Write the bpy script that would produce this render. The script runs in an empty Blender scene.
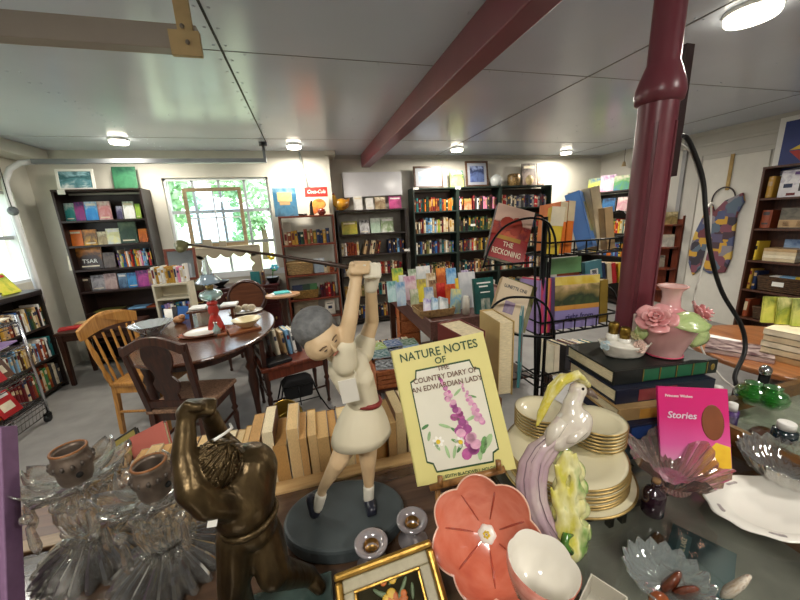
import bpy, math, random
from mathutils import Vector, Matrix, Euler
R=math.radians; PI=math.pi
rnd=random.Random(7)
scene=bpy.context.scene; COL=scene.collection
# ---------------------------------------------------------------- camera
F=335.;PITCH=R(-13.6);YAW=R(14.8);ROLL=R(2.8);EYE=Vector((0,0,1.6))
cf=Vector((math.sin(YAW)*math.cos(PITCH),math.cos(YAW)*math.cos(PITCH),math.sin(PITCH)))
_r=Vector((math.cos(YAW),-math.sin(YAW),0)); _u=_r.cross(cf)
cr=_r*math.cos(ROLL)-_u*math.sin(ROLL); cu=_u*math.cos(ROLL)+_r*math.sin(ROLL)
def ray(x,y): return cf+cr*((x-400)/F)-cu*((y-300)/F)
def atz(x,y,z): d=ray(x,y); return EYE+d*((z-1.6)/d.z)
def aty(x,y,Y): d=ray(x,y); return EYE+d*(Y/d.y)
def atx(x,y,X): d=ray(x,y); return EYE+d*(X/d.x)
def atd(x,y,D): return EYE+ray(x,y)*D
cam=bpy.data.cameras.new('camera'); cam.sensor_width=36; cam.lens=36*F/800; cam.clip_start=.02
co=bpy.data.objects.new('camera',cam); COL.objects.link(co); scene.camera=co
co.matrix_world=Matrix(((cr.x,cu.x,-cf.x,0),(cr.y,cu.y,-cf.y,0),(cr.z,cu.z,-cf.z,1.6),(0,0,0,1)))
# ---------------------------------------------------------------- materials
def lin(h):
    if not isinstance(h,str): return tuple(h)[:3]
    h=h.lstrip('#'); c=[int(h[i:i+2],16)/255 for i in (0,2,4)]
    return tuple(x/12.92 if x<=.04045 else ((x+.055)/1.055)**2.4 for x in c)
_mc={}
def nodes(name):
    m=bpy.data.materials.new(name); m.use_nodes=True
    nt=m.node_tree; return m,nt,nt.nodes['Principled BSDF']
def mat(name,hexc,rough=.5,metal=0.,var=.12,scale=12.,bump=0.,coat=0.,spec=.5,trans=0.,ior=1.45,stretch=None,emit=0.,sss=0.):
    if name in _mc: return _mc[name]
    m,nt,b=nodes(name); c=lin(hexc)
    b.inputs['Roughness'].default_value=rough; b.inputs['Metallic'].default_value=metal
    b.inputs['Specular IOR Level'].default_value=spec; b.inputs['IOR'].default_value=ior
    if coat: b.inputs['Coat Weight'].default_value=coat; b.inputs['Coat Roughness'].default_value=.08
    if trans: b.inputs['Transmission Weight'].default_value=trans
    if sss: b.inputs['Subsurface Weight'].default_value=sss; b.inputs['Subsurface Radius'].default_value=(.01,.006,.004)
    if emit: b.inputs['Emission Color'].default_value=(*c,1); b.inputs['Emission Strength'].default_value=emit
    if var or bump:
        tc=nt.nodes.new('ShaderNodeTexCoord'); mp=nt.nodes.new('ShaderNodeMapping'); n=nt.nodes.new('ShaderNodeTexNoise')
        nt.links.new(tc.outputs['Object'],mp.inputs[0]); nt.links.new(mp.outputs[0],n.inputs[0])
        if stretch: mp.inputs['Scale'].default_value=stretch
        n.inputs['Scale'].default_value=scale; n.inputs['Detail'].default_value=4
        r=nt.nodes.new('ShaderNodeValToRGB'); r.color_ramp.elements[0].position=.3; r.color_ramp.elements[1].position=.7
        r.color_ramp.elements[0].color=(*[x*(1-var) for x in c],1); r.color_ramp.elements[1].color=(*[min(1,x*(1+var)) for x in c],1)
        nt.links.new(n.outputs[0],r.inputs[0]); nt.links.new(r.outputs[0],b.inputs['Base Color'])
        if bump:
            bp=nt.nodes.new('ShaderNodeBump'); bp.inputs['Strength'].default_value=bump; bp.inputs['Distance'].default_value=.01
            nt.links.new(n.outputs[0],bp.inputs['Height']); nt.links.new(bp.outputs[0],b.inputs['Normal'])
    else: b.inputs['Base Color'].default_value=(*c,1)
    _mc[name]=m; return m
def wood(name,hexc,hex2,rough=.4,axis=0,scale=6.,coat=0.):
    if name in _mc: return _mc[name]
    m,nt,b=nodes(name); b.inputs['Roughness'].default_value=rough
    if coat: b.inputs['Coat Weight'].default_value=coat; b.inputs['Coat Roughness'].default_value=.12
    tc=nt.nodes.new('ShaderNodeTexCoord'); mp=nt.nodes.new('ShaderNodeMapping'); n=nt.nodes.new('ShaderNodeTexNoise')
    s=[9,9,9]; s[axis]=.9; mp.inputs['Scale'].default_value=s
    n.inputs['Scale'].default_value=scale; n.inputs['Detail'].default_value=6; n.inputs['Distortion'].default_value=.6
    r=nt.nodes.new('ShaderNodeValToRGB'); r.color_ramp.elements[0].position=.32; r.color_ramp.elements[1].position=.68
    r.color_ramp.elements[0].color=(*lin(hexc),1); r.color_ramp.elements[1].color=(*lin(hex2),1)
    nt.links.new(tc.outputs['Object'],mp.inputs[0]); nt.links.new(mp.outputs[0],n.inputs[0])
    nt.links.new(n.outputs[0],r.inputs[0]); nt.links.new(r.outputs[0],b.inputs['Base Color'])
    _mc[name]=m; return m
def glass(name,hexc='#ffffff',clear=.42,milk=.16,ior=1.48,rough=.0):
    """cut or pressed glass: part refracting, part clear, a little milky from its many small facets"""
    if name in _mc: return _mc[name]
    m=bpy.data.materials.new(name); m.use_nodes=True; nt=m.node_tree; nt.nodes.clear()
    N=lambda t_:nt.nodes.new(t_); K=nt.links.new; c=(*lin(hexc),1)
    o=N('ShaderNodeOutputMaterial'); g=N('ShaderNodeBsdfGlass'); g.inputs['Color'].default_value=c; g.inputs['Roughness'].default_value=rough; g.inputs['IOR'].default_value=ior
    t=N('ShaderNodeBsdfTransparent'); t.inputs[0].default_value=c; d=N('ShaderNodeBsdfDiffuse'); d.inputs[0].default_value=c; gl=N('ShaderNodeBsdfGlossy'); gl.inputs[0].default_value=(1,1,1,1); gl.inputs['Roughness'].default_value=.06
    tc=N('ShaderNodeTexCoord'); n=N('ShaderNodeTexNoise'); n.inputs['Scale'].default_value=45; bp=N('ShaderNodeBump'); bp.inputs['Strength'].default_value=.12
    K(tc.outputs['Object'],n.inputs[0]); K(n.outputs[0],bp.inputs['Height'])
    for b in (g,gl): K(bp.outputs[0],b.inputs['Normal'])
    a=N('ShaderNodeMixShader'); a.inputs[0].default_value=clear; K(g.outputs[0],a.inputs[1]); K(t.outputs[0],a.inputs[2])
    b=N('ShaderNodeMixShader'); b.inputs[0].default_value=milk; K(a.outputs[0],b.inputs[1]); K(d.outputs[0],b.inputs[2])
    lw=N('ShaderNodeLayerWeight'); lw.inputs[0].default_value=.35; e=N('ShaderNodeMixShader'); K(lw.outputs['Facing'],e.inputs[0]); K(b.outputs[0],e.inputs[1]); K(gl.outputs[0],e.inputs[2])
    K(e.outputs[0],o.inputs[0]); _mc[name]=m; return m
def pane(name,hexc='#ffffff',refl=.5):
    """thin sheet glass: lets light straight through, mirrors at grazing angles"""
    if name in _mc: return _mc[name]
    m=bpy.data.materials.new(name); m.use_nodes=True; nt=m.node_tree; nt.nodes.clear()
    o=nt.nodes.new('ShaderNodeOutputMaterial'); t=nt.nodes.new('ShaderNodeBsdfTransparent'); g=nt.nodes.new('ShaderNodeBsdfGlossy')
    fr=nt.nodes.new('ShaderNodeFresnel'); mx=nt.nodes.new('ShaderNodeMixShader'); mu=nt.nodes.new('ShaderNodeMath'); mu.operation='MULTIPLY'
    fr.inputs['IOR'].default_value=1.5; mu.inputs[1].default_value=refl*2
    tc=nt.nodes.new('ShaderNodeTexCoord'); n=nt.nodes.new('ShaderNodeTexNoise'); n.inputs['Scale'].default_value=3
    nt.links.new(tc.outputs['Object'],n.inputs[0])
    mr=nt.nodes.new('ShaderNodeMapRange'); mr.inputs[3].default_value=.01; mr.inputs[4].default_value=.06
    nt.links.new(n.outputs[0],mr.inputs[0]); nt.links.new(mr.outputs[0],g.inputs['Roughness'])
    t.inputs['Color'].default_value=(*lin(hexc),1); nt.links.new(fr.outputs[0],mu.inputs[0]); ge=nt.nodes.new('ShaderNodeNewGeometry'); iv=nt.nodes.new('ShaderNodeMath'); iv.operation='SUBTRACT'; iv.inputs[0].default_value=1; nt.links.new(ge.outputs['Backfacing'],iv.inputs[1])
    m9=nt.nodes.new('ShaderNodeMath'); m9.operation='MULTIPLY'; nt.links.new(mu.outputs[0],m9.inputs[0]); nt.links.new(iv.outputs[0],m9.inputs[1]); nt.links.new(m9.outputs[0],mx.inputs[0])
    nt.links.new(t.outputs[0],mx.inputs[1]); nt.links.new(g.outputs[0],mx.inputs[2]); nt.links.new(mx.outputs[0],o.inputs[0])
    _mc[name]=m; return m
def ramp_mat(name,cols,scale=3.,grad=.6,axis=2,rough=.4,metal=0.,distort=0.,coat=0.,const=False,noise=.55,bump=0.,trans=0.):
    """blotchy printed picture or glaze: gradient along an axis stirred by noise, through a colour ramp"""
    if name in _mc: return _mc[name]
    m,nt,b=nodes(name); b.inputs['Roughness'].default_value=rough; b.inputs['Metallic'].default_value=metal
    if coat: b.inputs['Coat Weight'].default_value=coat; b.inputs['Coat Roughness'].default_value=.08
    if trans: b.inputs['Transmission Weight'].default_value=trans
    tc=nt.nodes.new('ShaderNodeTexCoord'); n=nt.nodes.new('ShaderNodeTexNoise'); n.inputs['Scale'].default_value=scale
    n.inputs['Detail'].default_value=3; n.inputs['Distortion'].default_value=distort
    sx=nt.nodes.new('ShaderNodeSeparateXYZ'); nt.links.new(tc.outputs['Generated'],sx.inputs[0]); nt.links.new(tc.outputs['Generated'],n.inputs[0])
    m1=nt.nodes.new('ShaderNodeMath'); m1.operation='MULTIPLY'; m1.inputs[1].default_value=grad; nt.links.new(sx.outputs[axis],m1.inputs[0])
    m2=nt.nodes.new('ShaderNodeMath'); m2.operation='MULTIPLY_ADD'; m2.inputs[1].default_value=2*noise; nt.links.new(n.outputs[0],m2.inputs[0]); nt.links.new(m1.outputs[0],m2.inputs[2])
    m3=nt.nodes.new('ShaderNodeMath'); m3.operation='SUBTRACT'; m3.inputs[1].default_value=.5*(2*noise+grad)-.5; nt.links.new(m2.outputs[0],m3.inputs[0])
    r=nt.nodes.new('ShaderNodeValToRGB'); cr_=r.color_ramp
    if const: cr_.interpolation='CONSTANT'
    while len(cr_.elements)<len(cols): cr_.elements.new(.5)
    for i,c in enumerate(cols):
        cr_.elements[i].position=(i/max(1,len(cols)-(0 if const else 1))); cr_.elements[i].color=(*lin(c),1)
    nt.links.new(m3.outputs[0],r.inputs[0]); nt.links.new(r.outputs[0],b.inputs['Base Color'])
    if bump:
        bp=nt.nodes.new('ShaderNodeBump'); bp.inputs['Strength'].default_value=bump; bp.inputs['Distance'].default_value=.01
        nt.links.new(n.outputs[0],bp.inputs['Height']); nt.links.new(bp.outputs[0],b.inputs['Normal'])
    _mc[name]=m; return m
def vor_mat(name,cols,scale=6,rough=.8,bump=.2):
    """patchwork of small cloth pieces"""
    if name in _mc: return _mc[name]
    m,nt,b=nodes(name); b.inputs['Roughness'].default_value=rough
    tc=nt.nodes.new('ShaderNodeTexCoord'); v=nt.nodes.new('ShaderNodeTexVoronoi'); v.inputs['Scale'].default_value=scale; v.distance='CHEBYCHEV'
    sp=nt.nodes.new('ShaderNodeSeparateColor'); r=nt.nodes.new('ShaderNodeValToRGB'); r.color_ramp.interpolation='CONSTANT'
    while len(r.color_ramp.elements)<len(cols): r.color_ramp.elements.new(.5)
    for i,c in enumerate(cols): r.color_ramp.elements[i].position=i/len(cols); r.color_ramp.elements[i].color=(*lin(c),1)
    nt.links.new(tc.outputs['Object'],v.inputs['Vector']); nt.links.new(v.outputs['Color'],sp.inputs[0]); nt.links.new(sp.outputs[0],r.inputs[0]); nt.links.new(r.outputs[0],b.inputs['Base Color'])
    bp=nt.nodes.new('ShaderNodeBump'); bp.inputs['Strength'].default_value=bump; bp.inputs['Distance'].default_value=.01
    nt.links.new(v.outputs['Distance'],bp.inputs['Height']); nt.links.new(bp.outputs[0],b.inputs['Normal'])
    _mc[name]=m; return m
# ---------------------------------------------------------------- mesh builder
def frame(x,y,z,o):
    return Matrix(((x.x,y.x,z.x,o.x),(x.y,y.y,z.y,o.y),(x.z,y.z,z.z,o.z),(0,0,0,1)))
def TR(loc=(0,0,0),rot=(0,0,0),sc=(1,1,1)):
    return Matrix.LocRotScale(Vector(loc),Euler(rot),Vector(sc))
class MB:
    def __init__(s): s.v=[];s.f=[];s.m=[];s.s=[]
    def add(s,vs,fs,mi=0,sm=False,M=None):
        b=len(s.v)
        for p in vs:
            p=Vector(p); s.v.append(tuple(M@p if M else p))
        for f in fs: s.f.append([i+b for i in f]); s.m.append(mi); s.s.append(sm)
        return s
    def box(s,x0,x1,y0,y1,z0,z1,mi=0,M=None):
        v=[(x,y,z) for z in (z0,z1) for y in (y0,y1) for x in (x0,x1)]
        return s.add(v,[(0,2,3,1),(4,5,7,6),(0,1,5,4),(2,6,7,3),(0,4,6,2),(1,3,7,5)],mi,False,M)
    def cbox(s,c,d,mi=0,rot=(0,0,0),M=None):
        T=TR(c,rot); T=M@T if M else T
        return s.box(-d[0]/2,d[0]/2,-d[1]/2,d[1]/2,-d[2]/2,d[2]/2,mi,T)
    def taper(s,c0,d0,c1,d1,mi=0,M=None):
        v=[(c0[0]+a*d0[0]/2,c0[1]+b*d0[1]/2,c0[2]) for b in(-1,1) for a in(-1,1)]+[(c1[0]+a*d1[0]/2,c1[1]+b*d1[1]/2,c1[2]) for b in(-1,1) for a in(-1,1)]
        return s.add(v,[(0,2,3,1),(4,5,7,6),(0,1,5,4),(2,6,7,3),(0,4,6,2),(1,3,7,5)],mi,False,M)
    def rings(s,rs,mi=0,closed=True,cap=True,sm=True,M=None,loop=False):
        n=len(rs[0]); vs=[p for r in rs for p in r]; fs=[]
        k=len(rs)
        for i in range(k if loop else k-1):
            for j in range(n if closed else n-1):
                a=i*n+j; b=i*n+(j+1)%n; i2=(i+1)%k
                fs.append((a,b,i2*n+(j+1)%n,i2*n+j))
        if cap and not loop: fs.append(tuple(range(n))[::-1]); fs.append(tuple((k-1)*n+j for j in range(n)))
        return s.add(vs,fs,mi,sm,M)
    def tube(s,pts,r,n=8,mi=0,M=None,loop=False,cap=True,flat=1.):
        pts=[Vector(p) for p in pts]; k=len(pts); rs=[]
        t0=None; up=None
        for i,p in enumerate(pts):
            if loop: t=(pts[(i+1)%k]-pts[i-1])
            else: t=pts[min(i+1,k-1)]-pts[max(i-1,0)]
            t=t.normalized() if t.length>1e-9 else Vector((0,0,1))
            if up is None:
                up=Vector((0,0,1)) if abs(t.z)<.9 else Vector((1,0,0))
            a=t.cross(up); 
            if a.length<1e-6: a=t.cross(Vector((.3,.9,.2)))
            a.normalize(); up=a.cross(t).normalized()
            ri=r[i] if isinstance(r,(list,tuple)) else r
            rs.append([p+a*(math.cos(q)*ri)+up*(math.sin(q)*ri*flat) for q in [2*PI*j/n for j in range(n)]])
        return s.rings(rs,mi,True,cap,True,M,loop)
    def lathe(s,prof,n=24,mi=0,M=None,rib=None,cap=False,sm=True):
        rs=[]
        for i,(r,z) in enumerate(prof):
            ring=[]
            for j in range(n):
                q=2*PI*j/n; k=rib(q,i,r,z) if rib else (1,0)
                ring.append((r*k[0]*math.cos(q),r*k[0]*math.sin(q),z+k[1]))
            rs.append(ring)
        return s.rings(rs,mi,True,cap,sm,M)
    def ball(s,c,r,n=14,mi=0,M=None,rot=(0,0,0)):
        if not isinstance(r,(tuple,list)): r=(r,r,r)
        T=TR(c,rot,r); T=M@T if M else T
        m=max(6,n//2); rs=[]
        for i in range(m+1):
            a=-PI/2+PI*i/m; rr=max(1e-4,math.cos(a)); rs.append([(rr*math.cos(2*PI*j/n),rr*math.sin(2*PI*j/n),math.sin(a)) for j in range(n)])
        return s.rings(rs,mi,True,True,True,T)
    def prism(s,poly,y0,y1,mi=0,M=None,sm=False):
        """polygon in x,z pushed along y"""
        n=len(poly); v=[(x,y0,z) for x,z in poly]+[(x,y1,z) for x,z in poly]
        return s.add(v,[tuple(range(n)),tuple(range(n,2*n))[::-1]]+[(i,i+n,(i+1)%n+n,(i+1)%n) for i in range(n)],mi,sm,M)
    def slab(s,poly,z0,z1,mi=0,M=None):
        """polygon in x,y pushed along z"""
        n=len(poly); v=[(x,y,z0) for x,y in poly]+[(x,y,z1) for x,y in poly]
        return s.add(v,[tuple(range(n))[::-1],tuple(range(n,2*n))]+[(i,(i+1)%n,(i+1)%n+n,i+n) for i in range(n)],mi,False,M)
    def capsule(s,p,q,r0,r1,n=12,mi=0):
        p=Vector(p);q=Vector(q); d=(q-p)
        L=d.length; t=d/L if L>1e-9 else Vector((0,0,1))
        pts=[];rr=[]
        for k in range(1,5): a=PI/2*k/5; pts.append(p-t*r0*math.cos(a)); rr.append(r0*math.sin(a))
        pts+=[p,q]; rr+=[r0,r1]
        for k in range(4,0,-1): a=PI/2*k/5; pts.append(q+t*r1*math.cos(a)); rr.append(r1*math.sin(a))
        return s.tube(pts,rr,n,mi)
    def mesh(s,name,mats):
        me=bpy.data.meshes.new(name); me.from_pydata(s.v,[],s.f)
        for m in (mats if isinstance(mats,(list,tuple)) else [mats]): me.materials.append(m)
        me.polygons.foreach_set('material_index',s.m); me.polygons.foreach_set('use_smooth',s.s); me.update()
        return me
    def build(s,name,mats,parent=None,loc=(0,0,0),rot=(0,0,0),bevel=0,sub=0,fix=True):
        me=s.mesh(name,mats)
        if fix:
            import bmesh
            bm=bmesh.new(); bm.from_mesh(me); bmesh.ops.recalc_face_normals(bm,faces=bm.faces); bm.to_mesh(me); bm.free()
        o=bpy.data.objects.new(name,me); COL.objects.link(o); o.location=loc; o.rotation_euler=rot
        if parent: o.parent=parent
        if bevel:
            b=o.modifiers.new('bevel','BEVEL'); b.width=bevel; b.segments=2; b.limit_method='ANGLE'; b.angle_limit=R(40)
        if sub: b=o.modifiers.new('sub','SUBSURF'); b.levels=b.render_levels=sub
        return o
    def organic(s,name,mats,parent=None,loc=(0,0,0),rot=(0,0,0),voxel=.003,smooth=4):
        """fuse the overlapping pieces into one continuous skin"""
        o=s.build(name,mats,None)
        m=o.modifiers.new('r','REMESH'); m.mode='VOXEL'; m.voxel_size=voxel; m.use_smooth_shade=True
        if smooth: k=o.modifiers.new('s','SMOOTH'); k.iterations=smooth; k.factor=.5
        bpy.context.view_layer.update()
        me=bpy.data.meshes.new_from_object(o.evaluated_get(bpy.context.evaluated_depsgraph_get()))
        o.modifiers.clear(); old=o.data; o.data=me; bpy.data.meshes.remove(old); me.name=name
        me.polygons.foreach_set('use_smooth',[True]*len(me.polygons))
        if not me.materials:
            for q in (mats if isinstance(mats,(list,tuple)) else [mats]): me.materials.append(q)
        o.location=loc; o.rotation_euler=rot
        if parent: o.parent=parent
        return o
import re
def short(s):
    s=re.sub(r' on the (\w+) shelf of the ',r' on \1 shelf, ',s)
    if len(s.split())>16: s=re.sub(r'(,?) on the ',r'\1 on ',s)
    if len(s.split())>16: s=s.replace('in the middle of','mid')
    if len(s.split())>16: s=s.replace(', the only',', only').replace(' of the three tall black bookcases',' black bookcase')
    if len(s.split())>16: s=s.replace(' the ',' ')
    if len(s.split())>16: print('LONG',len(s.split()),s)
    return s
def tag(o,label=None,cat=None,group=None,kind=None):
    if label: o['label']=short(label)
    if cat: o['category']=cat
    if group: o['group']=group
    if kind: o['kind']=kind
    return o
def T(name,label,cat,loc=(0,0,0),rz=0,group=None,M=None):
    o=bpy.data.objects.new(name,None); COL.objects.link(o); o.empty_display_size=.05
    if M is not None: o.matrix_world=M
    else: o.location=loc; o.rotation_euler=(0,0,rz)
    return tag(o,label,cat,group)
def struct(o): o['kind']='structure'; return o
def dup(root,loc=None,rz=None,label=None):
    c=root.copy(); COL.objects.link(c)
    if loc is not None: c.location=loc
    if rz is not None: c.rotation_euler=(0,0,rz)
    if label: c['label']=label
    for ch in [o for o in COL.objects if o.parent==root]:
        k=ch.copy(); COL.objects.link(k); k.parent=c
        for g in [o for o in COL.objects if o.parent==ch]:
            d=g.copy(); COL.objects.link(d); d.parent=k
    return c
def letters(body,size,m,parent,loc=(0,0,0),rot=(0,0,0),name='lettering',ext=.0004,align='CENTER',sx=1.,space=1.,shear=0.):
    cu_=bpy.data.curves.new(name,'FONT'); cu_.body=body; cu_.size=size; cu_.extrude=ext; cu_.align_x=align; cu_.align_y='CENTER'
    cu_.space_character=space; cu_.space_line=1.15; cu_.shear=shear; cu_.resolution_u=3; cu_.offset=size*.012
    t=bpy.data.objects.new(name,cu_); COL.objects.link(t); bpy.context.view_layer.update()
    me=bpy.data.meshes.new_from_object(t.evaluated_get(bpy.context.evaluated_depsgraph_get())); bpy.data.objects.remove(t)
    me.name=name; me.materials.clear(); me.materials.append(m)
    o=bpy.data.objects.new(name,me); COL.objects.link(o); o.parent=parent; o.location=loc; o.rotation_euler=rot; o.scale=(sx,1,1)
    return o
ORD='first second third fourth fifth sixth seventh eighth ninth tenth eleventh twelfth thirteenth fourteenth fifteenth sixteenth seventeenth eighteenth nineteenth twentieth'.split()
ORD+=['twenty-'+w for w in ORD[:9]]+['thirtieth']
# ---------------------------------------------------------------- shared materials
M_={}
blackw=wood('black_stained_wood','#17120f','#2a2019',.45,2)
dkwood=wood('dark_brown_wood','#2a1710','#45271a',.38,2)
redwood=wood('reddish_wood','#5a2415','#7d3a22',.4,2)
mahog=wood('mahogany','#2e0d0e','#4c181a',.3,0,coat=.3)
tablewood=wood('walnut_table_wood','#3a2117','#5f3a28',.22,0,4,coat=.5)
chairwood=wood('dark_chair_wood','#2a130c','#4a2517',.33,2,coat=.3)
oak=wood('golden_oak','#a06a2c','#c9934c',.35,2,coat=.3)
blond=wood('blond_wood','#b08a58','#cfae7c',.45,0)
counterwood=wood('counter_wood','#5c3a22','#7d5331',.4,0)
chrome=mat('chrome_wire','#c9c9cc',.22,1,0)
blackmetal=mat('black_metal_wire','#0b0b0c',.42,.6,0)
white=mat('white_paint','#e6e4dd',.6,0,.03)
paper=mat('page_paper','#d8c9a4',.8,0,.16,90,stretch=(1,1,8))
paperw=mat('white_page_paper','#e4dfd0',.8,0,.08,90)
cream=mat('cream_card','#e9e0c6',.6,0,.05)
# ================================================================ the room
H=2.55; XL,XR,YB,YR=-2.98,5.36,5.02,5.34; XJ=.41; YF=-1.6
wallm=mat('wall_white_block','#cfccc0',.62,0,.05,5,bump=.1)
wallw=mat('wall_white_panel','#bbb8b0',.5,0,.04,3)
ceilm=mat('ceiling_gloss_grey','#d6dfee',.21,0,.04,1.5,bump=.015,spec=.65)
floorm=mat('concrete_floor','#8c8a87',.34,0,.14,6,bump=.06)
def wallbox(name,*b,m=wallm): return struct(MB().box(*b).build(name,m))
# concrete floor and ceiling
wallbox('floor',XL-.2,XR+.2,YF-.2,YR+.2,-.1,0,m=floorm)
mb=MB().box(XL-.2,XR+.2,YF-.2,YR+.2,H,H+.1)
for x in (-1.56,-.34,.9,2.12,3.34,4.56):
    for k in range(int((YR-.2-YF)/.17)):
        y=YF+.1+k*.17
        for dx in ((-.03,.03) if x<3 else (.03,)): mb.ball((x+dx,y,H),(.008,.008,.004),6)
for y in (1.1,2.3,3.5,4.6):
    for k in range(32): mb.ball((XL+.15+k*.26,y+.03,H),(.007,.007,.004),6)
struct(mb.build('ceiling',ceilm))
seamm=mat('dark_seam','#15161a',.6,0,0)
for i,x in enumerate((-.34,2.12,4.56)): struct(MB().box(x-.006,x+.006,YF,(4.5 if i==0 else YR),H-.003,H+.02).build('trim_%d'%(i+1),seamm if i==0 else mat('grey_seam','#7d8084',.5,0,0)))
for i,y in enumerate((2.3,4.35)): struct(MB().box(XL,XR,y-.003,y+.003,H-.002,H+.02).build('trim_%d'%(i+4),mat('grey_seam','#7d8084',.5,0,0)))
# walls: back wall left of the jog has the window, right of it stands further back
wx0,wx1,wz0,wz1=-1.66,-.42,.98,2.23
mb=MB().box(XL-.2,wx0,YB,YB+.2,0,H).box(wx1,XJ,YB,YR+.2,0,H).box(wx0,wx1,YB,YB+.2,0,wz0).box(wx0,wx1,YB,YB+.2,wz1,H)
struct(mb.build('wall_back_left',wallm))
wallbox('wall_back',XJ,XR+.2,YR,YR+.2,0,H)
wallbox('wall_right',XR,XR+.2,YF-.2,YR,0,H,m=wallw)
ly0,ly1,lz0,lz1=2.5,4.72,1.12,2.08
mb=MB().box(XL-.2,XL,YF-.2,ly0,0,H).box(XL-.2,XL,ly1,YB,0,H).box(XL-.2,XL,ly0,ly1,0,lz0).box(XL-.2,XL,ly0,ly1,lz1,H)
struct(mb.build('wall_left',wallm))
wallbox('wall_front',XL-.2,XR+.2,YF-.2,YF,0,H,m=wallw)
struct(MB().box(XL,XL+.24,YF,YB,H-.13,H).build('trim_6',wallm,bevel=.01))
struct(MB().box(.36,.5,YB-.04,YR,H-.06,H).build('trim_7',wallm))
struct(MB().box(XJ,XR,YR-.02,YR,H-.05,H).build('trim_8',wallw))
# right wall trims: header bands, door casing lines
struct(MB().box(XR-.02,XR,1.5,YR,H-.05,H).build('trim_9',wallw,bevel=.005))
struct(MB().box(XR-.025,XR,1.5,4.0,2.36,2.40).build('trim_10',wallw,bevel=.005))
struct(MB().box(XR-.02,XR,2.86,3.64,2.18,2.24).build('trim_11',wallw,bevel=.005))
struct(MB().box(XR-.035,XR,3.62,3.72,0,2.24).build('trim_12',wallw,bevel=.006))
struct(MB().box(XR-.02,XR,3.84,3.9,0,H).build('trim_13',mat('grey_trim','#8f8f90',.5,0,.05),bevel=.006))
d=struct(MB().box(XR-.02,XR,2.9,3.62,0,2.18).build('door_1',mat('door_white','#d6d3c9',.5,0,.03),bevel=.004))
# windows
whitefr=mat('window_white','#dfe3e6',.4,0,.02)
def window(name,x0,x1,z0,z1,M,nv,nh):
    w=struct(MB().box(x0-.05,x0+.03,-.02,.06,z0-.05,z1+.05,0,M).box(x1-.03,x1+.05,-.02,.06,z0-.05,z1+.05,0,M).box(x0,x1,-.02,.06,z1-.03,z1+.05,0,M).box(x0-.07,x1+.07,-.06,.06,z0-.05,z0+.03,0,M).build(name,whitefr))
    mb=MB()
    for i in range(1,nv): x=x0+(x1-x0)*i/nv; mb.box(x-.014,x+.014,.01,.05,z0,z1,0,M)
    for i in range(1,nh): z=z0+(z1-z0)*i/nh; mb.box(x0,x1,.008,.052,z-.02,z+.02,0,M)
    mb.build('muntin',mat('window_bar','#aeb4b8',.4,0,.02),w)
    MB().box(x0,x1,.028,.032,z0,z1,0,M).build('pane',pane('window_pane'),w)
window('window_1',wx0,wx1,wz0,wz1,TR((0,YB+.05,0)),4,3)
window('window_2',ly0,ly1,lz0,lz1,TR((XL-.08,0,0),(0,0,PI/2)),3,2)
# outdoors seen through the panes
struct(MB().box(-40,40,-20,60,-.4,-.3).build('lawn',mat('sunny_lawn','#dfe8bd',.9,0,.2,.5)))
leafm=ramp_mat('tree_leaves',['#7fae86','#a9cfa6','#d3e8c8'],30,.4,2,.8,bump=.4)
for i,(x,y,s,lb) in enumerate(((-5.9,14,1.9,'leafy green tree outside, at the left side of the back window'),(-2.4,21,2.2,'tall leafy tree outside, in the middle of the back window'),(.9,15,1.9,'rounded blue green tree outside, at the right side of the back window'),(-11,8,2.2,'leafy tree outside past the left wall window'))):
    t=T('garden_tree',lb,'tree',(x,y,-.3))
    MB().tube([(0,0,0),(.1,0,1.2),(0,.1,2.4)],[.2,.16,.1],8).build('trunk',mat('bark','#6a5a48',.9),t)
    mb=MB(); r2=random.Random(i); cl=[((r2.uniform(-1,1)*s*.8,r2.uniform(-1,1)*s*.5,1.4+r2.random()*s*1.5),r2.uniform(.5,.95)) for k in range(16)]
    for k in range(2600):
        c,r=cl[k%16]; d=Vector((r2.gauss(0,1),r2.gauss(0,1),r2.gauss(0,1))).normalized()*r*r2.random()**.4; q=r2.uniform(.09,.2)
        mb.add([(-q,-q*.5,0),(q*.2,-q*.6,0),(q,q*.3,.1*q),(-q*.2,q*.6,0)],[(0,1,2,3)],0,False,TR(Vector(c)+d,(r2.uniform(-1.5,1.5),r2.uniform(-1,1),r2.uniform(0,6))))
    mb.build('crown',leafm,t)
# ceiling beam and round column under it
maroon=mat('maroon_paint','#82474f',.36,0,.1,5,bump=.05)
maroon2=mat('maroon_pole_paint','#683039',.3,0,.1,5,bump=.04)
struct(MB().box(.9,1.03,YF,5.28,2.37,H).build('trim_14',maroon,bevel=.008))
t=T('support_column','round maroon painted iron column under the ceiling beam','column',(.968,.79,0))
MB().lathe([(.047,0),(.047,1.89)],32).build('lower_shaft',maroon2,t)
MB().lathe([(.047,1.87),(.056,1.875),(.059,1.895),(.056,1.915),(.05,1.935),(.041,1.96),(.037,1.97),(.036,2.37)],32).build('collar',maroon2,t)
mb=MB()
for q in (-2.6,-2.25,-1.3): mb.box(-.004,.004,-.0045,.004,.2,1.82,0,TR((.0465*math.cos(q),.0465*math.sin(q),0),(0,0,q)))
mb.build('seam_ridge',maroon2,t)
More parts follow.
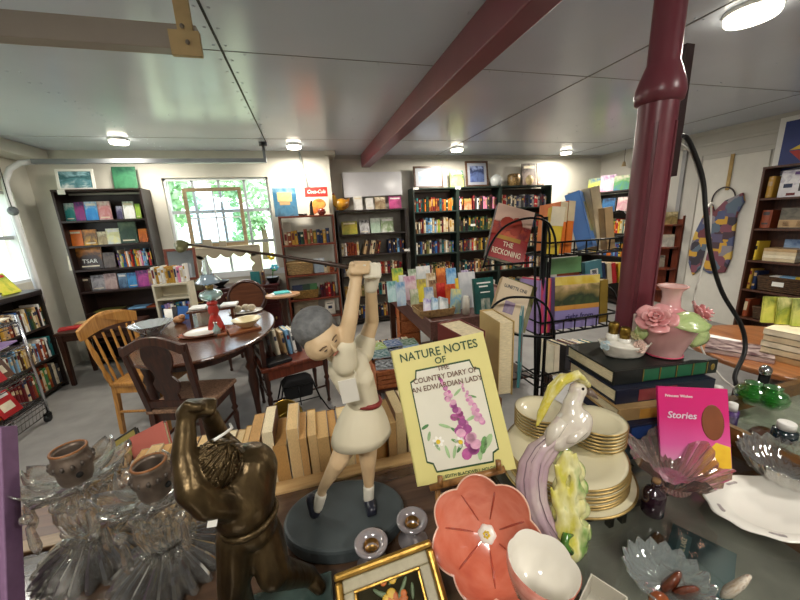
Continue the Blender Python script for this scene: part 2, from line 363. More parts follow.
# ceiling lights
lampm=mat('light_diffuser','#fff4dc',.4,0,0,emit=9)
for i,(px,py,r,lb) in enumerate(((752,15,.11,'round flush ceiling light at the upper right, the nearest one'),(119,142,.085,'round ceiling light above the tall left bookcase'),(294,147,.085,'round ceiling light above the narrow red bookcase'),(457,150,.085,'round ceiling light above the two framed pictures'),(566,153,.085,'round ceiling light in the far right corner, beyond the book spinner'))):
    p=atz(px,py,H-.03); p.z=H
    t=T('ceiling_light',lb,'ceiling light',p,0,'round ceiling lights')
    MB().lathe([(.0,0),(r*1.05,0),(r*1.05,-.015),(r,-.02)],28,cap=False).build('base_ring',mat('lamp_white','#eeeeea',.4,0,0),t)
    MB().lathe([(r,-.02),(r*.99,-.04),(r*.93,-.05),(.001,-.053)],28).build('diffuser',lampm,t)
    L=bpy.data.lights.new('fixture_lamp','AREA'); L.shape='DISK'; L.size=.2; L.energy=(24,23,25,34,28)[i]; L.color=(1,.92,.8)
    lo=bpy.data.objects.new('fixture_lamp',L); COL.objects.link(lo); lo.location=(p.x,p.y,H-.075)
# added area lights under the ceiling, without fittings, brighten foreground and mid room
for (x,y,e) in ((-.6,-.75,34),(1.5,-.75,30),(-1.6,1.9,32),(2.7,2.9,30)):
    L=bpy.data.lights.new('ceiling_fill','AREA'); L.shape='DISK'; L.size=.45; L.energy=e; L.color=(1,.95,.87)
    lo=bpy.data.objects.new('ceiling_fill',L); COL.objects.link(lo); lo.location=(x,y,H-.04)
# sky portals in the window openings guide the daylight
for (loc,rot,sx,sy) in (((-1.04,YB+.22,1.6),(R(-90),0,0),1.3,1.3),((XL-.22,3.6,1.6),(0,R(-90),0),1.0,2.3)):
    L=bpy.data.lights.new('window_portal','AREA'); L.shape='RECTANGLE'; L.size=sx; L.size_y=sy; L.cycles.is_portal=True
    lo=bpy.data.objects.new('window_portal',L); COL.objects.link(lo); lo.location=loc; lo.rotation_euler=rot
w=bpy.data.worlds.new('overcast'); scene.world=w; w.use_nodes=True
bg=w.node_tree.nodes['Background']; bg.inputs[0].default_value=(.86,.95,1,1); bg.inputs[1].default_value=3.8
scene.view_settings.view_transform='Standard'; scene.view_settings.look='None'; scene.view_settings.exposure=0
scene.cycles.max_bounces=10; scene.cycles.transmission_bounces=10; scene.cycles.transparent_max_bounces=12; scene.cycles.sample_clamp_indirect=4
scene.cycles.caustics_refractive=False; scene.cycles.caustics_reflective=False
# overhead door tracks
steel=mat('galvanised_steel','#8d9196',.4,.7,.1,8)
t=T('door_track','grey overhead door track running across above the back window','track',(0,0,0))
MB().box(-2.6,-.36,4.47,4.53,2.32,2.365).build('rail',steel,t)
MB().box(-.39,-.36,4.49,4.51,2.36,2.55).box(-.42,-.33,4.49,4.505,2.5,2.55).build('hanger',steel,t)
pts=[(-2.6,4.5,2.34),(-2.7,4.49,2.33),(-2.78,4.46,2.27),(-2.83,4.43,2.15),(-2.82,4.4,1.95),(-2.8,4.38,1.6),(-2.79,4.37,1.2),(-2.78,4.36,.9)]
MB().tube(pts,.028,8).build('curved_tube',mat('white_tube','#d4d6d6',.4,0,.04),t)
t=T('door_track','beige steel rail hung from the ceiling at the upper left','track',(0,0,0))
MB().box(-2.2,-.31,1.58,1.64,2.25,2.33).build('rail',mat('beige_steel','#a79d92',.45,.2,.08,4),t,bevel=.004)
MB().box(-.37,-.32,1.56,1.58,2.24,2.55).box(-.4,-.3,1.555,1.575,2.22,2.3).build('wooden_hanger',mat('raw_pine','#c2a878',.6,0,.15),t)
MB().box(-.46,-.42,1.57,1.6,2.42,2.55).ball((-.34,1.55,2.26),.008,8).ball((-.35,1.55,2.31),.008,8).build('bolt_plate',mat('grey_plate','#8a8378',.5,.4),t)
t=T('pull_cord','thin cord with a round grey weight hanging from the door track','cord',(0,0,0))
p=aty(13,211,4.36); MB().tube([(p.x,p.y,2.27),(p.x-.005,p.y,2.0),tuple(p)],.004,5).build('cord',seamm,t)
MB().ball(p,(.05,.02,.045),12).build('weight',mat('weight_grey','#5f6163',.5,.4,.3,40),t)
# conduit pipe on the pilaster, white soffit panel over the middle shelves
a=aty(299,152,4.97); b=aty(314,216,4.97)
o=MB().tube([a,b],.014,8).build('conduit_pipe',mat('conduit_grey','#9aa09c',.4,.4),None); tag(o,'thin vertical conduit pipe on the white pilaster','pipe')
o=MB().prism([(.6,2.30),(1.5,2.30),(1.5,1.96),(.6,1.94)],YR-.12,YR-.01).build('wall_heater',mat('gloss_white_enamel','#d2d2d6',.12,0,.02),bevel=.01); tag(o,'glossy white wall unit above the middle bookshelf','heater')
# ================================================================ books
PAL={'black':'#1b1a1d','charcoal':'#39383b','navy':'#1d2b4d','blue':'#2f5d9c','light blue':'#7fb0d6','teal':'#1f6a6c','dark green':'#1e3f2c','green':'#3f7a45','olive':'#6d6a35','lime green':'#9dbb3c','yellow':'#e3c23c','gold':'#b98d35','tan':'#b99a70','beige':'#d3c2a0','cream':'#e7dcc0','white':'#eceae4','grey':'#8e8c88','brown':'#5c3a26','dark brown':'#36231a','rust':'#8f4325','orange':'#dd7326','red':'#b5262a','dark red':'#6e1c20','maroon':'#4f1a24','pink':'#e58fae','magenta':'#bd2f7c','purple':'#5a3a7c','lilac':'#a48bbf','peach':'#e9b592'}
def bookmat(c): return mat('cover_'+c.replace(' ','_'),PAL[c],.38,0,.12,20)
_bm={}
def spine_mesh(c,band,var):
    """unit book standing up, spine toward -y: x thickness, y depth, z height"""
    k=(c,band,var)
    if k in _bm: return _bm[k]
    mb=MB(); out=[(-.5,.5),(-.5,-.42),(-.3,-.48),(0,-.5),(.3,-.48),(.5,-.42),(.5,.5),(.38,.5),(.38,-.36),(-.38,-.36),(-.38,.5)]
    mb.slab(out,0,1,0); mb.box(-.38,.38,-.36,.47,.012,.975,1)
    z={0:[(.62,.78)],1:[(.2,.3),(.72,.9)],2:[(.35,.85)],3:[(.08,.11),(.55,.75),(.88,.91)]}[var]
    for a,b in z: mb.slab([(-.31,-.44),(-.31,-.492),(0,-.51),(.31,-.492),(.31,-.44)],a,b,2)
    me=mb.mesh('book',[bookmat(c),paper,bookmat(band)]); _bm[k]=me; return me
BANDS=['gold','beige','black','tan','dark red','navy','charcoal','gold','cream']
def spine_book(c,t,d,h,M,label,group,name='book'):
    r=rnd.random(); band=rnd.choice([b for b in BANDS if b!=c])
    o=bpy.data.objects.new(name,spine_mesh(c,band,rnd.randrange(4))); COL.objects.link(o)
    o.matrix_world=M@TR((0,0,0),(0,0,0),(t,d,h)); return tag(o,label,'book',group)
def look(c,t,h,hm):
    return ('thick ' if t>.036 else 'thin ' if t<.019 else '')+('tall ' if h>hm*1.1 else 'short ' if h<hm*.9 else '')+c
def row(M,x0,x1,pal,where,h=(.17,.23),d=.15,t=(.016,.04),lean=0,gap=0,setback=.012,cols=None,group=None):
    """a row of spines along local x, spines at local y=0 facing -y, standing on local z=0"""
    L=[];x=x0;i=0
    while True:
        tt=rnd.uniform(*t); hh=rnd.uniform(*h); c=cols[i%len(cols)] if cols else rnd.choice(pal)
        if x+tt>x1: break
        L.append((x+tt/2,tt,hh,c)); x+=tt+.0012+gap; i+=1
        if cols and i>=len(cols): break
    hm=sum(b[2] for b in L)/max(1,len(L))
    cnt={}
    for b in L: cnt[b[3]]=cnt.get(b[3],0)+1
    for k,(xc,tt,hh,c) in enumerate(L):
        lk=look(c,tt,hh,hm); n=len(L)
        if cnt[c]==1: lb='%s book, the only %s one %s'%(lk,c,where)
        elif k==n-1: lb='%s book at the right end %s'%(lk,where)
        elif 'low left' in where: lb='%s book, %s from right %s'%(lk,ORD[min(n-1-k,29)],where)
        else: lb='%s book, %s from left %s'%(lk,ORD[min(k,29)],where)
        a=lean if lean else rnd.uniform(-.01,.01)
        off=abs(math.sin(a))*tt/2
        spine_book(c,tt,d*rnd.uniform(.9,1),hh,M@TR((xc,d/2+setback+rnd.uniform(0,.012),off+.0006),(0,a,0)),lb,group or 'books '+where)
    return L
def face_book(name,label,cat,w,h,t,front,M,border=None,title=None,group=None,pages=paperw,bands=(),picture=None):
    """book/card seen face on: front toward -y, standing on z=0, spine on the left. front: cover material"""
    mats=[front,pages,border or front]
    mb=MB(); e=min(.0025,t*.25)
    if t<.006: mb.box(-w/2,w/2,-t/2,t/2,0,h,0)
    else:
        mb.box(-w/2,w/2,-t/2,-t/2+e,0,h,0).box(-w/2,w/2,t/2-e,t/2,0,h,2).box(-w/2,-w/2+e,-t/2,t/2,0,h,2).box(-w/2+e,w/2-.003,-t/2+e,t/2-e,.003,h-.003,1)
    for (x0,x1,z0,z1,c) in bands:
        mats.append(bookmat(c) if isinstance(c,str) else c); mb.box(w*x0-w/2,w*x1-w/2,-t/2-.0012,-t/2,h*z0,h*z1,len(mats)-1)
    o=mb.build(name,mats); o.matrix_world=M; tag(o,label,cat,group)
    if title:
        for body,size,z,c in title: letters(body,size,bookmat(c) if c in PAL else c,o,(0,-t/2-.0014,h*z),(PI/2,0,0))
    return o
_pc=[0]
def pic(*cols,**k):
    _pc[0]+=1; return ramp_mat('picture_%d'%_pc[0],list(cols),k.get('s',3.2),k.get('g',.7),k.get('axis',2),.35,0,k.get('d',.5),0,False,k.get('n',.6))
def bookcase(name,label,cat,M,w,d,h,shelves,m,back=True,th=.022,top=True,kick=.05,backm=None):
    """front at local y=0, back at y=d, left edge x=0; shelves: heights of the upper face"""
    t=T(name,label,cat,M=M)
    for x in (0,w-th): MB().box(x,x+th,0,d,0,h).build('side_panel',m,t,bevel=.002)
    if back: MB().box(th,w-th,d-.008,d,kick,h-th).build('back_panel',backm or m,t)
    if top: MB().box(0,w,-.004,d,h,h+th).build('top_panel',m,t,bevel=.002)
    for z in shelves: MB().box(th,w-th,.004,d-.009,z-th,z).build('shelf',m,t,bevel=.0015)
    return t
MIX=['black','charcoal','navy','blue','dark green','brown','dark brown','rust','red','dark red','maroon','tan','beige','grey','olive','gold','teal','green']
DARK=['black','charcoal','navy','dark green','brown','dark brown','dark red','maroon','olive','beige','tan','grey','red']
BRIGHT=['white','cream','yellow','orange','red','light blue','blue','pink','lime green','teal','purple','black','beige']
# ---------------- tall dark bookcase, left of the window
w1='of the tall left bookcase'
X0,YF1=-2.66,4.74
zs=[aty(108,y,YF1).z for y in (219.5,244.5,268.5,290.5,312)]
bookcase('bookcase','tall dark brown bookcase left of the window','bookcase',TR((X0,YF1,0)),.86,.26,2.07,zs+[.3,.08],mat('dark_case','#2b1c18',.4,0,.2,6))
def onshelf(px,zi,y=None): p=aty(px,240,YF1); return zs[zi]
def place(px0,px1,z,y,tilt=-.12):
    """frame for a face-on thing spanning two pixel columns at depth y standing at z"""
    yy=1.6
    def X(px):
        lo=None
        # find point on plane y with height z in pixel column px
        for k in range(3):
            pass
        a=aty(px,200,y); b=aty(px,320,y); f=(z-a.z)/(b.z-a.z); return a.x+(b.x-a.x)*f
    xa,xb=X(px0),X(px1); return (xa+xb)/2,xb-xa
def stand(px0,px1,z,y,tilt=-.12,yaw=0):
    x,w=place(px0,px1,z,y); return TR((x,y,z),(tilt,0,yaw)),w
r1=[(61,67,.2,'dark grey book standing face out at the left end','charcoal',None),(67,77,.2,'teal patterned face-out book',None,('#0d5b60','#2c8d8a','#d7e4dd')),(77,87,.21,'purple face-out book with pink lettering',None,('#5b2e7e','#a33d84','#272a66')),(87,100,.21,'bright blue face-out book with red and white emblem',None,('#2a7bd0','#3f9be0','#e6e9ef')),(100,113,.21,'pale pink face-out book',None,('#d9b4b4','#c77d80','#ede0d8')),(118,124,.15,'small dark floral face-out book',None,('#24243c','#5d567c','#a3a5b6')),(125,136,.2,'white face-out book with green leaf drawing',None,('#efeee4','#ffffff','#9db08a')),(137,142,.17,'narrow lime green face-out book',None,('#7fae3b','#a7c84f','#5e8f2c'))]
def faces(rows,z,y,where,h=None,tilt=-.1,t=.02,cat='book',pref='face_out_book',titles={}):
    for i,(a,b,hh,lb,c,cols) in enumerate(rows):
        Mx,w=stand(a,b,z,y+.03)
        fr=bookmat(c) if c else pic(*cols)
        bands=[(.12,.88,.78,.9,'white' if i%2 else 'cream')] if (i%3==0 and not titles.get(i)) else [(.15,.85,.1,.16,'cream')] if i%3==1 else []
        face_book(pref,lb+' '+where,cat,w*.96,hh,t,fr,Mx@TR((0,0,.001)),title=titles.get(i),group=None,bands=bands)
faces(r1,zs[0],YF1+.06,'on the top shelf '+w1)
faces([(70,85,.18,'orange landscape book, left one of a matching pair','orange',('#e29a2e','#8a5a2c','#f2cf5e')),(85,99,.18,'orange landscape book, right one of a matching pair',None,('#f0b63a','#6b4a2c','#d88a2a')),(99,109,.15,'small tan face-out book',None,('#cdb88a','#8f7a55','#e6d9b6')),(108,122,.18,'pale face-out book with yellow flowers',None,('#cdd8d8','#e9e4a4','#e9ecea')),(121,139,.25,'dark green face-out book with a pale oval portrait',None,('#21382c','#2f4c3a','#5f7258')),(140,149,.16,'orange and black face-out book with a round emblem',None,('#1d1714','#d46a1e','#e4821e'))],zs[1],YF1+.06,'on the second shelf '+w1)
faces([(70,78,.17,'narrow cream face-out book','cream',None),(79,105,.25,'large black and orange book lettered TSAR',None,('#1b1512','#3a1f12','#d98a2c')),(105,117,.18,'dark brown face-out book with round seal',None,('#2d2320','#6f5c50','#3b2b26'))],zs[2],YF1+.06,'on the third shelf '+w1,titles={1:[('TSAR',.065,.36,'white')]})
M0=TR((X0,YF1+.02,zs[2])); xa=place(118,118,zs[2],YF1+.02)[0]-X0
row(M0,xa,.83,BRIGHT,'on the third shelf '+w1,h=(.15,.21),d=.15,t=(.014,.026))
faces([(82,92,.16,'dark brown face-out book','dark brown',None),(93,107,.18,'grey face-out book with a pale photograph',None,('#6c6a6c','#b9b3b6','#45444a')),(106,119,.19,'pinkish grey face-out book',None,('#a9837f','#cfb3ac','#7d5f62')),(120,129,.18,'navy face-out book with a pale disc',None,('#1f3556','#5c7ea0','#9db6c9')),(129,140,.18,'bright blue face-out book',None,('#1673bd','#48a2de','#1d4b8c')),(138,151,.2,'magenta and violet face-out book',None,('#8a2d84','#d24fa6','#472a6e')),(150,158,.21,'purple and yellow face-out book',None,('#6c3a94','#e3b13f','#b74b8f'))],zs[3],YF1+.06,'on the fourth shelf '+w1)
for i,(a,b,c,lb) in enumerate(((88,126,'olive','flat olive magazine at the left'),(128,146,'light blue','flat pale blue magazine in the middle'),(147,160,'rust','flat rust red magazine at the right'))):
    x,w=place(a,b,zs[4],YF1+.03); o=MB().cbox((0,0,.008),(min(w,.26),.19,.014)).build('magazine',[bookmat(c)]); o.location=(x,YF1+.12,zs[4]); tag(o,lb+' on the fifth shelf '+w1,'magazine')
MB()
o=MB().cbox((0,0,0),(.07,.003,.05)).build('price_card',[white]); o.location=(X0+.1,YF1-.004,2.065); tag(o,'small white card on the top left of the tall left bookcase','card')
zt=2.07+.022
# pictures on top of it
def picture(name,label,px0,px1,z,y,h,fr,inner,matw=.0,fw=.02,tilt=-.13,cat='picture',mt=None,yaw=0):
    Mx,w=stand(px0,px1,z,y,tilt,yaw); t=T(name,label,cat,M=Mx); w*=.97
    mb=MB().box(-w/2,w/2,-.01,.01,0,fw).box(-w/2,w/2,-.01,.01,h-fw,h).box(-w/2,-w/2+fw,-.01,.01,fw,h-fw).box(w/2-fw,w/2,-.01,.01,fw,h-fw)
    mb.build('picture_frame',fr,t,bevel=.002)
    MB().box(-w/2+fw,w/2-fw,-.002,.008,fw,h-fw).build('mount',mt or inner,t)
    if matw: MB().box(-w/2+fw+matw,w/2-fw-matw,-.004,-.001,fw+matw,h-fw-matw).build('print',inner,t)
    return t
picture('framed_picture','white framed lake landscape on top of the tall left bookcase',58,97,zt,4.86,.235,white,pic('#e5ebec','#5f8f9a','#2f5c62','#9cc3cf'),.02,.025)
face_book('wall_panel','dark green painted canvas on top of the tall left bookcase, right of the lake picture','picture',.24,.26,.02,pic('#2c5a40','#3f7a58','#1f4a3c'),stand(114,140,zt,4.9)[0]@TR((0,0,.001)))
# ---------------- low black bookshelf along the left wall
zl=[.70,.37,.06]
ML=Matrix(((0,-1,0,-2.70),(1,0,0,3.2),(0,0,1,0),(0,0,0,1)))
bookcase('low_bookshelf','low black bookshelf along the left wall under the window','bookcase',ML,1.06,.26,1.02,zl,blackw,backm=blackw)
mb=MB(); 
o=MB().slab([(0,-.03),(1.02,-.03),(1.09,.02),(1.1,.1),(1.1,.265),(0,.265)],0,.03).build('shelf_top_board',blackw); o.matrix_world=ML@TR((0,0,1.043)); 
o.parent=bpy.data.objects['low_bookshelf']; o.matrix_parent_inverse=Matrix(); o.matrix_local=TR((0,0,1.043))
for i,(z,h,pl) in enumerate(((zl[0],(.17,.23),MIX+['lilac','beige','white']),(zl[1],(.17,.22),['beige','cream','white','tan','light blue','yellow','grey','brown','teal','rust']),(zl[2],(.2,.27),['rust','dark red','green','beige','cream','peach','charcoal']))):
    row(ML@TR((0,0,z)),.32,1.03,pl,'on the %s shelf of the low left bookshelf'%('top','middle','bottom')[i],h=h,d=.16,t=(.018,.036) if i<2 else (.025,.05))
o=face_book('magazine_stand_book','yellow green illustrated book propped on the low left bookshelf','book',.22,.22,.012,pic('#c8d23c','#e2d95a','#8fae3a','#d8c96a'),ML@TR((.86,.1,1.075),(-.5,0,0)),bands=[(.1,.9,.8,.92,'red')])
for i,c in enumerate(('light blue','white','charcoal')):
    o=MB().cbox((0,0,.007),(.2,.15,.013)).build('pamphlet',[bookmat(c)]); o.matrix_world=ML@TR((.5+i*.03,.1,1.075+i*.0135),(0,0,.1*i)); tag(o,'%s pamphlet, %s of the small pile on the low left bookshelf'%(c,('bottom','middle','top')[i]),'pamphlet')
# ---------------- dark bench between the two
t=T('low_table','dark brown low bench table in the left corner','table',(-2.46,4.36,0))
MB().box(-.2,.5,-.2,.28,.57,.60).build('top',dkwood,t,bevel=.005)
for x,y in ((-.16,-.16),(.46,-.16),(-.16,.24),(.46,.24)): MB().taper((x,y,0),(.035,.035),(x,y,.57),(.05,.05)).build('leg',dkwood,t)
MB().box(-.14,.44,-.17,-.15,.50,.57).box(-.14,.44,.23,.25,.50,.57).box(-.17,-.15,-.14,.22,.50,.57).box(.45,.47,-.14,.22,.50,.57).build('apron',dkwood,t)
for i,(x,y,c,rz) in enumerate(((-2.6,4.36,'red',.4),(-2.42,4.45,'beige',-.2),(-2.55,4.56,'tan',.1))):
    o=MB().cbox((0,0,.008),(.2,.14,.015)).build('booklet',[bookmat(c)]); o.location=(x,y,.601); o.rotation_euler=(0,0,rz); tag(o,'%s booklet lying on the dark bench in the left corner'%c,'booklet')
# ---------------- red shelf by the pilaster
w2='of the narrow red bookcase'
YR2=4.70; xr0,xr1=-.33,.38
zr=[aty(310,y,YR2).z for y in (244,274.5,299,318)]
bookcase('bookcase','narrow open red wooden bookcase right of the window','bookcase',TR((xr0,YR2,0)),xr1-xr0,.27,1.68,zr+[.08],redwood,back=False)
MR=lambda z:TR((xr0,YR2+.02,z))
row(MR(zr[0]),.04,.66,['dark green','navy','teal','dark green','dark red','rust','gold','navy','beige','olive'],'on the top shelf '+w2,h=(.16,.2),t=(.03,.05))
row(MR(zr[1]),.52,.67,['cream','tan','beige','rust'],'on the second shelf '+w2,h=(.12,.17),t=(.03,.045))
face_book('face_out_book','pale blue face-out booklet beside the basket '+w2,'book',.15,.2,.015,pic('#cfe0ea','#a9bfd6','#e9eef2'),TR((xr0+.46,YR2+.12,zr[1]),(-.1,0,0)))
row(MR(zr[2]),.44,.67,['dark red','maroon','rust','charcoal','red'],'on the third shelf '+w2,h=(.16,.2),t=(.028,.04))
wick=mat('wicker','#a98a5c',.8,0,.45,45,bump=.5,stretch=(1,1,3))
def basket(name,label,loc,w,d,h,m,rz=0,flare=1.1,handle=False):
    t=T(name,label,'basket',loc,rz); mb=MB()
    for k in range(7):
        z0,z1=h*k/7,h*(k+1)/7; f=1/flare+(1-1/flare)*(k+.5)/7; ww,dd=w*f/2,d*f/2
        mb.tube([(-ww,-dd,(z0+z1)/2),(ww,-dd,(z0+z1)/2),(ww,dd,(z0+z1)/2),(-ww,dd,(z0+z1)/2)],h/13,6,0,None,True)
    mb.cbox((0,0,.005),(w/flare,d/flare,.008)); mb.build('woven_body',m,t)
    MB().tube([(-w/2,-d/2,h),(w/2,-d/2,h),(w/2,d/2,h),(-w/2,d/2,h)],h/11,6,0,None,True).build('rim',m,t)
    return t
basket('wicker_basket','tan seagrass basket on the second shelf '+w2,(xr0+.2,YR2+.13,zr[1]+.006),.34,.2,.16,wick)
basket('wicker_basket','brown basket with booklets on the third shelf '+w2,(xr0+.23,YR2+.13,zr[2]+.006),.36,.2,.11,mat('wicker_brown','#8a6a35',.8,0,.4,40,bump=.5))
for i,c in enumerate(('navy','dark green','green')): face_book('booklet','%s booklet standing in the brown basket %s'%(c,w2),'booklet',.14,.17,.008,bookmat(c),TR((xr0+.13+.1*i,YR2+.1+.02*i,zr[2]+.02),(-.15,0,0)))
face_book('framed_drawing','sketch of an animal on a board on the bottom shelf '+w2,'picture',.34,.24,.012,pic('#a99a80','#8a7c66','#c2b59a'),TR((xr0+.22,YR2+.12,zr[3]),(-.1,0,0)),bands=[(.25,.75,.25,.5,'charcoal')])
face_book('leaflet','white leaflet with a round blue emblem on the bottom shelf '+w2,'leaflet',.14,.2,.006,paperw,TR((xr0+.55,YR2+.1,zr[3]),(-.1,0,0)),bands=[(.3,.7,.4,.6,'navy'),(.2,.8,.75,.8,'black')])
face_book('leaflet','white leaflet pinned inside the top left '+w2,'leaflet',.1,.13,.003,paperw,TR((xr0+.09,YR2+.2,1.5),(0,0,0)))
zt=1.68+.022
# on top: book, sign, ornaments
Mx,w=stand(275,299,zt,4.8,-.08); face_book('face_out_book','tall blue book with a straw hat shape on the cover, on the red bookcase','book',.29,.36,.03,pic('#33536a','#4d7d9a','#2f6a8c','#7fa8c0'),Mx,bands=[(.18,.8,.52,.85,mat('straw','#c9b27c',.7,0,.2,30)),(.25,.7,.4,.55,'tan')])
Mx,w=stand(306,331,zt,4.86,-.1)
t=face_book('drink_sign','red and cream vintage soda sign with white script, on the red bookcase','sign',.3,.37,.01,mat('sign_cream','#e8dbc4',.45,0,.05),Mx,bands=[(0,1,.66,1,mat('sign_red','#d2322b',.4,0,.04))])
letters('Coca-Cola',.066,mat('sign_white','#f4efe6',.5,0,0),t,(0,-.0068,.31),(PI/2,0,0),shear=.3,sx=.85)
mb=MB().ball((.02,-.008,.15),(.09,.002,.07),14).ball((-.05,-.008,.08),(.05,.002,.06),12); mb.build('printed_picture',pic('#d2492f','#e3a44d','#b9301f'),t)
o=MB().lathe([(.001,0),(.03,0),(.05,.02),(.055,.045),(.045,.07),(.02,.085),(.001,.088)],16).build('pomander',mat('red_glaze','#6d2118',.2,0,.3,20,coat=.5)); p=place(322,322,zt,4.76); o.location=(p[0],4.76,zt); tag(o,'small round dark red ornament on the red bookcase','ornament')
t=T('figurine','dark bird figurine standing before the soda sign','figurine',(place(312,312,zt,4.76)[0],4.76,zt))
MB().capsule((0,0,.012),(0,0,.13),.028,.02).capsule((0,0,.13),(.01,-.02,.18),.02,.012).ball((0,0,.006),(.04,.03,.006),12).organic('body',mat('dark_bronze','#2c231c',.35,.4,.2),t,voxel=.006)
mb=MB(); 
for k in range(5): mb.ball((.02*k-.04,.006*(k%2),.014),(.022,.02,.014),8)
o=mb.build('shell_garland',mat('dark_shell','#2e261f',.4,0,.3)); o.location=(place(303,303,zt,4.74)[0],4.74,zt); tag(o,'small dark lumpy ornament beside the blue hat book','ornament')
# ---------------- middle black shelf in the recess
w3='of the middle black bookshelf'
Y3=5.06; xm0,xm1=.45,1.5
zm=[aty(370,y,Y3).z for y in (233,256.5,270,291,313)]
zm[2]=(zm[1]+zm[3])/2
zm=[1.45,1.19,.93,.65,.36]
zm=[aty(370,y,Y3).z for y in (233.5,254.5,275,296,318)]
bookcase('bookcase','wide black bookshelf between the red bookcase and the taller shelves','bookcase',TR((xm0,Y3,0)),xm1-xm0,.26,1.735,zm+[.06],blackw,backm=mat('shelf_back','#a19c92',.6,0,.1))
M3=lambda z:TR((xm0,Y3+.02,z))
faces([(354,363,.2,'narrow white card standing','white',None),(366,374,.17,'white and black card standing','white',None),(375,386,.18,'tan card with picture standing',None,('#d9c9a2','#8a6a4a','#efe4c8')),(389,402,.18,'bright pink card standing',None,('#c2357c','#e05a9c','#7d2a5a'))],1.757,Y3+.1,'on top '+w3,t=.012,pref='greeting_card',cat='card')
faces([(342,358,.19,'olive yellow face-out book',None,('#8f9a34','#c2b23c','#5d6a2c')),(360,370,.2,'grey and black face-out book with white emblem',None,('#4a4a4e','#d8d8d8','#2b2b2f')),(371,381,.22,'pale green face-out book',None,('#c9dbc6','#a9c4ad','#e7efe2')),(381,394,.22,'white face-out book with green landscape',None,('#e6e8e0','#7f9a62','#d8d8cc'))],zm[0],Y3+.06,'on the top shelf '+w3)
row(M3(zm[1]),.03,.3,['white','pink','cream','rust','beige'],'at left on the second shelf '+w3,h=(.17,.2),t=(.03,.05))
row(M3(zm[1]),.36,.62,['dark brown','dark red','brown','beige','tan'],'leaning mid second shelf '+w3,h=(.19,.22),t=(.03,.045),lean=.24)
row(M3(zm[1]),.76,1.03,['navy','charcoal','dark brown','white','light blue','black'],'at right on the second shelf '+w3,h=(.19,.22),t=(.028,.04))
row(M3(zm[2]),.03,1.0,DARK+['rust','cream'],'on the third shelf '+w3,h=(.15,.19),t=(.028,.05))
row(M3(zm[3]),.03,1.0,MIX+['cream','white'],'on the fourth shelf '+w3,h=(.15,.19),t=(.03,.05))
row(M3(zm[4]),.03,1.0,MIX+['cream','white'],'on the fifth shelf '+w3,h=(.16,.22),t=(.03,.05))
# ceramic chicken
p=place(341,341,1.757,Y3+.08)
t=T('ceramic_hen','yellow and brown ceramic hen on the left end of the middle black bookshelf','figurine',(p[0],Y3+.08,1.757))
MB().ball((.02,0,.09),(.11,.07,.085),18).ball((0,0,.02),(.07,.05,.02),14).capsule((-.06,0,.1),(-.085,0,.18),.05,.032).ball((-.09,0,.2),(.035,.03,.032)).capsule((.09,0,.11),(.13,0,.16),.04,.02).organic('body',ramp_mat('hen_glaze',['#d6a12a','#b98222','#6b3a1c'],3,.9,0,.25,coat=.4),t,voxel=.008)
MB().ball((-.09,0,.235),(.02,.008,.014),8).ball((-.128,0,.195),(.014,.008,.008),8).build('comb_and_beak',mat('hen_red','#b8432c',.3),t)
# ---------------- three tall black shelves on the back wall
Y4=5.06; xb=[1.62,2.36,3.12,4.1]
z4=[aty(480,y,Y4).z for y in (209,230,250,272,294,316)]
caseb=wood('black_green_case','#14201b','#26332c',.4,2)
names=('left black back bookcase','middle black back bookcase','right black back bookcase')
for i in range(3):
    x0,x1=xb[i]+.002,xb[i+1]-.002
    bookcase('bookcase',('left one of the three tall black bookcases on the back wall','middle one of the three tall black bookcases on the back wall','right one of the three tall black bookcases on the back wall')[i],'bookcase',TR((x0,Y4,0)),x1-x0,.26,2.02,z4+[.07],caseb,backm=mat('case_back','#3a2b22',.5,0,.2))
    pal=[['rust','orange','teal','dark green','brown','dark red'],['dark red','white','beige','maroon','pink','brown','charcoal'],['charcoal','grey','dark red','red','beige','navy','black']][i]
    for k in range(6 if i<2 else 5):
        z=z4[k]; pl=pal if k==0 else [['beige','lime green','tan','grey','brown','light blue','dark red','olive'],['dark green','olive','dark brown','black','cream'],DARK][i] if k==1 else MIX+['cream','white','beige','gold']
        row(TR((x0,Y4+.02,z)),.03,x1-x0-.03 if not(i==1 and k==0) else .12,pl,'on the %s shelf of the %s'%(ORD[k],names[i]),h=(.165,.215) if k!=1 else (.16,.24),t=(.022,.045))
        if i==1 and k==0:
            face_book('face_out_book','small cream face-out book with red flowers on the first shelf of the middle black back bookcase','book',.13,.17,.02,pic('#e5d7b0','#c9683f','#8fa05a'),TR((x0+.2,Y4+.06,z),(-.08,0,0)))
            row(TR((x0,Y4+.02,z)),.29,x1-x0-.03,pal,'right of the flower book on the first shelf, middle black back bookcase',h=(.165,.215),t=(.022,.045))
for (px,pz,i) in ((416,188.5,0),(458,188,1),(407,250,2),(473,225,3)):
    p=aty(px,pz,Y4-.004); o=MB().cbox((0,0,0),(.085,.003,.035)).build('shelf_label',[white]); o.location=p; tag(o,'small white shelf label '+('at the top left of the left black back bookcase','at the top of the middle black back bookcase','under the second row of the left black back bookcase','under the second row of the middle black back bookcase')[i],'label')
zt=2.042
brownfr=wood('brown_frame','#35231a','#57402f',.35,0)
picture('framed_picture','brown framed pale blue print on the left end of the black back bookcases',414,444,zt,5.16,.33,brownfr,pic('#9fb2c6','#7f95b4','#c9d4de'),.05,.03,mt=mat('grey_mount','#9a9fa6',.5,0,.03))
picture('framed_picture','tall brown framed dark blue night print on the black back bookcases',466,489,zt,5.14,.4,brownfr,pic('#2e3a63','#52628c','#1c2444','#8593b5'),.045,.03,mt=mat('grey_mount2','#8b8f98',.5,0,.03))
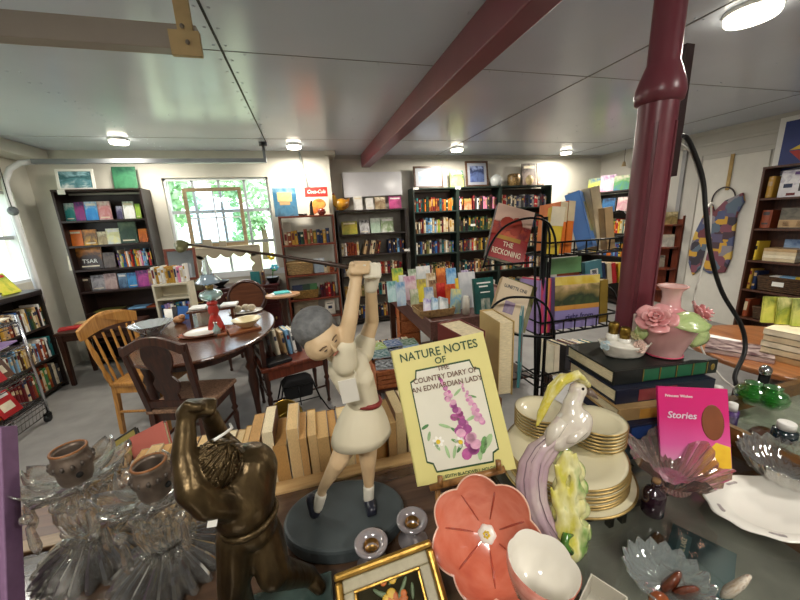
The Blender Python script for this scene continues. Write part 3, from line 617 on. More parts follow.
faces([(450,464,.26,'green and yellow illustrated book standing face out between the two framed prints',None,('#6f9a58','#d4cf7c','#3f6a44','#a8c0c8'))],zt,5.14,'on the black back bookcases')
o=MB().lathe([(.001,0),(.05,0),(.08,.02),(.1,.07),(.095,.13),(.06,.17),(.03,.18),(.028,.19),(.022,.19),(.022,.18),(.001,.178)],24).build('glass_vase',mat('pale_ceramic','#b6bbb9',.2,0,.08,8,coat=.4)); p=place(496,496,zt,5.16); o.location=(p[0],5.16,zt); tag(o,'round pale grey vase on the black back bookcases','vase')
o=MB().lathe([(.001,0),(.09,0),(.1,.02),(.105,.1),(.1,.17),(.085,.19),(.08,.185),(.001,.18)],24).build('decorated_tin',[ramp_mat('tin_pattern',['#6b5230','#a98a55','#3d2c1c','#c7a86a'],7,.2,2,.35,.2)]); p=place(513.5,513.5,zt,5.16); o.location=(p[0],5.16,zt); tag(o,'brown and gold decorated tin on the black back bookcases','tin')
faces([(522,536,.36,'tall dark brown book with pale figures',None,('#4d3a32','#8a7a70','#2f2420','#a39a90')),(537,544,.36,'narrow brown and grey book',None,('#7a5a52','#a9988c','#5a3f3a'))],zt,5.16,'on the right end of the black back bookcases')
o=MB().ball((0,0,.08),(.07,.05,.08),14).build('painted_egg',[pic('#b9925c','#e2cf9c','#7d5a34')]); p=place(530,530,zt,5.06); o.location=(p[0],5.08,zt); tag(o,'rounded tan pot before the tall dark book on the back bookcases','pot')
# ---------------- children's corner shelf
MK=Matrix(((0,1,0,4.92),(-1,0,0,5.26),(0,0,1,0),(0,0,0,1)))
wk='of the corner shelf behind the spinner'
bookcase('bookcase','black shelf of children\'s books in the far right corner','bookcase',MK,.95,.3,1.86,[1.55,1.2,.82,.42,.07],blackw)
for i,(x,w,h,lb,cols) in enumerate(((.16,.24,.25,'green illustrated children\'s book',('#4c9a4c','#cfd25a','#2f6a8c')),(.43,.24,.27,'pink and purple children\'s book',('#d986b4','#f0d9e2','#7a3d84')),(.70,.24,.23,'blue and green children\'s book',('#2f7ab0','#5aa85a','#e6e0c8')))):
    face_book('face_out_book',lb+' on top '+wk,'book',w,h,.02,pic(*cols),MK@TR((x,.1,1.883),(-.1,0,.35)))
for i,(x,w,lb,cols) in enumerate(((.2,.26,'dark green picture book',('#1d4a34','#3a8a4a','#20304a')),(.5,.26,'navy picture book',('#1a2c5a','#2f6a9c','#102040')),(.77,.2,'white and pink picture book',('#d9d3c9','#c98a9a','#efe9df')))):
    face_book('face_out_book',lb+' on the top shelf '+wk,'book',w,.22,.02,pic(*cols),MK@TR((x,.08,1.551),(-.1,0,0)))
for k,z in enumerate((1.2,.82)): row(MK@TR((0,.02,z)),.03,.92,BRIGHT,'on the %s shelf %s'%(('second','third')[k],wk),h=(.18,.24),t=(.025,.05))
# ================================================================ furniture in the middle of the room
def turned(h,r,n=14):
    """profile of a turned leg from floor to h"""
    return [(r*.5,0),(r*.75,.03*h),(r*.5,.08*h),(r*.62,.2*h),(r*.95,.42*h),(r*.6,.5*h),(r*1.1,.55*h),(r*.6,.6*h),(r*.9,.72*h),(r*1.0,h)]
def chair_parts(t,m,seatm,w=.44,d=.42,sh=.45,bh=.95,style='splat',legr=.024):
    MB().slab([(-w/2,d/2),(w/2,d/2),(w/2*.9,-d/2),(-w/2*.9,-d/2)],sh-.02,sh+.012).build('seat',seatm,t,bevel=.008)
    MB().box(-w/2+.03,w/2-.03,d/2-.045,d/2-.02,sh-.08,sh-.02).box(-w/2+.03,w/2-.03,-d/2+.02,-d/2+.04,sh-.08,sh-.02).box(-w/2+.03,-w/2+.05,-d/2+.03,d/2-.03,sh-.08,sh-.02).box(w/2-.05,w/2-.03,-d/2+.03,d/2-.03,sh-.08,sh-.02).build('apron',m,t)
    for x in (-1,1):
        MB().lathe(turned(sh-.02,legr),14,0,TR((x*(w/2-.035),d/2-.035,0))).build('leg',m,t)
        MB().taper((x*(w/2-.06),-d/2-.02,0),(.03,.03),(x*(w/2-.055),-d/2+.02,sh),(.036,.034)).build('leg',m,t)
    MB().tube([(-w/2+.04,0.02,.2),(w/2-.04,0.02,.2)],.011,8).tube([(-w/2+.045,-d/2+.02,.2),(-w/2+.045,d/2-.04,.2)],.011,8).tube([(w/2-.045,-d/2+.02,.2),(w/2-.045,d/2-.04,.2)],.011,8).build('stretcher',m,t)
    y0=-d/2+.02; y1=-d/2-.07; f=lambda z:y0+(y1-y0)*(z-sh)/(bh-sh)
    if style=='splat':
        for x in (-1,1): MB().taper((x*(w/2-.05),y0,sh-.02),(.038,.032),(x*(w/2-.03),f(bh-.04),bh-.04),(.034,.026)).build('back_post',m,t,bevel=.004)
        a=[(-w/2+.02,bh-.09)]+[(-w/2+.02+(w-.04)*k/10,bh-.055+.07*math.sin(PI*k/10)) for k in range(11)]+[(w/2-.02,bh-.09)]+[(w/2-.05-(w-.1)*k/10,bh-.1+.062*math.sin(PI*k/10)) for k in range(11)]
        MB().prism(a,f(bh)-.012,f(bh)+.014).build('top_rail',m,t,bevel=.003)
        o=[(.03,0),(.05,.02),(.045,.05),(.075,.09),(.08,.13),(.05,.17),(.055,.2),(.085,.25),(.09,.3),(.07,.36)]
        pl=[(x,sh+.06+z*(bh-sh-.1)/.36) for x,z in o]+[(-x,sh+.06+z*(bh-sh-.1)/.36) for x,z in o[::-1]]
        M=Matrix(((1,0,0,0),(0,1,(y1-y0)/(bh-sh),y0-(y1-y0)/(bh-sh)*sh),(0,0,1,0),(0,0,0,1)))
        MB().prism(pl,-.008,.008,0,M).build('back_splat',m,t)
        MB().box(-w/2+.05,w/2-.05,f(sh+.06)-.012,f(sh+.06)+.01,sh+.03,sh+.075).build('lower_rail',m,t)
    elif style=='spindle':
        for x in (-1,1): MB().lathe([(.014,0),(.02,.08),(.013,.13),(.019,.25),(.012,bh-sh-.12)],12,0,TR((x*(w/2-.03),y0,sh),(R(9),R(6)*x,0))).build('back_post',m,t)
        for k in range(5):
            x=(k-2)*.07; MB().lathe([(.008,0),(.012,.1),(.007,.15),(.011,.22),(.008,bh-sh-.12)],10,0,TR((x,y0,sh),(R(9),R(3)*(k-2)/2,0))).build('spindle',m,t)
        a=[(-w/2-.05+(w+.1)*k/14,bh-.13+.03*math.sin(PI*k/14)) for k in range(15)]+[(w/2+.06-(w+.12)*k/14,bh-.05+.075*math.sin(PI*k/14)) for k in range(15)]
        rs=[]
        mb=MB()
        for y in (-.013,.013): rs.append([(x,f(bh-.08)+y-.03*math.cos(x/w*2.2)+.02,z) for x,z in a])
        mb.rings(rs,0,True,True,False); mb.build('crest_rail',m,t)
    elif style=='balloon':
        a=[(math.cos(q)*w*.5,bh-.2+.2*math.sin(q)) for q in [2*PI*k/28 for k in range(28)]]
        MB().tube([(x,f(z)-.01,z) for x,z in a],.024,8,0,None,True).build('oval_back_frame',m,t)
        MB().prism([(x*.93,bh-.2+(z-bh+.2)*.93) for x,z in a],f(bh-.2)-.012,f(bh-.2)+.0).build('back_panel',seatm,t)
        for x in (-1,1): MB().taper((x*(w/2-.06),y0,sh-.02),(.03,.03),(x*.1,f(bh-.38),bh-.36),(.03,.026)).build('back_post',m,t)
    return t
woven=mat('woven_seat','#8d6c55',.7,0,.5,60,bump=.6,stretch=(1,3,1))
chair_parts(T('dining_chair','dark dining chair with vase shaped splat and woven seat, nearest the camera','chair',(-.90,2.50,0),R(-14)),chairwood,woven,w=.43,d=.42,bh=.97)
chair_parts(T('dining_chair','golden oak pressed back chair at the left end of the oval table','chair',(-1.36,3.06,0),R(-104)),oak,oak,w=.44,d=.42,bh=.97,style='spindle')
chair_parts(T('dining_chair','dark chair with rounded oval back behind the oval table','chair',(-.80,4.10,0),R(175)),chairwood,wood('brown_panel','#5a3524','#7a4b33',.3,0),w=.42,d=.4,bh=.95,style='balloon')
# side chair used as a display stand for books
t=T('side_chair','low wooden side chair with books and papers on its seat, right of the table','chair',(-.26,2.98,0),R(20))
MB().slab([(-.29,-.2),(.27,-.23),(.3,.18),(-.27,.2)],.44,.475).build('seat',redwood,t,bevel=.008)
MB().box(-.25,.25,-.19,-.16,.36,.44).box(-.25,.25,.13,.16,.36,.44).build('apron',redwood,t)
for x,y in ((-.25,-.17),(.25,-.19),(.26,.15),(-.24,.17)): MB().lathe(turned(.44,.024),12,0,TR((x,y,0))).build('leg',chairwood,t)
MB().tube([(-.25,-.17,.2),(-.24,.17,.2)],.01,8).tube([(-.25,-.17,.16),(.25,-.19,.16)],.01,8).build('stretcher',chairwood,t)
MB().box(-.27,-.235,.13,.165,.44,.76).box(-.27,-.235,-.16,-.13,.44,.70).box(-.265,-.24,-.13,.13,.62,.69).box(-.265,-.24,-.13,.13,.52,.56).build('low_back',chairwood,t)
MC=TR((-.26,2.98,.476),(0,0,R(20)))
for i,(x,c,h,lb) in enumerate(((-.15,'dark brown',.24,'dark brown'),(-.09,'cream',.25,'cream'),(-.03,'tan',.22,'tan'),(.015,'light blue',.23,'pale blue'),(.055,'white',.22,'white'),(.10,'charcoal',.21,'charcoal'))):
    spine_book(c,.03,.17,h,MC@TR((x,.06,0),(0,-.1,0)),'%s book standing upright on the side chair beside the oval table'%lb,'books on the side chair')
o=MB().cbox((0,0,.016),(.2,.15,.03)).build('flat_book',[bookmat('black')],bevel=.003); o.matrix_world=MC@TR((-.14,-.12,0),(0,0,.1)); tag(o,'black book lying flat on the front of the side chair','book')
# black wire stand and brass bucket on the floor
t=T('wire_stand','black wrought iron stand with curled feet on the floor, right of the oval table','stand',(-.20,2.72,0),R(10))
mb=MB()
for s in (-1,1):
    mb.tube([(s*.12,0,.3),(s*.16,-.03,.15),(s*.22,-.06,.03),(s*.25,-.07,.008),(s*.275,-.075,.02),(s*.27,-.075,.04)],.007,6)
    mb.tube([(s*.12,.12,.3),(s*.16,.15,.15),(s*.2,.17,.008)],.007,6)
mb.tube([(-.13,0,.28),(.13,0,.28)],.006,6).tube([(-.13,.12,.28),(.13,.12,.28)],.006,6).tube([(-.12,0,.3),(-.12,.12,.3)],.006,6).tube([(.12,0,.3),(.12,.12,.3)],.006,6).tube([(0,0,.28),(0,-.04,.12)],.005,6).tube([(-.16,-.03,.15),(.16,-.03,.15)],.005,6)
mb.build('iron_frame',blackmetal,t)
MB().prism([(-.11,.16),(.11,.16),(.13,.3),(.09,.34),(-.09,.34),(-.13,.3)],.0,.12).build('black_pouch',mat('black_cloth','#101012',.8,0,.2,30),t,bevel=.015)
t=T('brass_bucket','dull brass ribbed bucket tipped on the floor beside the side chair','bucket',M=TR((-.36,2.50,.08),(R(38),R(28),0)))
brass=mat('old_brass','#8d7433',.3,.9,.3,9)
MB().lathe([(.001,0),(.085,0),(.09,.01),(.12,.2),(.126,.205),(.118,.205),(.086,.015),(.001,.012)],28).build('body',brass,t)
mb=MB()
for z in (.05,.1,.15): mb.lathe([(.088+.032*z/.2+.002,z-.006),(.094+.032*z/.2+.002,z),(.088+.032*z/.2+.004,z+.006)],28)
mb.build('rib',mat('light_brass','#b59a55',.3,.9,.2),t)
MB().tube([(.122*math.cos(q),0,.2+.11*math.sin(q)) for q in [PI*k/12 for k in range(13)]],.004,6,0,TR((0,0,0),(0,0,.7))).build('handle',brass,t)
# oval dining table
TX,TY,TZ=-.905,3.10,.75
t=T('oval_table','dark walnut oval dining table with glossy top holding dishes','table',(TX,TY,0))
el=lambda a,b,n=48:[(a*math.cos(2*PI*k/n),b*math.sin(2*PI*k/n)) for k in range(n)]
MB().slab(el(.545,.76),.722,.75).build('tabletop',tablewood,t,bevel=.01)
MB().slab(el(.43,.62,32),.64,.722).build('apron',chairwood,t)
for x,y in ((.36,-.33),(-.36,-.33),(.32,.45),(-.32,.45)): MB().lathe([(.022,0),(.03,.02),(.02,.06),(.026,.2),(.042,.38),(.03,.46),(.046,.5),(.03,.54),(.042,.6),(.042,.7)],16,0,TR((x,y,0))).build('leg',chairwood,t)
porc=mat('white_porcelain','#e9e6dc',.15,0,.03,coat=.5)
brownrim=mat('brown_glaze','#8a4f35',.25,0,.15,coat=.3)
def T_on(px,py,z=TZ): p=atz(px,py,z); return p
p=T_on(153,334)
zig=lambda n,a:(lambda q,i,r,z:(1+a*math.cos(n*q)*(.3+min(1,z*8)),0))
o=MB().lathe([(.001,.0),(.07,0),(.075,.012),(.12,.05),(.185,.105),(.19,.107),(.178,.102),(.11,.052),(.06,.02),(.001,.018)],64,rib=zig(16,.035)).build('glass_bowl',glass('pressed_glass','#eef5f8',.4,.4)); o.location=(p.x,p.y,TZ); o.scale=(.85,.85,.9); tag(o,'large clear cut glass bowl on the left end of the oval table','bowl')
p=T_on(209,333)
t=T('serving_platter','brown edged oval serving platter with cream plates near the table centre','plate',(p.x,p.y,TZ),R(10))
MB().lathe([(.001,0),(.13,0),(.2,.014),(.205,.018),(.19,.016),(.13,.006),(.001,.006)],40,0,TR((0,0,0),(0,0,0),(1.1,.75,1))).build('platter',brownrim,t)
MB().lathe([(.001,.007),(.09,.007),(.14,.022),(.143,.025),(.13,.022),(.09,.013),(.001,.013)],36,0,TR((-.04,0,0))).build('cream_plate',porc,t)
MB().lathe([(.05,.0),(.14,.024),(.146,.028),(.14,.03)],36,0,TR((-.04,0,0))).build('plate_rim',brownrim,t)
p=T_on(243,331); o=MB().slab([(-.13,-.08),(.12,-.09),(.14,.08),(-.1,.1)],0,.018).slab([(-.13,-.02),(-.13,.03),(-.2,.02),(-.2,-.01)],0,.016).build('cutting_board',wood('board_brown','#7b4426','#9a5f38',.4,0),bevel=.004); o.location=(p.x,p.y+.02,TZ); o.rotation_euler=(0,0,.5); tag(o,'brown wooden cutting board under the cream bowl','board')
o=MB().lathe([(.001,0),(.05,0),(.06,.01),(.115,.065),(.118,.07),(.108,.066),(.05,.02),(.001,.018)],36).build('pottery_bowl',[mat('cream_pottery','#d6c79b',.3,0,.12,12,coat=.3)]); o.location=(p.x+.03,p.y+.06,TZ+.0185); tag(o,'shallow cream pottery bowl on the cutting board','bowl')
# riser, oil lamp, red ewer
p=T_on(212,324); rx,ry=p.x,p.y+.08
t=T('wooden_riser','small wooden riser stand at the middle of the oval table','stand',(rx-.01,ry+.06,TZ),R(5))
MB().box(-.2,.2,-.09,.09,.105,.125).build('top',tablewood,t,bevel=.004)
for x in (-.17,.17): MB().box(x-.012,x+.012,-.08,.08,0,.105).build('foot',tablewood,t)
for i,(dx,c,lb) in enumerate(((-.12,'white','white flat booklet on the left of the wooden riser'),(.14,'white','white folded cloth on the right of the wooden riser'))):
    o=MB().cbox((0,0,.012),(.14,.13,.022)).build('flat_booklet',[bookmat(c)],bevel=.006); o.location=(rx+dx,ry+.06,TZ+.126); tag(o,lb,'booklet')
t=T('oil_lamp','aqua glass oil lamp with clear chimney and shade on the wooden riser','lamp',(rx-.0,ry+.05,TZ+.126)); t.scale=(1.25,1.25,1.2)
aqua=glass('aqua_glass','#c9e6e4',.3,.4)
MB().lathe([(.001,0),(.05,0),(.052,.01),(.02,.03),(.02,.05),(.07,.075),(.082,.1),(.07,.125),(.02,.145),(.001,.146)],28).build('font',aqua,t)
MB().lathe([(.022,.145),(.026,.15),(.026,.175),(.02,.18)],20,cap=True).build('burner',mat('lamp_brass','#9c8550',.3,.8),t)
MB().lathe([(.024,.18),(.085,.195),(.09,.205),(.05,.25),(.045,.26)],28).build('shade',glass('shade_blue','#bcd2e2',.2,.5),t)
MB().lathe([(.03,.26),(.038,.29),(.022,.33),(.018,.37)],20).build('chimney',glass('chimney_glass','#eef4f6',.5,.3),t)
p=T_on(217,330)
t=T('red_figure','red ceramic figure shaped ewer at the centre of the oval table','pitcher',(p.x,p.y,TZ)); t.scale=(.85,.85,.85)
redm=mat('red_ceramic','#a3281f',.35,0,.2,14,coat=.3)
MB().capsule((0,0,.2),(0,0,.24),.05,.045).capsule((0,0,.12),(0,0,.2),.035,.04).capsule((-.045,-.01,.02),(-.02,0,.13),.032,.03).capsule((.05,-.01,.02),(.02,0,.13),.034,.03).capsule((0,.02,.02),(0,.01,.13),.04,.03).organic('body',redm,t,voxel=.006)
MB().lathe([(.02,.0),(.045,.01),(.05,.03),(.036,.045)],18,0,TR((0,0,.255))).build('neck_rim',redm,t)
o=MB().lathe([(.001,0),(.028,0),(.03,.05),(.012,.08),(.01,.1),(.018,.105)],18).build('cruet',aqua); o.location=(T_on(219,333).x,T_on(219,333).y-.05,TZ); tag(o,'small clear glass cruet in front of the red ewer','bottle')
p=T_on(246,312)
o=MB().lathe([(.001,0),(.09,0),(.14,.012),(.142,.016),(.09,.008),(.001,.008)],32,0,TR((0,0,0),(0,0,0),(1.15,.85,1))).build('shell_plate',porc); o.location=(p.x,p.y,TZ); tag(o,'white plate holding round shells at the back of the oval table','plate')
for i,(dx,dy) in enumerate(((-.07,-.01),(.0,.02),(.06,-.01))):
    o=MB().ball((0,0,.035),(.042,.04,.035),14).build('round_shell',mat('shell_tan','#b9ab92',.5,0,.35,25,bump=.4)); o.location=(p.x+dx,p.y+dy,TZ+.009); tag(o,'round tan shell, %s of three on the white plate'%('leftmost','middle','rightmost')[i],'shell')
p=T_on(176,322)
for i,(dx,dy,c,tl,lb) in enumerate(((0.05,.06,'blue',.6,'blue booklet tilted up behind the cut glass bowl'),(.0,.05,'charcoal',.7,'dark booklet leaning behind the cut glass bowl'),(-.07,.03,'white',.9,'white booklet lying tilted behind the cut glass bowl'))):
    face_book('booklet',lb,'booklet',.09,.14,.012,bookmat(c),TR((p.x+dx,p.y+dy+i*.03,TZ+.004),(-tl,.2,.5)))
o=MB().ball((0,0,.035),(.05,.045,.035),14).ball((.03,-.01,.06),(.03,.03,.025),12).build('conch_shell',mat('shell_orange','#c08a5c',.4,0,.3,18,bump=.3)); o.location=(p.x+.05,p.y-.06,TZ); tag(o,'orange brown shell between the glass bowl and the platter','shell')
# ---------------- sideboard under the window and what stands on it
t=T('sideboard','dark mahogany sideboard with brass pulls under the window','sideboard',(-1.0,4.79,0))
MB().box(-.56,.56,-.2,.2,.1,.83).build('carcass',mahog,t,bevel=.004); MB().box(-.58,.58,-.22,.21,.83,.855).build('top',mahog,t,bevel=.005)
for x in (-.53,.53):
    for y in (-.17,.17): MB().taper((x,y,0),(.03,.03),(x,y,.1),(.05,.05)).build('leg',mahog,t)
brassp=mat('brass_pull','#b8985a',.3,.9,.1)
for i,x in enumerate((-.37,0,.37)):
    dr=MB().box(x-.17,x+.17,-.215,-.2,.62,.8).build('drawer',mahog,t,bevel=.004)
    MB().tube([(x-.05,-.217,.73),(x-.045,-.235,.71),(x+.045,-.235,.71),(x+.05,-.217,.73)],.006,6).ball((x-.05,-.217,.735),(.02,.004,.016),8).ball((x+.05,-.217,.735),(.02,.004,.016),8).build('pull',brassp,dr)
    dd=MB().box(x-.17,x+.17,-.215,-.2,.14,.59).build('door',mahog,t,bevel=.004)
    MB().ball((x+.13,-.22,.4),(.012,.01,.02),8).build('knob',brassp,dd)
beige=mat('beige_paint','#a89c86',.6,0,.08,6)
t=T('scalloped_hutch','beige open hutch with scalloped edges standing on the sideboard before the window','shelf',(-.99,4.74,.856))
MB().box(-.38,.38,-.06,.06,.49,.51).build('top_shelf',beige,t,bevel=.003)
def scal(n,L,d0,d1):
    out=[]
    for k in range(n*6+1):
        u=k/(n*6); out.append((u*L,d0+(d1-d0)*abs(math.sin(u*n*PI))))
    return out
s=scal(5,.76,.07,.12); MB().prism([(-.38,.49),(.38,.49)]+[(.38-x,.49-d) for x,d in s],-.06,-.045).build('scalloped_valance',beige,t)
s=scal(3,.42,.07,.12)
for sg in (-1,1): MB().prism([(sg*.38,0),(sg*.38,.42)]+[(sg*(.38-d),.42-x) for x,d in s],-.06,-.045).build('side_panel',beige,t); MB().box(sg*.375-.01,sg*.375+.01,-.045,.06,0,.49).build('side_board',beige,t)
t=T('window_sash','old tan wooden window sash standing in front of the window','window sash',M=TR((-1.07,4.79,1.367),(-.06,0,0)))
tanw=wood('tan_sash','#8a7558','#a8936f',.5,0)
mb=MB(); mb.box(-.33,-.29,-.015,.015,0,.72).box(.29,.33,-.015,.015,0,.72).box(-.29,.29,-.015,.015,0,.045).box(-.29,.29,-.015,.015,.68,.72); mb.build('sash_frame',tanw,t)
MB().box(-.008,.008,-.008,.008,.045,.68).box(-.29,.29,-.008,.008,.35,.366).build('sash_bar',whitefr,t)
MB().box(-.29,.29,-.002,.002,.045,.68).build('sash_pane',pane('sash_glass','#f4faff'),t)
def small(name,label,cat,px,Y,z,prof,m,n=20):
    o=MB().lathe(prof,n).build(name,m); a=aty(px,200,Y);b=aty(px,330,Y); f=(z-a.z)/(b.z-a.z); o.location=(a.x+(b.x-a.x)*f,Y,z); return tag(o,label,cat)
zz=.8565
small('dark_bowl','black footed bowl on the left of the sideboard','bowl',221,4.66,zz,[(.001,0),(.06,0),(.03,.02),(.1,.07),(.11,.09),(.1,.088),(.02,.03),(.001,.03)],blackmetal)
small('stoneware_jar','tall grey green jar at the left end of the sideboard','jar',198,4.64,zz,[(.001,0),(.06,0),(.065,.1),(.06,.2),(.05,.22),(.045,.21),(.001,.2)],mat('jar_green','#8a8a70',.5,0,.2,10))
for i,c in enumerate(('cream','tan')):
    o=MB().cbox((0,0,.016),(.15,.11,.03)).build('flat_book',[bookmat(c)],bevel=.003); o.location=(-.84,4.66,zz+.032*i); tag(o,'%s book lying flat on the sideboard, %s of two'%(c,('lower','upper')[i]),'book')
face_book('standing_book','dark teal book standing face out on the sideboard','book',.11,.17,.02,bookmat('teal'),TR((-.7,4.66,zz),(-.08,0,0))); spine_book('brown',.03,.12,.17,TR((-.6,4.66,zz)),'brown book standing next to the teal book on the sideboard',None)
t=T('potted_flowers','black pot with yellow and blue artificial flowers on the right of the sideboard','plant',(-.49,4.68,zz))
MB().lathe([(.001,0),(.05,0),(.08,.06),(.085,.08),(.07,.078),(.001,.07)],18).build('pot',blackmetal,t)
mb=MB(); mb.tube([(0,0,.07),(.01,0,.2),(.02,0,.33)],.004,5).tube([(0,0,.07),(.03,0,.2)],.004,5).ball((.03,-.02,.17),(.03,.01,.015),8).build('stem',mat('stem_green','#4a8a4a',.6),t)
mb=MB(); 
for k in range(6): mb.ball((.02+.03*math.cos(k*1.05),0,.35+.03*math.sin(k*1.05)),(.02,.01,.02),8)
mb.build('yellow_flower',mat('petal_yellow','#f2cf1f',.5,0,.1),t)
mb=MB()
for k in range(6): mb.ball((.04+.03*math.cos(k*1.05),-.01,.2+.03*math.sin(k*1.05)),(.024,.01,.018),8)
mb.build('blue_flower',mat('petal_blue','#56b7d8',.5,0,.1),t)
for i,(px,h,w_) in enumerate(((208,.1,.1),(223,.07,.08))):
    o=MB().box(-w_/2,w_/2,-.01,.01,0,h).box(-w_/2+.015,w_/2-.015,-.012,-.01,.015,h-.015).build('photo_frame',[beige]); a=place(px,px,1.367,4.69); o.location=(a[0],4.70,1.367); tag(o,'%s small beige frame on top of the scalloped hutch'%('larger left','smaller right')[i],'frame')
# narrow cream shelf with books and a framed print left of the sideboard
creamp=mat('cream_paint','#d2c9b0',.5,0,.06)
bookcase('small_shelf','narrow cream painted shelf of books between tall bookcase and sideboard','bookcase',TR((-1.70,4.22,0)),.36,.2,1.0,[.86,.6,.3,.05],creamp)
row(TR((-1.70,4.23,1.024)),.01,.35,['purple','white','cream','pink','gold','light blue','maroon'],'on top of the narrow cream shelf',h=(.16,.2),d=.13,t=(.024,.036))
row(TR((-1.70,4.23,.6)),.03,.34,['green','lilac','navy','teal','blue','white','purple'],'on the middle shelf of the narrow cream shelf',h=(.17,.21),d=.13,t=(.024,.036))
Mx=TR((-1.42,4.36,1.024),(-.12,0,0))
t=T('wall_mirror','brown framed mirror leaning above the narrow cream shelf','mirror',M=Mx)
MB().box(-.16,-.13,-.012,.012,0,.37).box(.13,.16,-.012,.012,0,.37).box(-.13,.13,-.012,.012,0,.03).box(-.13,.13,-.012,.012,.34,.37).build('mirror_frame',redwood,t,bevel=.003)
MB().box(-.13,.13,-.003,.006,.03,.34).build('mirror_glass',mat('mirror_silver','#b9c4d2',.06,.9,.05,4),t)
# end table with booklets
t=T('end_table','small brown pedestal end table right of the sideboard','table',(-.33,3.95,0))
MB().slab(el(.19,.15,24),.81,.835).build('top',wood('end_top','#a77c58','#c49a72',.35,0),t,bevel=.005)
MB().lathe([(.09,0),(.1,.02),(.03,.06),(.035,.3),(.025,.5),(.04,.75),(.06,.81)],16).build('pedestal',dkwood,t)
for i,(c,dz) in enumerate((('white',0),('teal',.013))):
    o=MB().cbox((0,0,.006),(.2-.04*i,.14,.012)).build('booklet',[bookmat(c) if c!='teal' else mat('turquoise','#48b5b4',.5,0,.1)]); o.location=(-.34,3.95,.8355+dz); o.rotation_euler=(0,0,.2); tag(o,'%s booklet on the small end table'%('white lower','turquoise upper')[i],'booklet')
# ---------------- wire cart at the far left
t=T('wire_cart','chrome wire shelf cart on casters at the left edge','cart',(0,0,0))
cx0,cx1,cy0,cy1=-2.66,-2.38,2.45,3.42
for x in (cx0,cx1):
    for y in (cy0,cy1):
        MB().tube([(x,y,.08),(x,y,.98)],.012,10).build('post',chrome,t)
        MB().lathe([(.001,-.012),(.035,-.012),(.035,.012),(.001,.012)],16,0,TR((x,y-.02,.036),(0,PI/2,0))).build('caster_wheel',mat('black_rubber','#141416',.6),t)
        MB().box(x-.015,x+.015,y-.04,y+.012,.05,.08).build('caster_fork',blackmetal,t)
czs=[.2,.47,.72,.92]
for z in czs:
    mb=MB().tube([(cx0,cy0,z),(cx1,cy0,z),(cx1,cy1,z),(cx0,cy1,z)],.006,6,0,None,True).tube([(cx0,cy0,z-.03),(cx1,cy0,z-.03),(cx1,cy1,z-.03),(cx0,cy1,z-.03)],.004,6,0,None,True)
    for k in range(1,12): x=cx0+(cx1-cx0)*k/12; mb.tube([(x,cy0,z),(x,cy1,z)],.0025,4)
    for k in range(20): y=cy0+(cy1-cy0)*k/19; mb.tube([(cx1,y,z),(cx1,y,z-.03)],.002,4)
    mb.build('wire_shelf',chrome,t)
mb=MB()
for k in range(24): y=cy0+.03+(cy1-cy0-.06)*k/23; mb.tube([(cx1,y,.2),(cx1-.02,y,.06)],.002,4)
mb.tube([(cx1-.02,cy0,.06),(cx1-.02,cy1,.06)],.004,6).tube([(cx1,cy0,.13),(cx1,cy1,.13)],.003,6).build('basket_side',chrome,t)
for i,(z,y,c,lb) in enumerate(((.2,3.2,'red','red magazine leaning on the lowest shelf of the wire cart'),(.2,2.95,'teal','teal magazine leaning on the lowest shelf of the wire cart'),(.2,3.08,'orange','orange magazine leaning on the lowest shelf of the wire cart'),(.47,3.2,'red','red magazine leaning on the second shelf of the wire cart'),(.47,3.0,'charcoal','dark magazine leaning on the second shelf of the wire cart'),(.47,3.31,'brown','brown magazine leaning on the second shelf of the wire cart'))):
    face_book('magazine',lb,'magazine',.19,.22,.01,bookmat(c),TR((cx1-.07-.012*i,y,z+.008),(-.35,0,PI/2)),bands=[(.1,.9,.7,.85,'white'),(.2,.8,.2,.5,'cream')])
for i,z in enumerate((.72,.92)):
    for k in range(3):
        c=('light blue','white','lilac','white','light blue','cream')[i*3+k]
        o=MB().cbox((0,0,.006),(.2,.26,.011)).build('paper_pad',[bookmat(c)]); o.location=(-2.52,3.1+.1*k,z+.007+.0115*k); o.rotation_euler=(0,0,.1*k); tag(o,'%s paper pad, %s of the pile on the %s shelf of the wire cart'%(c,('lowest','middle','uppermost')[k],('third','top')[i]),'paper')
# ---------------- display table in the middle with cards
DX0,DX1,DY0,DY1,DZ=.86,2.0,2.32,3.78,.80
t=T('display_table','brown wooden display table with raised edges full of cards and booklets','table',(0,0,0))
brn=wood('plain_brown','#4a2c24','#66423a',.45,1)
MB().box(DX0,DX1,DY0,DY1,DZ-.03,DZ).build('top_board',brn,t)
for b in ((DX0-.02,DX0,DY0-.02,DY1+.02),(DX1,DX1+.02,DY0-.02,DY1+.02),(DX0,DX1,DY0-.02,DY0),(DX0,DX1,DY1,DY1+.02)): MB().box(*b,DZ-.12,DZ+.025).build('edge_board',brn,t,bevel=.003)
for x in (DX0+.03,DX1-.03):
    for y in (DY0+.03,DY1-.03): MB().box(x-.03,x+.03,y-.03,y+.03,0,DZ-.03).build('leg',dkwood,t)
MB().box(1.1,DX1-.1,DY0+.15,DY1-.1,.10,.12).build('low_shelf',dkwood,t)
def card(px0,px1,yb,yt,lb,fr,z=DZ,t_=.008,cat='card',tilt=-.18,yaw=0,bands=(),title=None,name='greeting_card',roll=0):
    p=atz((px0+px1)/2,yb,z); D=(p-EYE).dot(cf); w=(px1-px0)*D/F*.97
    q=aty((px0+px1)/2,yt,p.y+.02); h=max(.05,q.z-z)
    return face_book(name,lb,cat,w,h,t_,bookmat(fr) if isinstance(fr,str) else fr,TR((p.x,p.y,z+.0015),(tilt,roll,yaw)),bands=bands,title=title)
dt=' on the display table'
card(393,405,290,268,'lime green card at the back left'+dt,pic('#9ccb3c','#e6e24a','#4f9a4a'))
card(388,399,302,281,'aqua card with a round picture at the left edge'+dt,pic('#9fd6d2','#d6eeee','#4b9a96'))
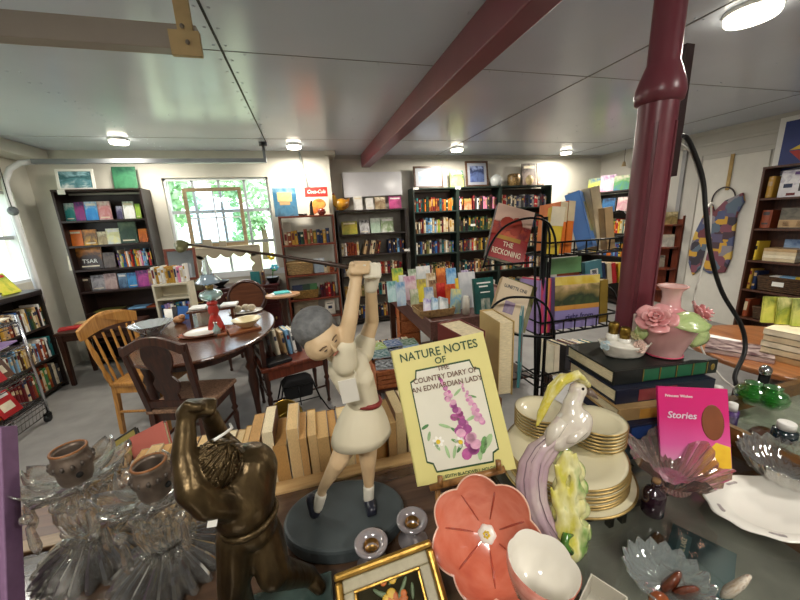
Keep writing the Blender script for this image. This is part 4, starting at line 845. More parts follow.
card(397,407,306,282,'light blue card near the left edge'+dt,pic('#a9cdec','#d9e9f5','#6aa0d0'))
card(405,418,300,276,'pale pink card'+dt+', left of the yellow card',pic('#e3b9cf','#f0dce6','#c78aa8'))
card(418,428,302,279,'yellow card with grey figure in the middle'+dt,pic('#e8d21e','#f0e04a','#9a8a5a'))
card(417,432,287,266,'white card with pale drawing at the back'+dt,pic('#e9ece6','#c9d6d6','#f5f5f0'))
card(437,447,289,268,'orange card at the back'+dt,pic('#e0782a','#c8551d','#ef9a44'))
card(447,458,291,268,'sky blue card at the back'+dt,pic('#5fa8dc','#a5d0ec','#3f86c4'))
card(456,462,296,278,'small yellow card right of the sky blue card'+dt,'yellow')
card(437,447,302,283,'red card in the middle'+dt,pic('#c8242a','#a01a20','#dc4a3c'))
card(446,457,304,284,'orange red card right of the red card'+dt,pic('#e0531f','#ef7a2a','#c23a1a'))
card(425,435,307,287,'pale blue and white card in the middle'+dt,pic('#b4cbe6','#e9eff5','#7fa0cc'))
card(449,461,314,289,'yellow card with a blue bird shape'+dt,pic('#e9e06a','#7fb6d6','#f0ea9a'),roll=.15)
card(460,478,308,272,'tall plain white card'+dt,pic('#d9dade','#c9ccd2','#e6e6e8'),t_=.015)
card(474,496,313,278,'dark teal book with white lettering and a pale figure'+dt,pic('#14504c','#0f423f','#1c605a'),t_=.03,cat='book',name='face_out_book',bands=[(.3,.75,.1,.42,pic('#e2d9c6','#14504c','#b98a78')),(.15,.85,.84,.88,'white'),(.25,.7,.74,.78,'white'),(.3,.8,.58,.61,'white')])
p=atz(466,314,DZ); o=MB().lathe([(.001,0),(.03,0),(.03,.13),(.022,.14),(.022,.155),(.001,.156)],18).build('white_jar',mat('jar_white','#d9d4c6',.4,0,.05)); o.location=(p.x,p.y,DZ); tag(o,'slim white jar before the tall white card'+dt,'jar')
p=atz(432,319,DZ)
b=basket('card_basket','low brown tray basket of booklets at the front corner of the display table',(p.x+.06,p.y+.13,DZ+.006),.30,.24,.06,mat('basket_brown','#9a7a4e',.8,0,.4,40,bump=.5),R(0))
for i,(dx,c,lb) in enumerate(((-.05,pic('#c9b6e0','#eceaf2','#8a7ac0'),'lilac booklet leaning in the tray basket, left one'),(.02,pic('#7fb8dc','#dcecf4','#5a92c0'),'blue booklet leaning in the tray basket, middle one'),(.085,pic('#cfd6dc','#f0f0ee','#a9b0b8'),'white booklet leaning in the tray basket, right one'))):
    face_book('booklet',lb,'booklet',.09,.13,.02,c,TR((p.x+.05+dx,p.y+.08,DZ+.022),(-.55,.35,.15)))
p=atz(380,298,DZ+.03); o=MB().lathe([(.001,0),(.03,0),(.06,.03),(.065,.05),(.055,.05),(.02,.012),(.001,.012)],20).build('orange_bowl',mat('orange_bowl','#d1784a',.35,0,.2,12)); o.location=(DX0+.08,DY1-.12,DZ); tag(o,'small orange bowl at the far left corner of the display table','bowl')
for (a_,b_,yb,yt,lb,c_) in ((409,419,288,269,'small green and white card behind the pink card',('#b9d3b0','#e6ece0','#7fa27a')),(427,437,291,273,'small tan card between the white and orange cards',('#d9c49a','#efe4c8','#a98a5a')),(462,470,288,270,'pale lilac card behind the tall white card',('#c9bcd9','#e9e4f0','#9a8ab9')),(411,420,309,289,'cream card with green picture before the yellow card',('#e6e0c9','#a9b98a','#f0ecdc')),(430,438,300,280,'brown picture card in the middle',('#8a6a4a','#c9a97a','#5a4030')),(400,408,294,275,'white card behind the light blue card',('#e9e9e4','#c9d0d6','#f4f4f0'))):
    card(a_,b_,yb,yt,lb+dt,pic(*c_))
# crates of magazines below
def crate(name,label,x0,x1,y0,y1,z0,h,m):
    t=T(name,label,'crate',(0,0,0)); n=4
    for k in range(n):
        za=z0+h*k/n+.006; zb=z0+h*(k+1)/n-.006
        mb=MB().box(x0,x0+.01,y0,y1,za,zb).box(x1-.01,x1,y0,y1,za,zb).box(x0,x1,y0,y0+.01,za,zb).box(x0,x1,y1-.01,y1,za,zb); mb.build('slat',m,t)
    MB().box(x0,x1,y0,y1,z0,z0+.008).build('base_board',m,t)
    mb=MB()
    for x in (x0+.01,x1-.03):
        for y in (y0+.01,y1-.03): mb.box(x,x+.02,y,y+.02,z0,z0+h)
    mb.build('corner_post',m,t); return t
orw=wood('orange_pine','#a85a30','#c77a48',.5,1)
t=T('low_stand','low dark stand under the slatted crate of magazines','stand',(0,0,0))
MB().box(.44,1.06,2.66,3.5,.105,.13).build('top',dkwood,t)
for x in (.47,1.03):
    for y in (2.69,3.47): MB().box(x-.02,x+.02,y-.02,y+.02,0,.105).build('leg',dkwood,t)
crate('slatted_crate','orange wooden slatted crate of magazines on a low stand before the display table',.46,1.04,2.68,3.48,.131,.17,orw)
cols=['blue','white','light blue','green','charcoal','teal','lime green','cream','navy']
k=0
for i in range(3):
    for j in range(3):
        o=MB().cbox((0,0,.007),(.17,.2,.012)).build('magazine',[pic(PAL[cols[k]],'#dfe6ea',PAL[cols[(k+4)%9]],s=5)]); o.location=(.565+.175*i+.01*j,2.80+.23*j,.303+.012*(k%2)); o.rotation_euler=(rnd.uniform(-.02,.02),0,rnd.uniform(-.15,.15))
        tag(o,'%s glossy magazine in the slatted crate, %s row, %s from left'%(cols[k],('front','middle','back')[j],ORD[i]),'magazine',None); k+=1
for i in range(6):
    spine_book(['navy','white','charcoal','teal','blue','cream'][i],.06,.13,.17,TR((.53+.08*i,3.38,.141)),'%s magazine bundle upright at the back of the slatted crate, %s from left'%(['navy','white','charcoal','teal','blue','cream'][i],ORD[i]),None,'magazine_bundle')
crate('slatted_crate','tall orange slatted crate standing under the display table',.92,1.16,3.53,3.70,.001,.62,orw)
o=MB().box(.40,.85,3.56,4.0,.001,.006).build('striped_mat',[ramp_mat('stripe_mat',['#7d2a34','#d9cdb8','#6a5a50','#c9b9a0'],1,1.,0,.8,const=True,noise=.02)]); tag(o,'striped red and cream mat on the floor left of the display table','rug')
# ---------------- right wall
MRW=Matrix(((0,1,0,5.06),(-1,0,0,2.79),(0,0,1,0),(0,0,0,1)))   # local x runs toward the camera, front faces -X
zg=[atx(756,y,5.08).z for y in (208,237.5,265,290.5)]
zg=[atx(770,198,5.08).z,atx(764,228.5,5.08).z,atx(756,260.5,5.08).z,atx(748,289,5.08).z,atx(740,316,5.08).z]
bookcase('bookcase','brown bookcase of board games and baskets at the right edge','bookcase',MRW,1.1,.28,1.95,zg,wood('game_case','#40251a','#5a3626',.4,2),kick=.02)
def rw(x,z,y=.03,tilt=-.05,yaw=0): return MRW@TR((x,y,z),(tilt,0,yaw))
w5=' on the right bookcase'
spine_book('gold',.06,.2,.23,rw(.07,zg[0],.13),'gold game box at the left end of the top shelf'+w5,None,'game_box')
face_book('game_box','white board game box with black and red discs, top shelf'+w5,'game box',.36,.28,.05,pic('#dcd8de','#efeef0','#8f86a0',s=6),rw(.31,zg[0],.1),bands=[(.45,.75,.2,.5,'charcoal'),(.1,.3,.35,.5,'navy'),(.2,.4,.05,.15,'dark red'),(.75,.9,.15,.3,'dark red'),(.45,.65,.6,.68,'red'),(.3,.9,.82,.93,'purple')])
spine_book('rust',.09,.2,.2,rw(.09,zg[1],.13),'orange red game box on the second shelf'+w5,None,'game_box')
face_book('game_box','dark game box with four round pictures, second shelf'+w5,'game box',.46,.22,.05,pic('#4a4640','#6f6a5c','#2f2c28',s=5),rw(.42,zg[1],.1),bands=[(0,1,.05,.42,'tan'),(.08,.2,.1,.35,'dark red'),(.32,.44,.1,.35,'dark red'),(.56,.68,.1,.35,'dark red'),(.8,.92,.1,.35,'dark red')])
spine_book('yellow',.03,.2,.22,rw(.06,zg[2],.13),'thin yellow book on the third shelf'+w5,None)
for i in range(4):
    o=MB().cbox((0,0,.02),(.28,.2,.036)).build('puzzle_box',[bookmat(('beige','cream','beige','tan')[i])],bevel=.003); o.matrix_world=rw(.27,zg[2]+.037*i,.14,0); tag(o,'beige flat box, %s of the stack of four on the third shelf'%('lowest','second lowest','second highest','highest')[i]+w5,'box')
face_book('game_box','blue sky picture box leaning behind the beige boxes, third shelf'+w5,'game box',.4,.24,.02,pic('#3f6ea8','#9cb8d6','#2a4a7c'),rw(.4,zg[2],.235))
spine_book('gold',.03,.2,.24,rw(.055,zg[3],.13),'thin gold book on the fourth shelf'+w5,None)
spine_book('navy',.04,.2,.22,rw(.1,zg[3],.13),'navy book on the fourth shelf'+w5,None)
dkw=mat('dark_wicker','#4a3420',.8,0,.5,40,bump=.6)
def rbasket(lb,x,z,w,h):
    b=basket('wicker_basket',lb,(0,0,0),w,.22,h,dkw); b.matrix_world=rw(x,z+.006,.135,0)
    o=MB().cbox((0,0,0),(.1,.003,.05)).build('price_tag',[white],b); o.location=(-.03,-.125,h*.6); return b
rbasket('dark wicker basket with white tag on the fourth shelf of the right bookcase',.36,zg[3],.44,.16)
rbasket('dark wicker basket with white tag on the fifth shelf of the right bookcase',.36,zg[4],.42,.14)
for i,(x,c) in enumerate(((.28,'white'),(.36,'light blue'),(.48,'yellow'))):
    o=MB().cbox((0,0,.006),(.14,.12,.012)).build('card_pack',[bookmat(c)]); o.matrix_world=rw(x,zg[3]+.165+.004*i,.14,0,.2*i); tag(o,'%s card pack lying in the upper wicker basket'%c,'card')
o=MB()
for k in range(8): o.ball((.05*(k%4),.04*(k//4),.012*(k%3)),(.035,.03,.018),8)
o=o.build('yarn_balls',mat('pale_green_yarn','#9aa86a',.9,0,.3,30)); o.matrix_world=rw(.28,zg[4]+.14,.11,0); tag(o,'pale green yarn heap in the lower wicker basket','yarn')
spine_book('rust',.05,.2,.22,rw(.07,zg[4],.13),'orange brown book on the fifth shelf'+w5,None); 
# poster above it
t=T('framed_poster','white framed dark blue poster with yellow and red kite shape above the right bookcase','poster',(0,0,0))
MB().box(XR-.035,XR-.005,2.35,2.86,1.82,2.5).build('poster_frame',mat('poster_frame_white','#e6e5e0',.4,0,.02),t)
MB().box(XR-.039,XR-.035,2.4,2.805,1.88,2.45).build('print',mat('poster_blue','#2a3a78',.4,0,.15,3),t)
def wallpoly(pts,m,name): o=MB().add([(XR-.0405,y,z) for y,z in pts],[tuple(range(len(pts)))]).build(name,m,t)
wallpoly([(2.73,2.14),(2.4,2.32),(2.4,2.13)],mat('kite_yellow','#e0bf3a',.4,0,.1),'yellow_shape'); wallpoly([(2.73,2.13),(2.4,2.12),(2.4,1.98),(2.6,1.99)],mat('kite_red','#b3302a',.4,0,.1),'red_shape')
wallpoly([(2.78,1.92),(2.6,1.95),(2.4,1.97),(2.4,1.9),(2.78,1.89)],mat('poster_pale','#c9c9d6',.4,0,.2,30),'pale_shape')
# hook with a patchwork bag on the door
t=T('patchwork_bag','colourful patchwork cloth bag hanging on a ribbon from the white door','bag',(0,0,0))
pb=vor_mat('patchwork',['#5a5470','#c79a3a','#4a3a44','#50587a','#8a848a','#3a3640','#7a4a58','#c9a850','#5a6a7a','#6d3c44'],9)
out=[(3.46,1.56),(3.40,1.60),(3.36,1.50),(3.26,1.63),(3.08,1.72),(3.05,1.6),(3.10,1.45),(3.09,1.2),(3.08,.9),(3.12,.7),(3.3,.66),(3.42,.72),(3.5,.6),(3.58,.78),(3.60,.95),(3.56,1.2),(3.5,1.4)]
mb=MB(); mb.prism([(y,z) for y,z in out],-.05,-.015,0,Matrix(((0,1,0,XR-.01),(1,0,0,0),(0,0,1,0),(0,0,0,1)))); mb.build('cloth',pb,t,bevel=.012)
MB().tube([(XR-.035,3.29+.13*math.cos(q),1.64+.16*math.sin(q)) for q in [PI*k/14-.1 for k in range(16)]],.009,6).build('round_handle',mat('handle_dark','#3a3236',.5),t)
MB().box(XR-.035,XR-.026,3.25,3.29,1.76,2.2).build('ribbon',mat('gold_ribbon','#a88a4e',.5,0,.2),t)
# small card shelf in the corner behind the column
t=T('card_shelf','brown wall shelf of cards partly hidden behind the maroon column','shelf',(XR-.13,4.25,0))
for z in (1.33,1.0,.68,.36): MB().box(-.1,.12,-.5,.0,z-.02,z).build('shelf',redwood,t)
MB().box(-.1,.12,-.01,.01,.1,1.45).build('side_panel',redwood,t); MB().box(.085,.12,-.51,-.5,.1,1.45).build('side_panel',redwood,t)
MB().box(.11,.125,-.5,0,.1,1.4).build('back_panel',redwood,t)
for i,(y,z,c) in enumerate(((3.85,1.33,pic('#c9a96a','#7a6a3a','#e0d0a0')),(4.08,1.33,pic('#8a9a5a','#e0d8b0','#5a6a3a')),(3.85,1.0,pic('#e0dcd0','#a9a59a','#c9c0a9')),(4.08,1.0,pic('#d9d3c0','#7a7468','#efe9d9')),(3.95,.68,pic('#6a6258','#a59a86','#3a342e')))):
    face_book('greeting_card','%s on the card shelf behind the column'%('tan card at right on the upper row','green and cream card at left on the upper row','white card at right on the second row','grey and white card at left on the second row','dark card on the third row')[i],'card',.15,.18,.006,c,TR((XR-.13,y,z+.001),(-.1,0,R(-40))))
# pink tassel and lamp hanging by the corner
o=MB().lathe([(.008,.16),(.02,.15),(.02,.13),(.045,.06),(.06,0),(.001,.0)],14).build('pink_tassel',mat('pink_cloth','#d98a92',.8,0,.15,30)); p=aty(625,205,5.0); o.location=(p.x,5.0,p.z-.08); tag(o,'small pink cloth hanging at the corner shelf beside the column','cloth')
t=T('bell','small tan bell hanging on a cord from the ceiling in the far corner','bell',(5.1,4.75,0)); p=aty(624,164,4.75); t.location=(p.x,4.75,0)
MB().lathe([(.012,p.z+.04),(.02,p.z+.03),(.035,p.z-.03),(.04,p.z-.035),(.001,p.z-.035)],16).build('bell_body',mat('bell_tan','#a8926a',.4,.3),t); MB().tube([(0,0,p.z+.04),(0,0,H)],.003,5).build('cord',seamm,t)
# round side table on the right with books
RX,RY,RZ=2.66,1.16,.75
t=T('round_table','round honey brown wooden table on the right with books on it','table',(RX,RY,0))
MB().slab(el(.48,.48),.715,.75).build('tabletop',wood('honey_wood','#7d4a26','#a46a3c',.3,1,coat=.3),t,bevel=.01)
MB().lathe([(.25,0),(.26,.03),(.06,.08),(.05,.4),(.08,.6),(.06,.7),(.2,.715)],24).build('pedestal',dkwood,t)
def flat(px,py,z,w,d,h,c,lb,rz,cat='book',name='flat_book',title=None):
    p=atz(px,py,RZ); mb=MB().box(-w/2,w/2,-d/2,d/2,0,.003,0).box(-w/2,w/2,-d/2,d/2,h-.003,h,0).box(-w/2,-w/2+.004,-d/2,d/2,0,h,0).box(-w/2+.004,w/2-.004,-d/2+.004,d/2-.004,.003,h-.003,1)
    o=mb.build(name,[c if not isinstance(c,str) else bookmat(c),paperw]); o.location=(p.x,p.y,z); o.rotation_euler=(0,0,rz); return tag(o,lb,cat)
flat(738,352,RZ+.0005,.22,.28,.03,pic('#8a5a5a','#c9b6b0','#4a3034',s=5),'magazine style book lying flat on the round table',.5)
flat(722,340,RZ+.0005,.12,.16,.004,'white','white paper slip on the far edge of the round table',.3,'paper','paper_slip')
for i in range(5): flat(794,358,RZ+.0005+.034*i,.26,.2,.032,('tan','beige','cream','beige','cream')[i],'%s book, %s in the stack on the round table'%(('tan','beige','cream','beige','cream')[i],('lowest','second from bottom','middle','second from top','topmost')[i]),.15+.05*(i%2))
q=atz(800,358,RZ)
for i,(dx,c) in enumerate(((-.12,pic('#c9cf4a','#e6e26a','#7a8a2f')),(-.06,pic('#d9d24e','#8a9a3a','#efe9a0')),(0,pic('#b9c94a','#e0e080','#5f7a3a')),(.06,pic('#d2cc5a','#6f8a3a','#ece6a2')))):
    face_book('face_out_book','yellow green picture book, %s of four standing on the round table stack'%ORD[i],'book',.10,.15,.012,c,TR((q.x+dx*.5+.02,q.y+.03-dx*.8,RZ+.172),(-.12,0,R(-35))))
# ================================================================ wire spinner of books
SY=1.14
def quadM(TL,TR_,BR,BL):
    """frame of an upright flat thing from its four world corners: x to the right, z up, front toward -y; origin bottom middle"""
    o=(BL+BR)/2; x=((TR_-TL)+(BR-BL)).normalized(); z=((TL+TR_)/2-o).normalized(); y=z.cross(x).normalized(); x=y.cross(z)
    w=((TR_-TL).length+(BR-BL).length)/2; h=((TL+TR_)/2-o).length
    return frame(x,y,z,o),w,h
def quad(pts,D):
    if not isinstance(D,(list,tuple)): D=[D]*4
    return quadM(*[atd(p[0],p[1],d) for p,d in zip(pts,D)])
pc=atd(541,300,1.42); SX,SYC=pc.x,pc.y
t=T('book_spinner','black wire book spinner rack with looped pockets behind the counter','rack',(SX,SYC,0))
L=Vector((SX,SYC,0))
MB().tube([(0,0,.02),(0,0,1.58)],.011,8).tube([(.05,.02,.02),(.05,.02,1.56)],.006,6).build('post',blackmetal,t)
MB().lathe([(.001,0),(.22,0),(.22,.015),(.05,.03),(.02,.06)],24).build('foot',blackmetal,t)
wr=.0045
def pocket(name,x0,x1,z0,yf,yb,fh=.055,arcs=True):
    mb=MB(); a=lambda x,y,z:Vector((x,y,z))-L
    mb.tube([a(x0,yf,z0),a(x1,yf,z0),a(x1,yb,z0),a(x0,yb,z0)],wr,6,0,None,True)
    mb.tube([a(x0,yb,z0+fh),a(x0,yf,z0+fh),a(x1,yf,z0+fh),a(x1,yb,z0+fh)],wr,6)
    n=7
    for k in range(n+1): x=x0+(x1-x0)*k/n; mb.tube([a(x,yf,z0+fh),a(x,yf,z0),a(x,yb,z0)],wr*.8,5)
    for x in (x0,x1):
        if arcs: mb.tube([a(x,yf,z0+fh)]+[a(x,(yf+yb)/2-(yb-yf)/2*math.cos(q),z0+fh+.11*math.sin(q)) for q in [PI*k/10 for k in range(11)]],wr,6)
    mb.tube([a((x0+x1)/2,yb,z0),Vector((0,0,z0+.02))],wr,5).tube([a(x0,yb,z0),Vector((0,0,z0+.02))],wr,5)
    return mb.build('wire_pocket',blackmetal,t)
A0=aty(549,257,SY); A1=aty(626,257,SY+.02); zA=A0.z
C0=aty(540,336,SY); C1=aty(612,336,SY); zC=C0.z
pocket('a',A0.x,A1.x,zA,SY,SY+.16); pocket('c',C0.x,C1.x+.02,zC,SY,SY+.16)
pocket('e',A0.x-.02,A1.x,zC+.02,SY+.2,SY+.36,arcs=False); pocket('f',C0.x,C1.x,zC-.24,SY,SY+.16,arcs=False)
# left-hand pockets: loops that hold the two big novels
def loop(pts,D): 
    P=[atd(x,y,D)-L for x,y in pts]; 
    Q=[]
    for i in range(len(P)-1):
        for k in range(4):
            u=k/4; p0=P[max(i-1,0)];p1=P[i];p2=P[i+1];p3=P[min(i+2,len(P)-1)]
            Q.append(.5*((2*p1)+(p2-p0)*u+(2*p0-5*p1+4*p2-p3)*u*u+(3*p1-p0-3*p2+p3)*u**3))
    Q.append(P[-1]); MB().tube(Q,wr,6).build('wire_loop',blackmetal,t)
loop([(483,268),(490,246),(502,229),(516,221),(530,218),(541,219)],1.26)
loop([(536,262),(487,266),(483,268)],1.27)
loop([(541,219),(549,224),(555,238),(556,256)],1.26)
loop([(486,325),(492,308),(504,299),(518,297),(535,298)],1.20)
loop([(535,298),(546,306),(553,322),(554,338)],1.20)
loop([(486,325),(512,334),(554,338)],1.21)
loop([(535,222),(535,300),(535,405)],1.30)
loop([(548,262),(545,330),(541,400)],1.34)
# novels on it
def ftitle(o,t_,lines):
    for body,size,x,z,c,sx in lines: letters(body,size,bookmat(c) if c in PAL else c,o,(x,-t_/2-.0014,z),(PI/2,0,0),sx=sx)
Mq,w,h=quad([(497,205),(537,210),(522,264),(487,256)],[1.33,1.33,1.29,1.29])
o=face_book('novel','red and cream novel titled The Reckoning in the upper left loop of the spinner','book',w,h,.035,mat('reck_red','#9c2a2a',.3,0,.12,10),Mq@TR((0,.02,0)),border=bookmat('charcoal'),bands=[(0,1,.66,1,mat('reck_cream','#dcb9a6',.4,0,.06)),(.15,.8,.36,.43,'gold'),(0,1,.43,.68,pic('#a8402c','#d0603a','#7e2430','#c98a6a',s=4,g=.3))])
MB().ball((-.02,-.019,h*.66),(.03,.001,.03),12).ball((.015,-.019,h*.64),(.025,.001,.04),12).build('printed_figure',mat('reck_fig','#a33a28',.4,0,.2,30),o)
ftitle(o,.035,[('THE',.028,0,h*.28,'cream',.8),('RECKONING',.032,0,h*.13,'cream',.62)])
Mq,w,h=quad([(501,277),(535,286),(519,330),(490,326)],[1.28,1.28,1.24,1.24])
o=face_book('novel','pale tan novel titled Lunette One in the lower left loop of the spinner','book',w,h,.035,mat('lun_tan','#cbb592',.4,0,.08,6),Mq@TR((0,.02,0)),border=bookmat('tan'),bands=[(.3,.62,.3,.55,pic('#3c2f50','#8a6a8a','#d3b9a0',s=4))])
ftitle(o,.035,[('LUNETTE ONE',.019,0,h*.84,'charcoal',.72)])
o=face_book('novel','pale green topped book standing behind the tan novel','book',w,h*1.02,.03,bookmat('olive'),Mq@TR((.035,.065,.02)),border=mat('pale_green','#a8b58a',.5)); 
def upright(px0,px1,z,yt,Y,lb,fr,t_=.03,tilt=-.1,roll=0,yaw=0,**k):
    a=aty((px0+px1)/2,yt,Y); b=place(px0,px1,z,Y); h=a.z-z
    return face_book(k.pop('name','novel'),lb,k.pop('cat','book'),b[1]*.97,h,t_,fr if not isinstance(fr,str) else bookmat(fr),TR((b[0],Y,z+.006),(tilt,roll,yaw)),**k),h
# upper right pocket
def spine_up(px,z,yt,Y,c,t_,lb,roll=0,d=.13,bands=None,yaw=0):
    a=aty(px,yt,Y); b=place(px,px,z,Y); h=a.z-z; mats=[bookmat(c) if isinstance(c,str) else c,paper]
    mb=MB().box(-t_/2,t_/2,0,.003,0,h).box(-t_/2,-t_/2+.003,0,d,0,h).box(t_/2-.003,t_/2,0,d,0,h).box(-t_/2+.003,t_/2-.003,.003,d-.004,.003,h-.003,1)
    for (z0,z1,cc) in (bands or []): mats.append(bookmat(cc)); mb.box(-t_/2,t_/2,-.0012,0,h*z0,h*z1,len(mats)-1)
    o=mb.build('novel',mats); o.matrix_world=TR((b[0],Y,z+.006),(-.08,roll,yaw)); return tag(o,lb,'book')
yw=mat('novel_yellow','#e9c93a',.4,0,.08)
spine_up(552,zA,208,SY+.03,yw,.05,'thick yellow and white novel at the left end of the upper spinner pocket',.1,bands=[(.6,1,'cream')],yaw=-.5)
spine_up(560,zA,203,SY+.03,'orange',.035,'orange novel with cream top, beside the yellow novel in the spinner',.1,bands=[(.62,1,'beige')])
spine_up(567.5,zA,202,SY+.03,'orange',.033,'second orange novel with cream top, left of the blue spinner book',.1,bands=[(.62,1,'beige')])
o=spine_up(585,zA+.01,190,SY+.05,mat('sky_cover','#5b90d8',.4,0,.06),.06,'thick light blue book leaning in the upper spinner pocket',-.30,d=.17,yaw=-.95)
MB().box(.03,.0312,.03,.14,.07,.2).build('cover_picture',pic('#8a9a6a','#c9b98a','#5a6a4a',s=5),o)
o=spine_up(603,zA,186,SY+.07,'beige',.05,'cream paged book leaning right of the blue spinner book',-.2)
o=spine_up(611,zA,208,SY+.04,'tan',.045,'tan book at the right end of the upper spinner pocket',-.12)
# row of the middle
upright(549,581,zC+.20,259,SY+.24,'plain green booklet between the upper and lower spinner pockets',mat('soft_green','#6f9f6a',.5,0,.06),.008,name='booklet',cat='booklet')
o,h=upright(584,601,zC+.16,262,SY+.22,'teal book with a white framed picture in the rear spinner pocket',mat('teal_grey','#4a7f8c',.4,0,.1),.02,bands=[(.3,.75,.2,.55,'white'),(.38,.67,.25,.5,'navy')],roll=-.1)
for i,(px,c,lb) in enumerate(((578,'rust','rust book left of the teal book in the rear spinner pocket'),(604,'navy','dark blue book right of the teal book in the rear spinner pocket'),(610,'beige','cream spined book in the rear spinner pocket'),(614.5,'red','red spined book in the rear spinner pocket'),(621,'yellow','yellow orange book at the right end of the rear spinner pocket'))):
    spine_up(px,zC+.12,264,SY+.24,c,.03,lb,-.12)
# lower pocket
Yc=SY+.03
o,h=upright(551,596,zC,278,Yc,'landscape painting book lettered right from in the lower spinner pocket',mat('lav','#8d82b4',.4,0,.06),.03,bands=[(0,1,.45,.84,pic('#24301f','#4a5a34','#2b3a28','#8a7a4a','#d9b98a',s=3,g=1.1)),(0,1,.36,.45,pic('#b5702f','#d09a4a','#8a5a2a')),(0,1,.84,1,pic('#e3d04a','#efe28a','#d9b93a'))],roll=.03)
ftitle(o,.03,[('right from',.036,.012,h*.22,mat('dark_lilac','#2c2554',.4),1)])
o=spine_up(545,zC,281,SY+.01,pic('#d9486a','#7a4a9a','#e0a03a','#c93a6a',axis=0,s=2,g=1.4),.05,'striped pink, orange and purple spined book beside the landscape book',.03,bands=None)
mats=[]
o=spine_up(539.5,zC,283,SY+.01,'lilac',.014,'thin lilac book at the left end of the lower spinner pocket',.03)
o=spine_up(603,zC,282,Yc,mat('gold_cloth','#a3873a',.3,.4,.15,12),.045,'gold cloth book at the right end of the lower spinner pocket',.0)
for i in range(5): spine_up(556+11*i,zC-.235,348,SY+.05,('cream','charcoal','dark red','white','teal')[i],.03,'%s book in the lowest spinner pocket, %s from left'%(('cream','charcoal','dark red','white','teal')[i],ORD[i]),.04)
# ================================================================ the counter in front
CZ=1.0
darktop=wood('counter_top_wood','#3a2a20','#5a4434',.16,0,5,coat=.5)
t=T('shop_counter','dark wooden shop counter with polished top and pale back rail','counter',(0,0,0))
MB().box(-1.3,.36,.12,.70,.955,CZ).build('top',darktop,t,bevel=.003)
MB().box(-1.28,.35,.16,.68,.0,.955).build('carcass',counterwood,t)
MB().box(-1.3,.36,.70,.735,.93,CZ+.006).build('back_rail',blond,t,bevel=.003)
# ledge with the row of paperbacks
t=T('book_ledge','brown wooden ledge behind the counter holding a row of paperbacks','shelf',(0,0,0))
MB().box(-1.1,.34,.737,.98,.885,.91).build('board',counterwood,t,bevel=.003)
MB().box(-1.1,.34,.737,.755,.91,.945).build('front_lip',redwood,t,bevel=.002)
MB().box(-1.08,-1.05,.76,.96,0,.885).box(.29,.32,.76,.96,0,.885).build('support',counterwood,t)
LZ=.911
def fore(x,th,h,c,lb,y=.765,d=.125,lean=0,pg=None):
    mats=[bookmat(c),pg or paper]; mb=MB().box(-th/2,-th/2+.0012,0,d,0,h).box(th/2-.0012,th/2,0,d,0,h).box(-th/2,th/2,d-.0015,d,0,h).box(-th/2+.0012,th/2-.0012,.001,d-.0015,.0015,h-.0015,1)
    o=mb.build('paperback',mats); o.location=(x,y,LZ+abs(lean)*th/2+.0005); o.rotation_euler=(0,lean,0); return tag(o,lb,'book',None)
pgs=[mat('page_tan_%d'%i,c,.85,0,.14,120,stretch=(8,1,1)) for i,c in enumerate(('#d2a468','#dfbd86','#ecdcb6','#bd8f52','#dcc493','#cfa970'))]
x=-.46; i=0; seq=[(.02,.165,0),(.024,.17,1),(.022,.165,0),(.03,.172,3),(.02,.168,0),(.026,.17,1),(.03,.175,1),(.02,.172,2),(.018,.168,4),(.022,.172,1),(.024,.19,0),(.024,.208,2),(.028,.18,3),(.024,.206,1),(.016,.188,0),(.02,.186,1),(.026,.18,5),(.02,.176,3),(.03,.18,4),(.022,.178,0),(.024,.182,2),(.03,.186,3),(.02,.182,5),(.026,.192,4),(.024,.19,2),(.022,.186,0)]
N=len(seq)
for k,(th,h,pg) in enumerate(seq):
    th*=1.14
    if x+th>.30: break
    big={11:'tall cream edged paperback, the tallest in the row on the ledge',13:'tall tan edged paperback, right of the tallest in the ledge row'}
    lb=big.get(k,'%s paperback, page edges outward, %s from left in the ledge row'%(('tan','pale tan','cream edged','brown edged','beige','light brown')[pg],ORD[k]))
    fore(x+th/2,th,h-.012*(h<.19),['tan','beige','tan','gold','tan','brown'][k%6],lb,y=.762+rnd.uniform(0,.012),lean=rnd.uniform(-.02,.02),pg=pgs[pg]); x+=th+.0008
# slanting books at the left end of the ledge
for nm,pts,D,c,lb,tt in (('slanted_book',[(136,446),(160,414),(167,448),(146,482)],[.98,1.02,.98,.94],'salmon','salmon pink book slanting at the left end of the ledge',.02),('slanted_book',[(112,448),(134,424),(141,446),(120,475)],[1.0,1.04,1.0,.96],'ylw','black and yellow book slanting left of the salmon pink book',.012)):
    Mq,w,h=quad(pts,D); face_book(nm,lb,'book',w,h,tt,mat('salmon_cover','#c06a5c',.4,0,.08) if c=='salmon' else mat('dark_cover','#2b2a24',.4),Mq,pages=paper,bands=[(.08,.92,.08,.92,mat('mustard','#8a7c3a',.5,0,.1))] if c!='salmon' else [])
t=T('woven_bowl','small brown woven bowl at the left end behind the glass lamps','bowl',(-.55,.87,.911))
MB().lathe([(.001,0),(.04,0),(.06,.1),(.064,.13),(.056,.13),(.036,.01),(.001,.01)],24).build('body',wick,t); MB().tube([(.062*math.cos(q),.062*math.sin(q),.13) for q in [2*PI*k/24 for k in range(24)]],.006,6,0,None,True).build('rim',mat('wick_dark','#7a5a30',.7,0,.3,40),t)
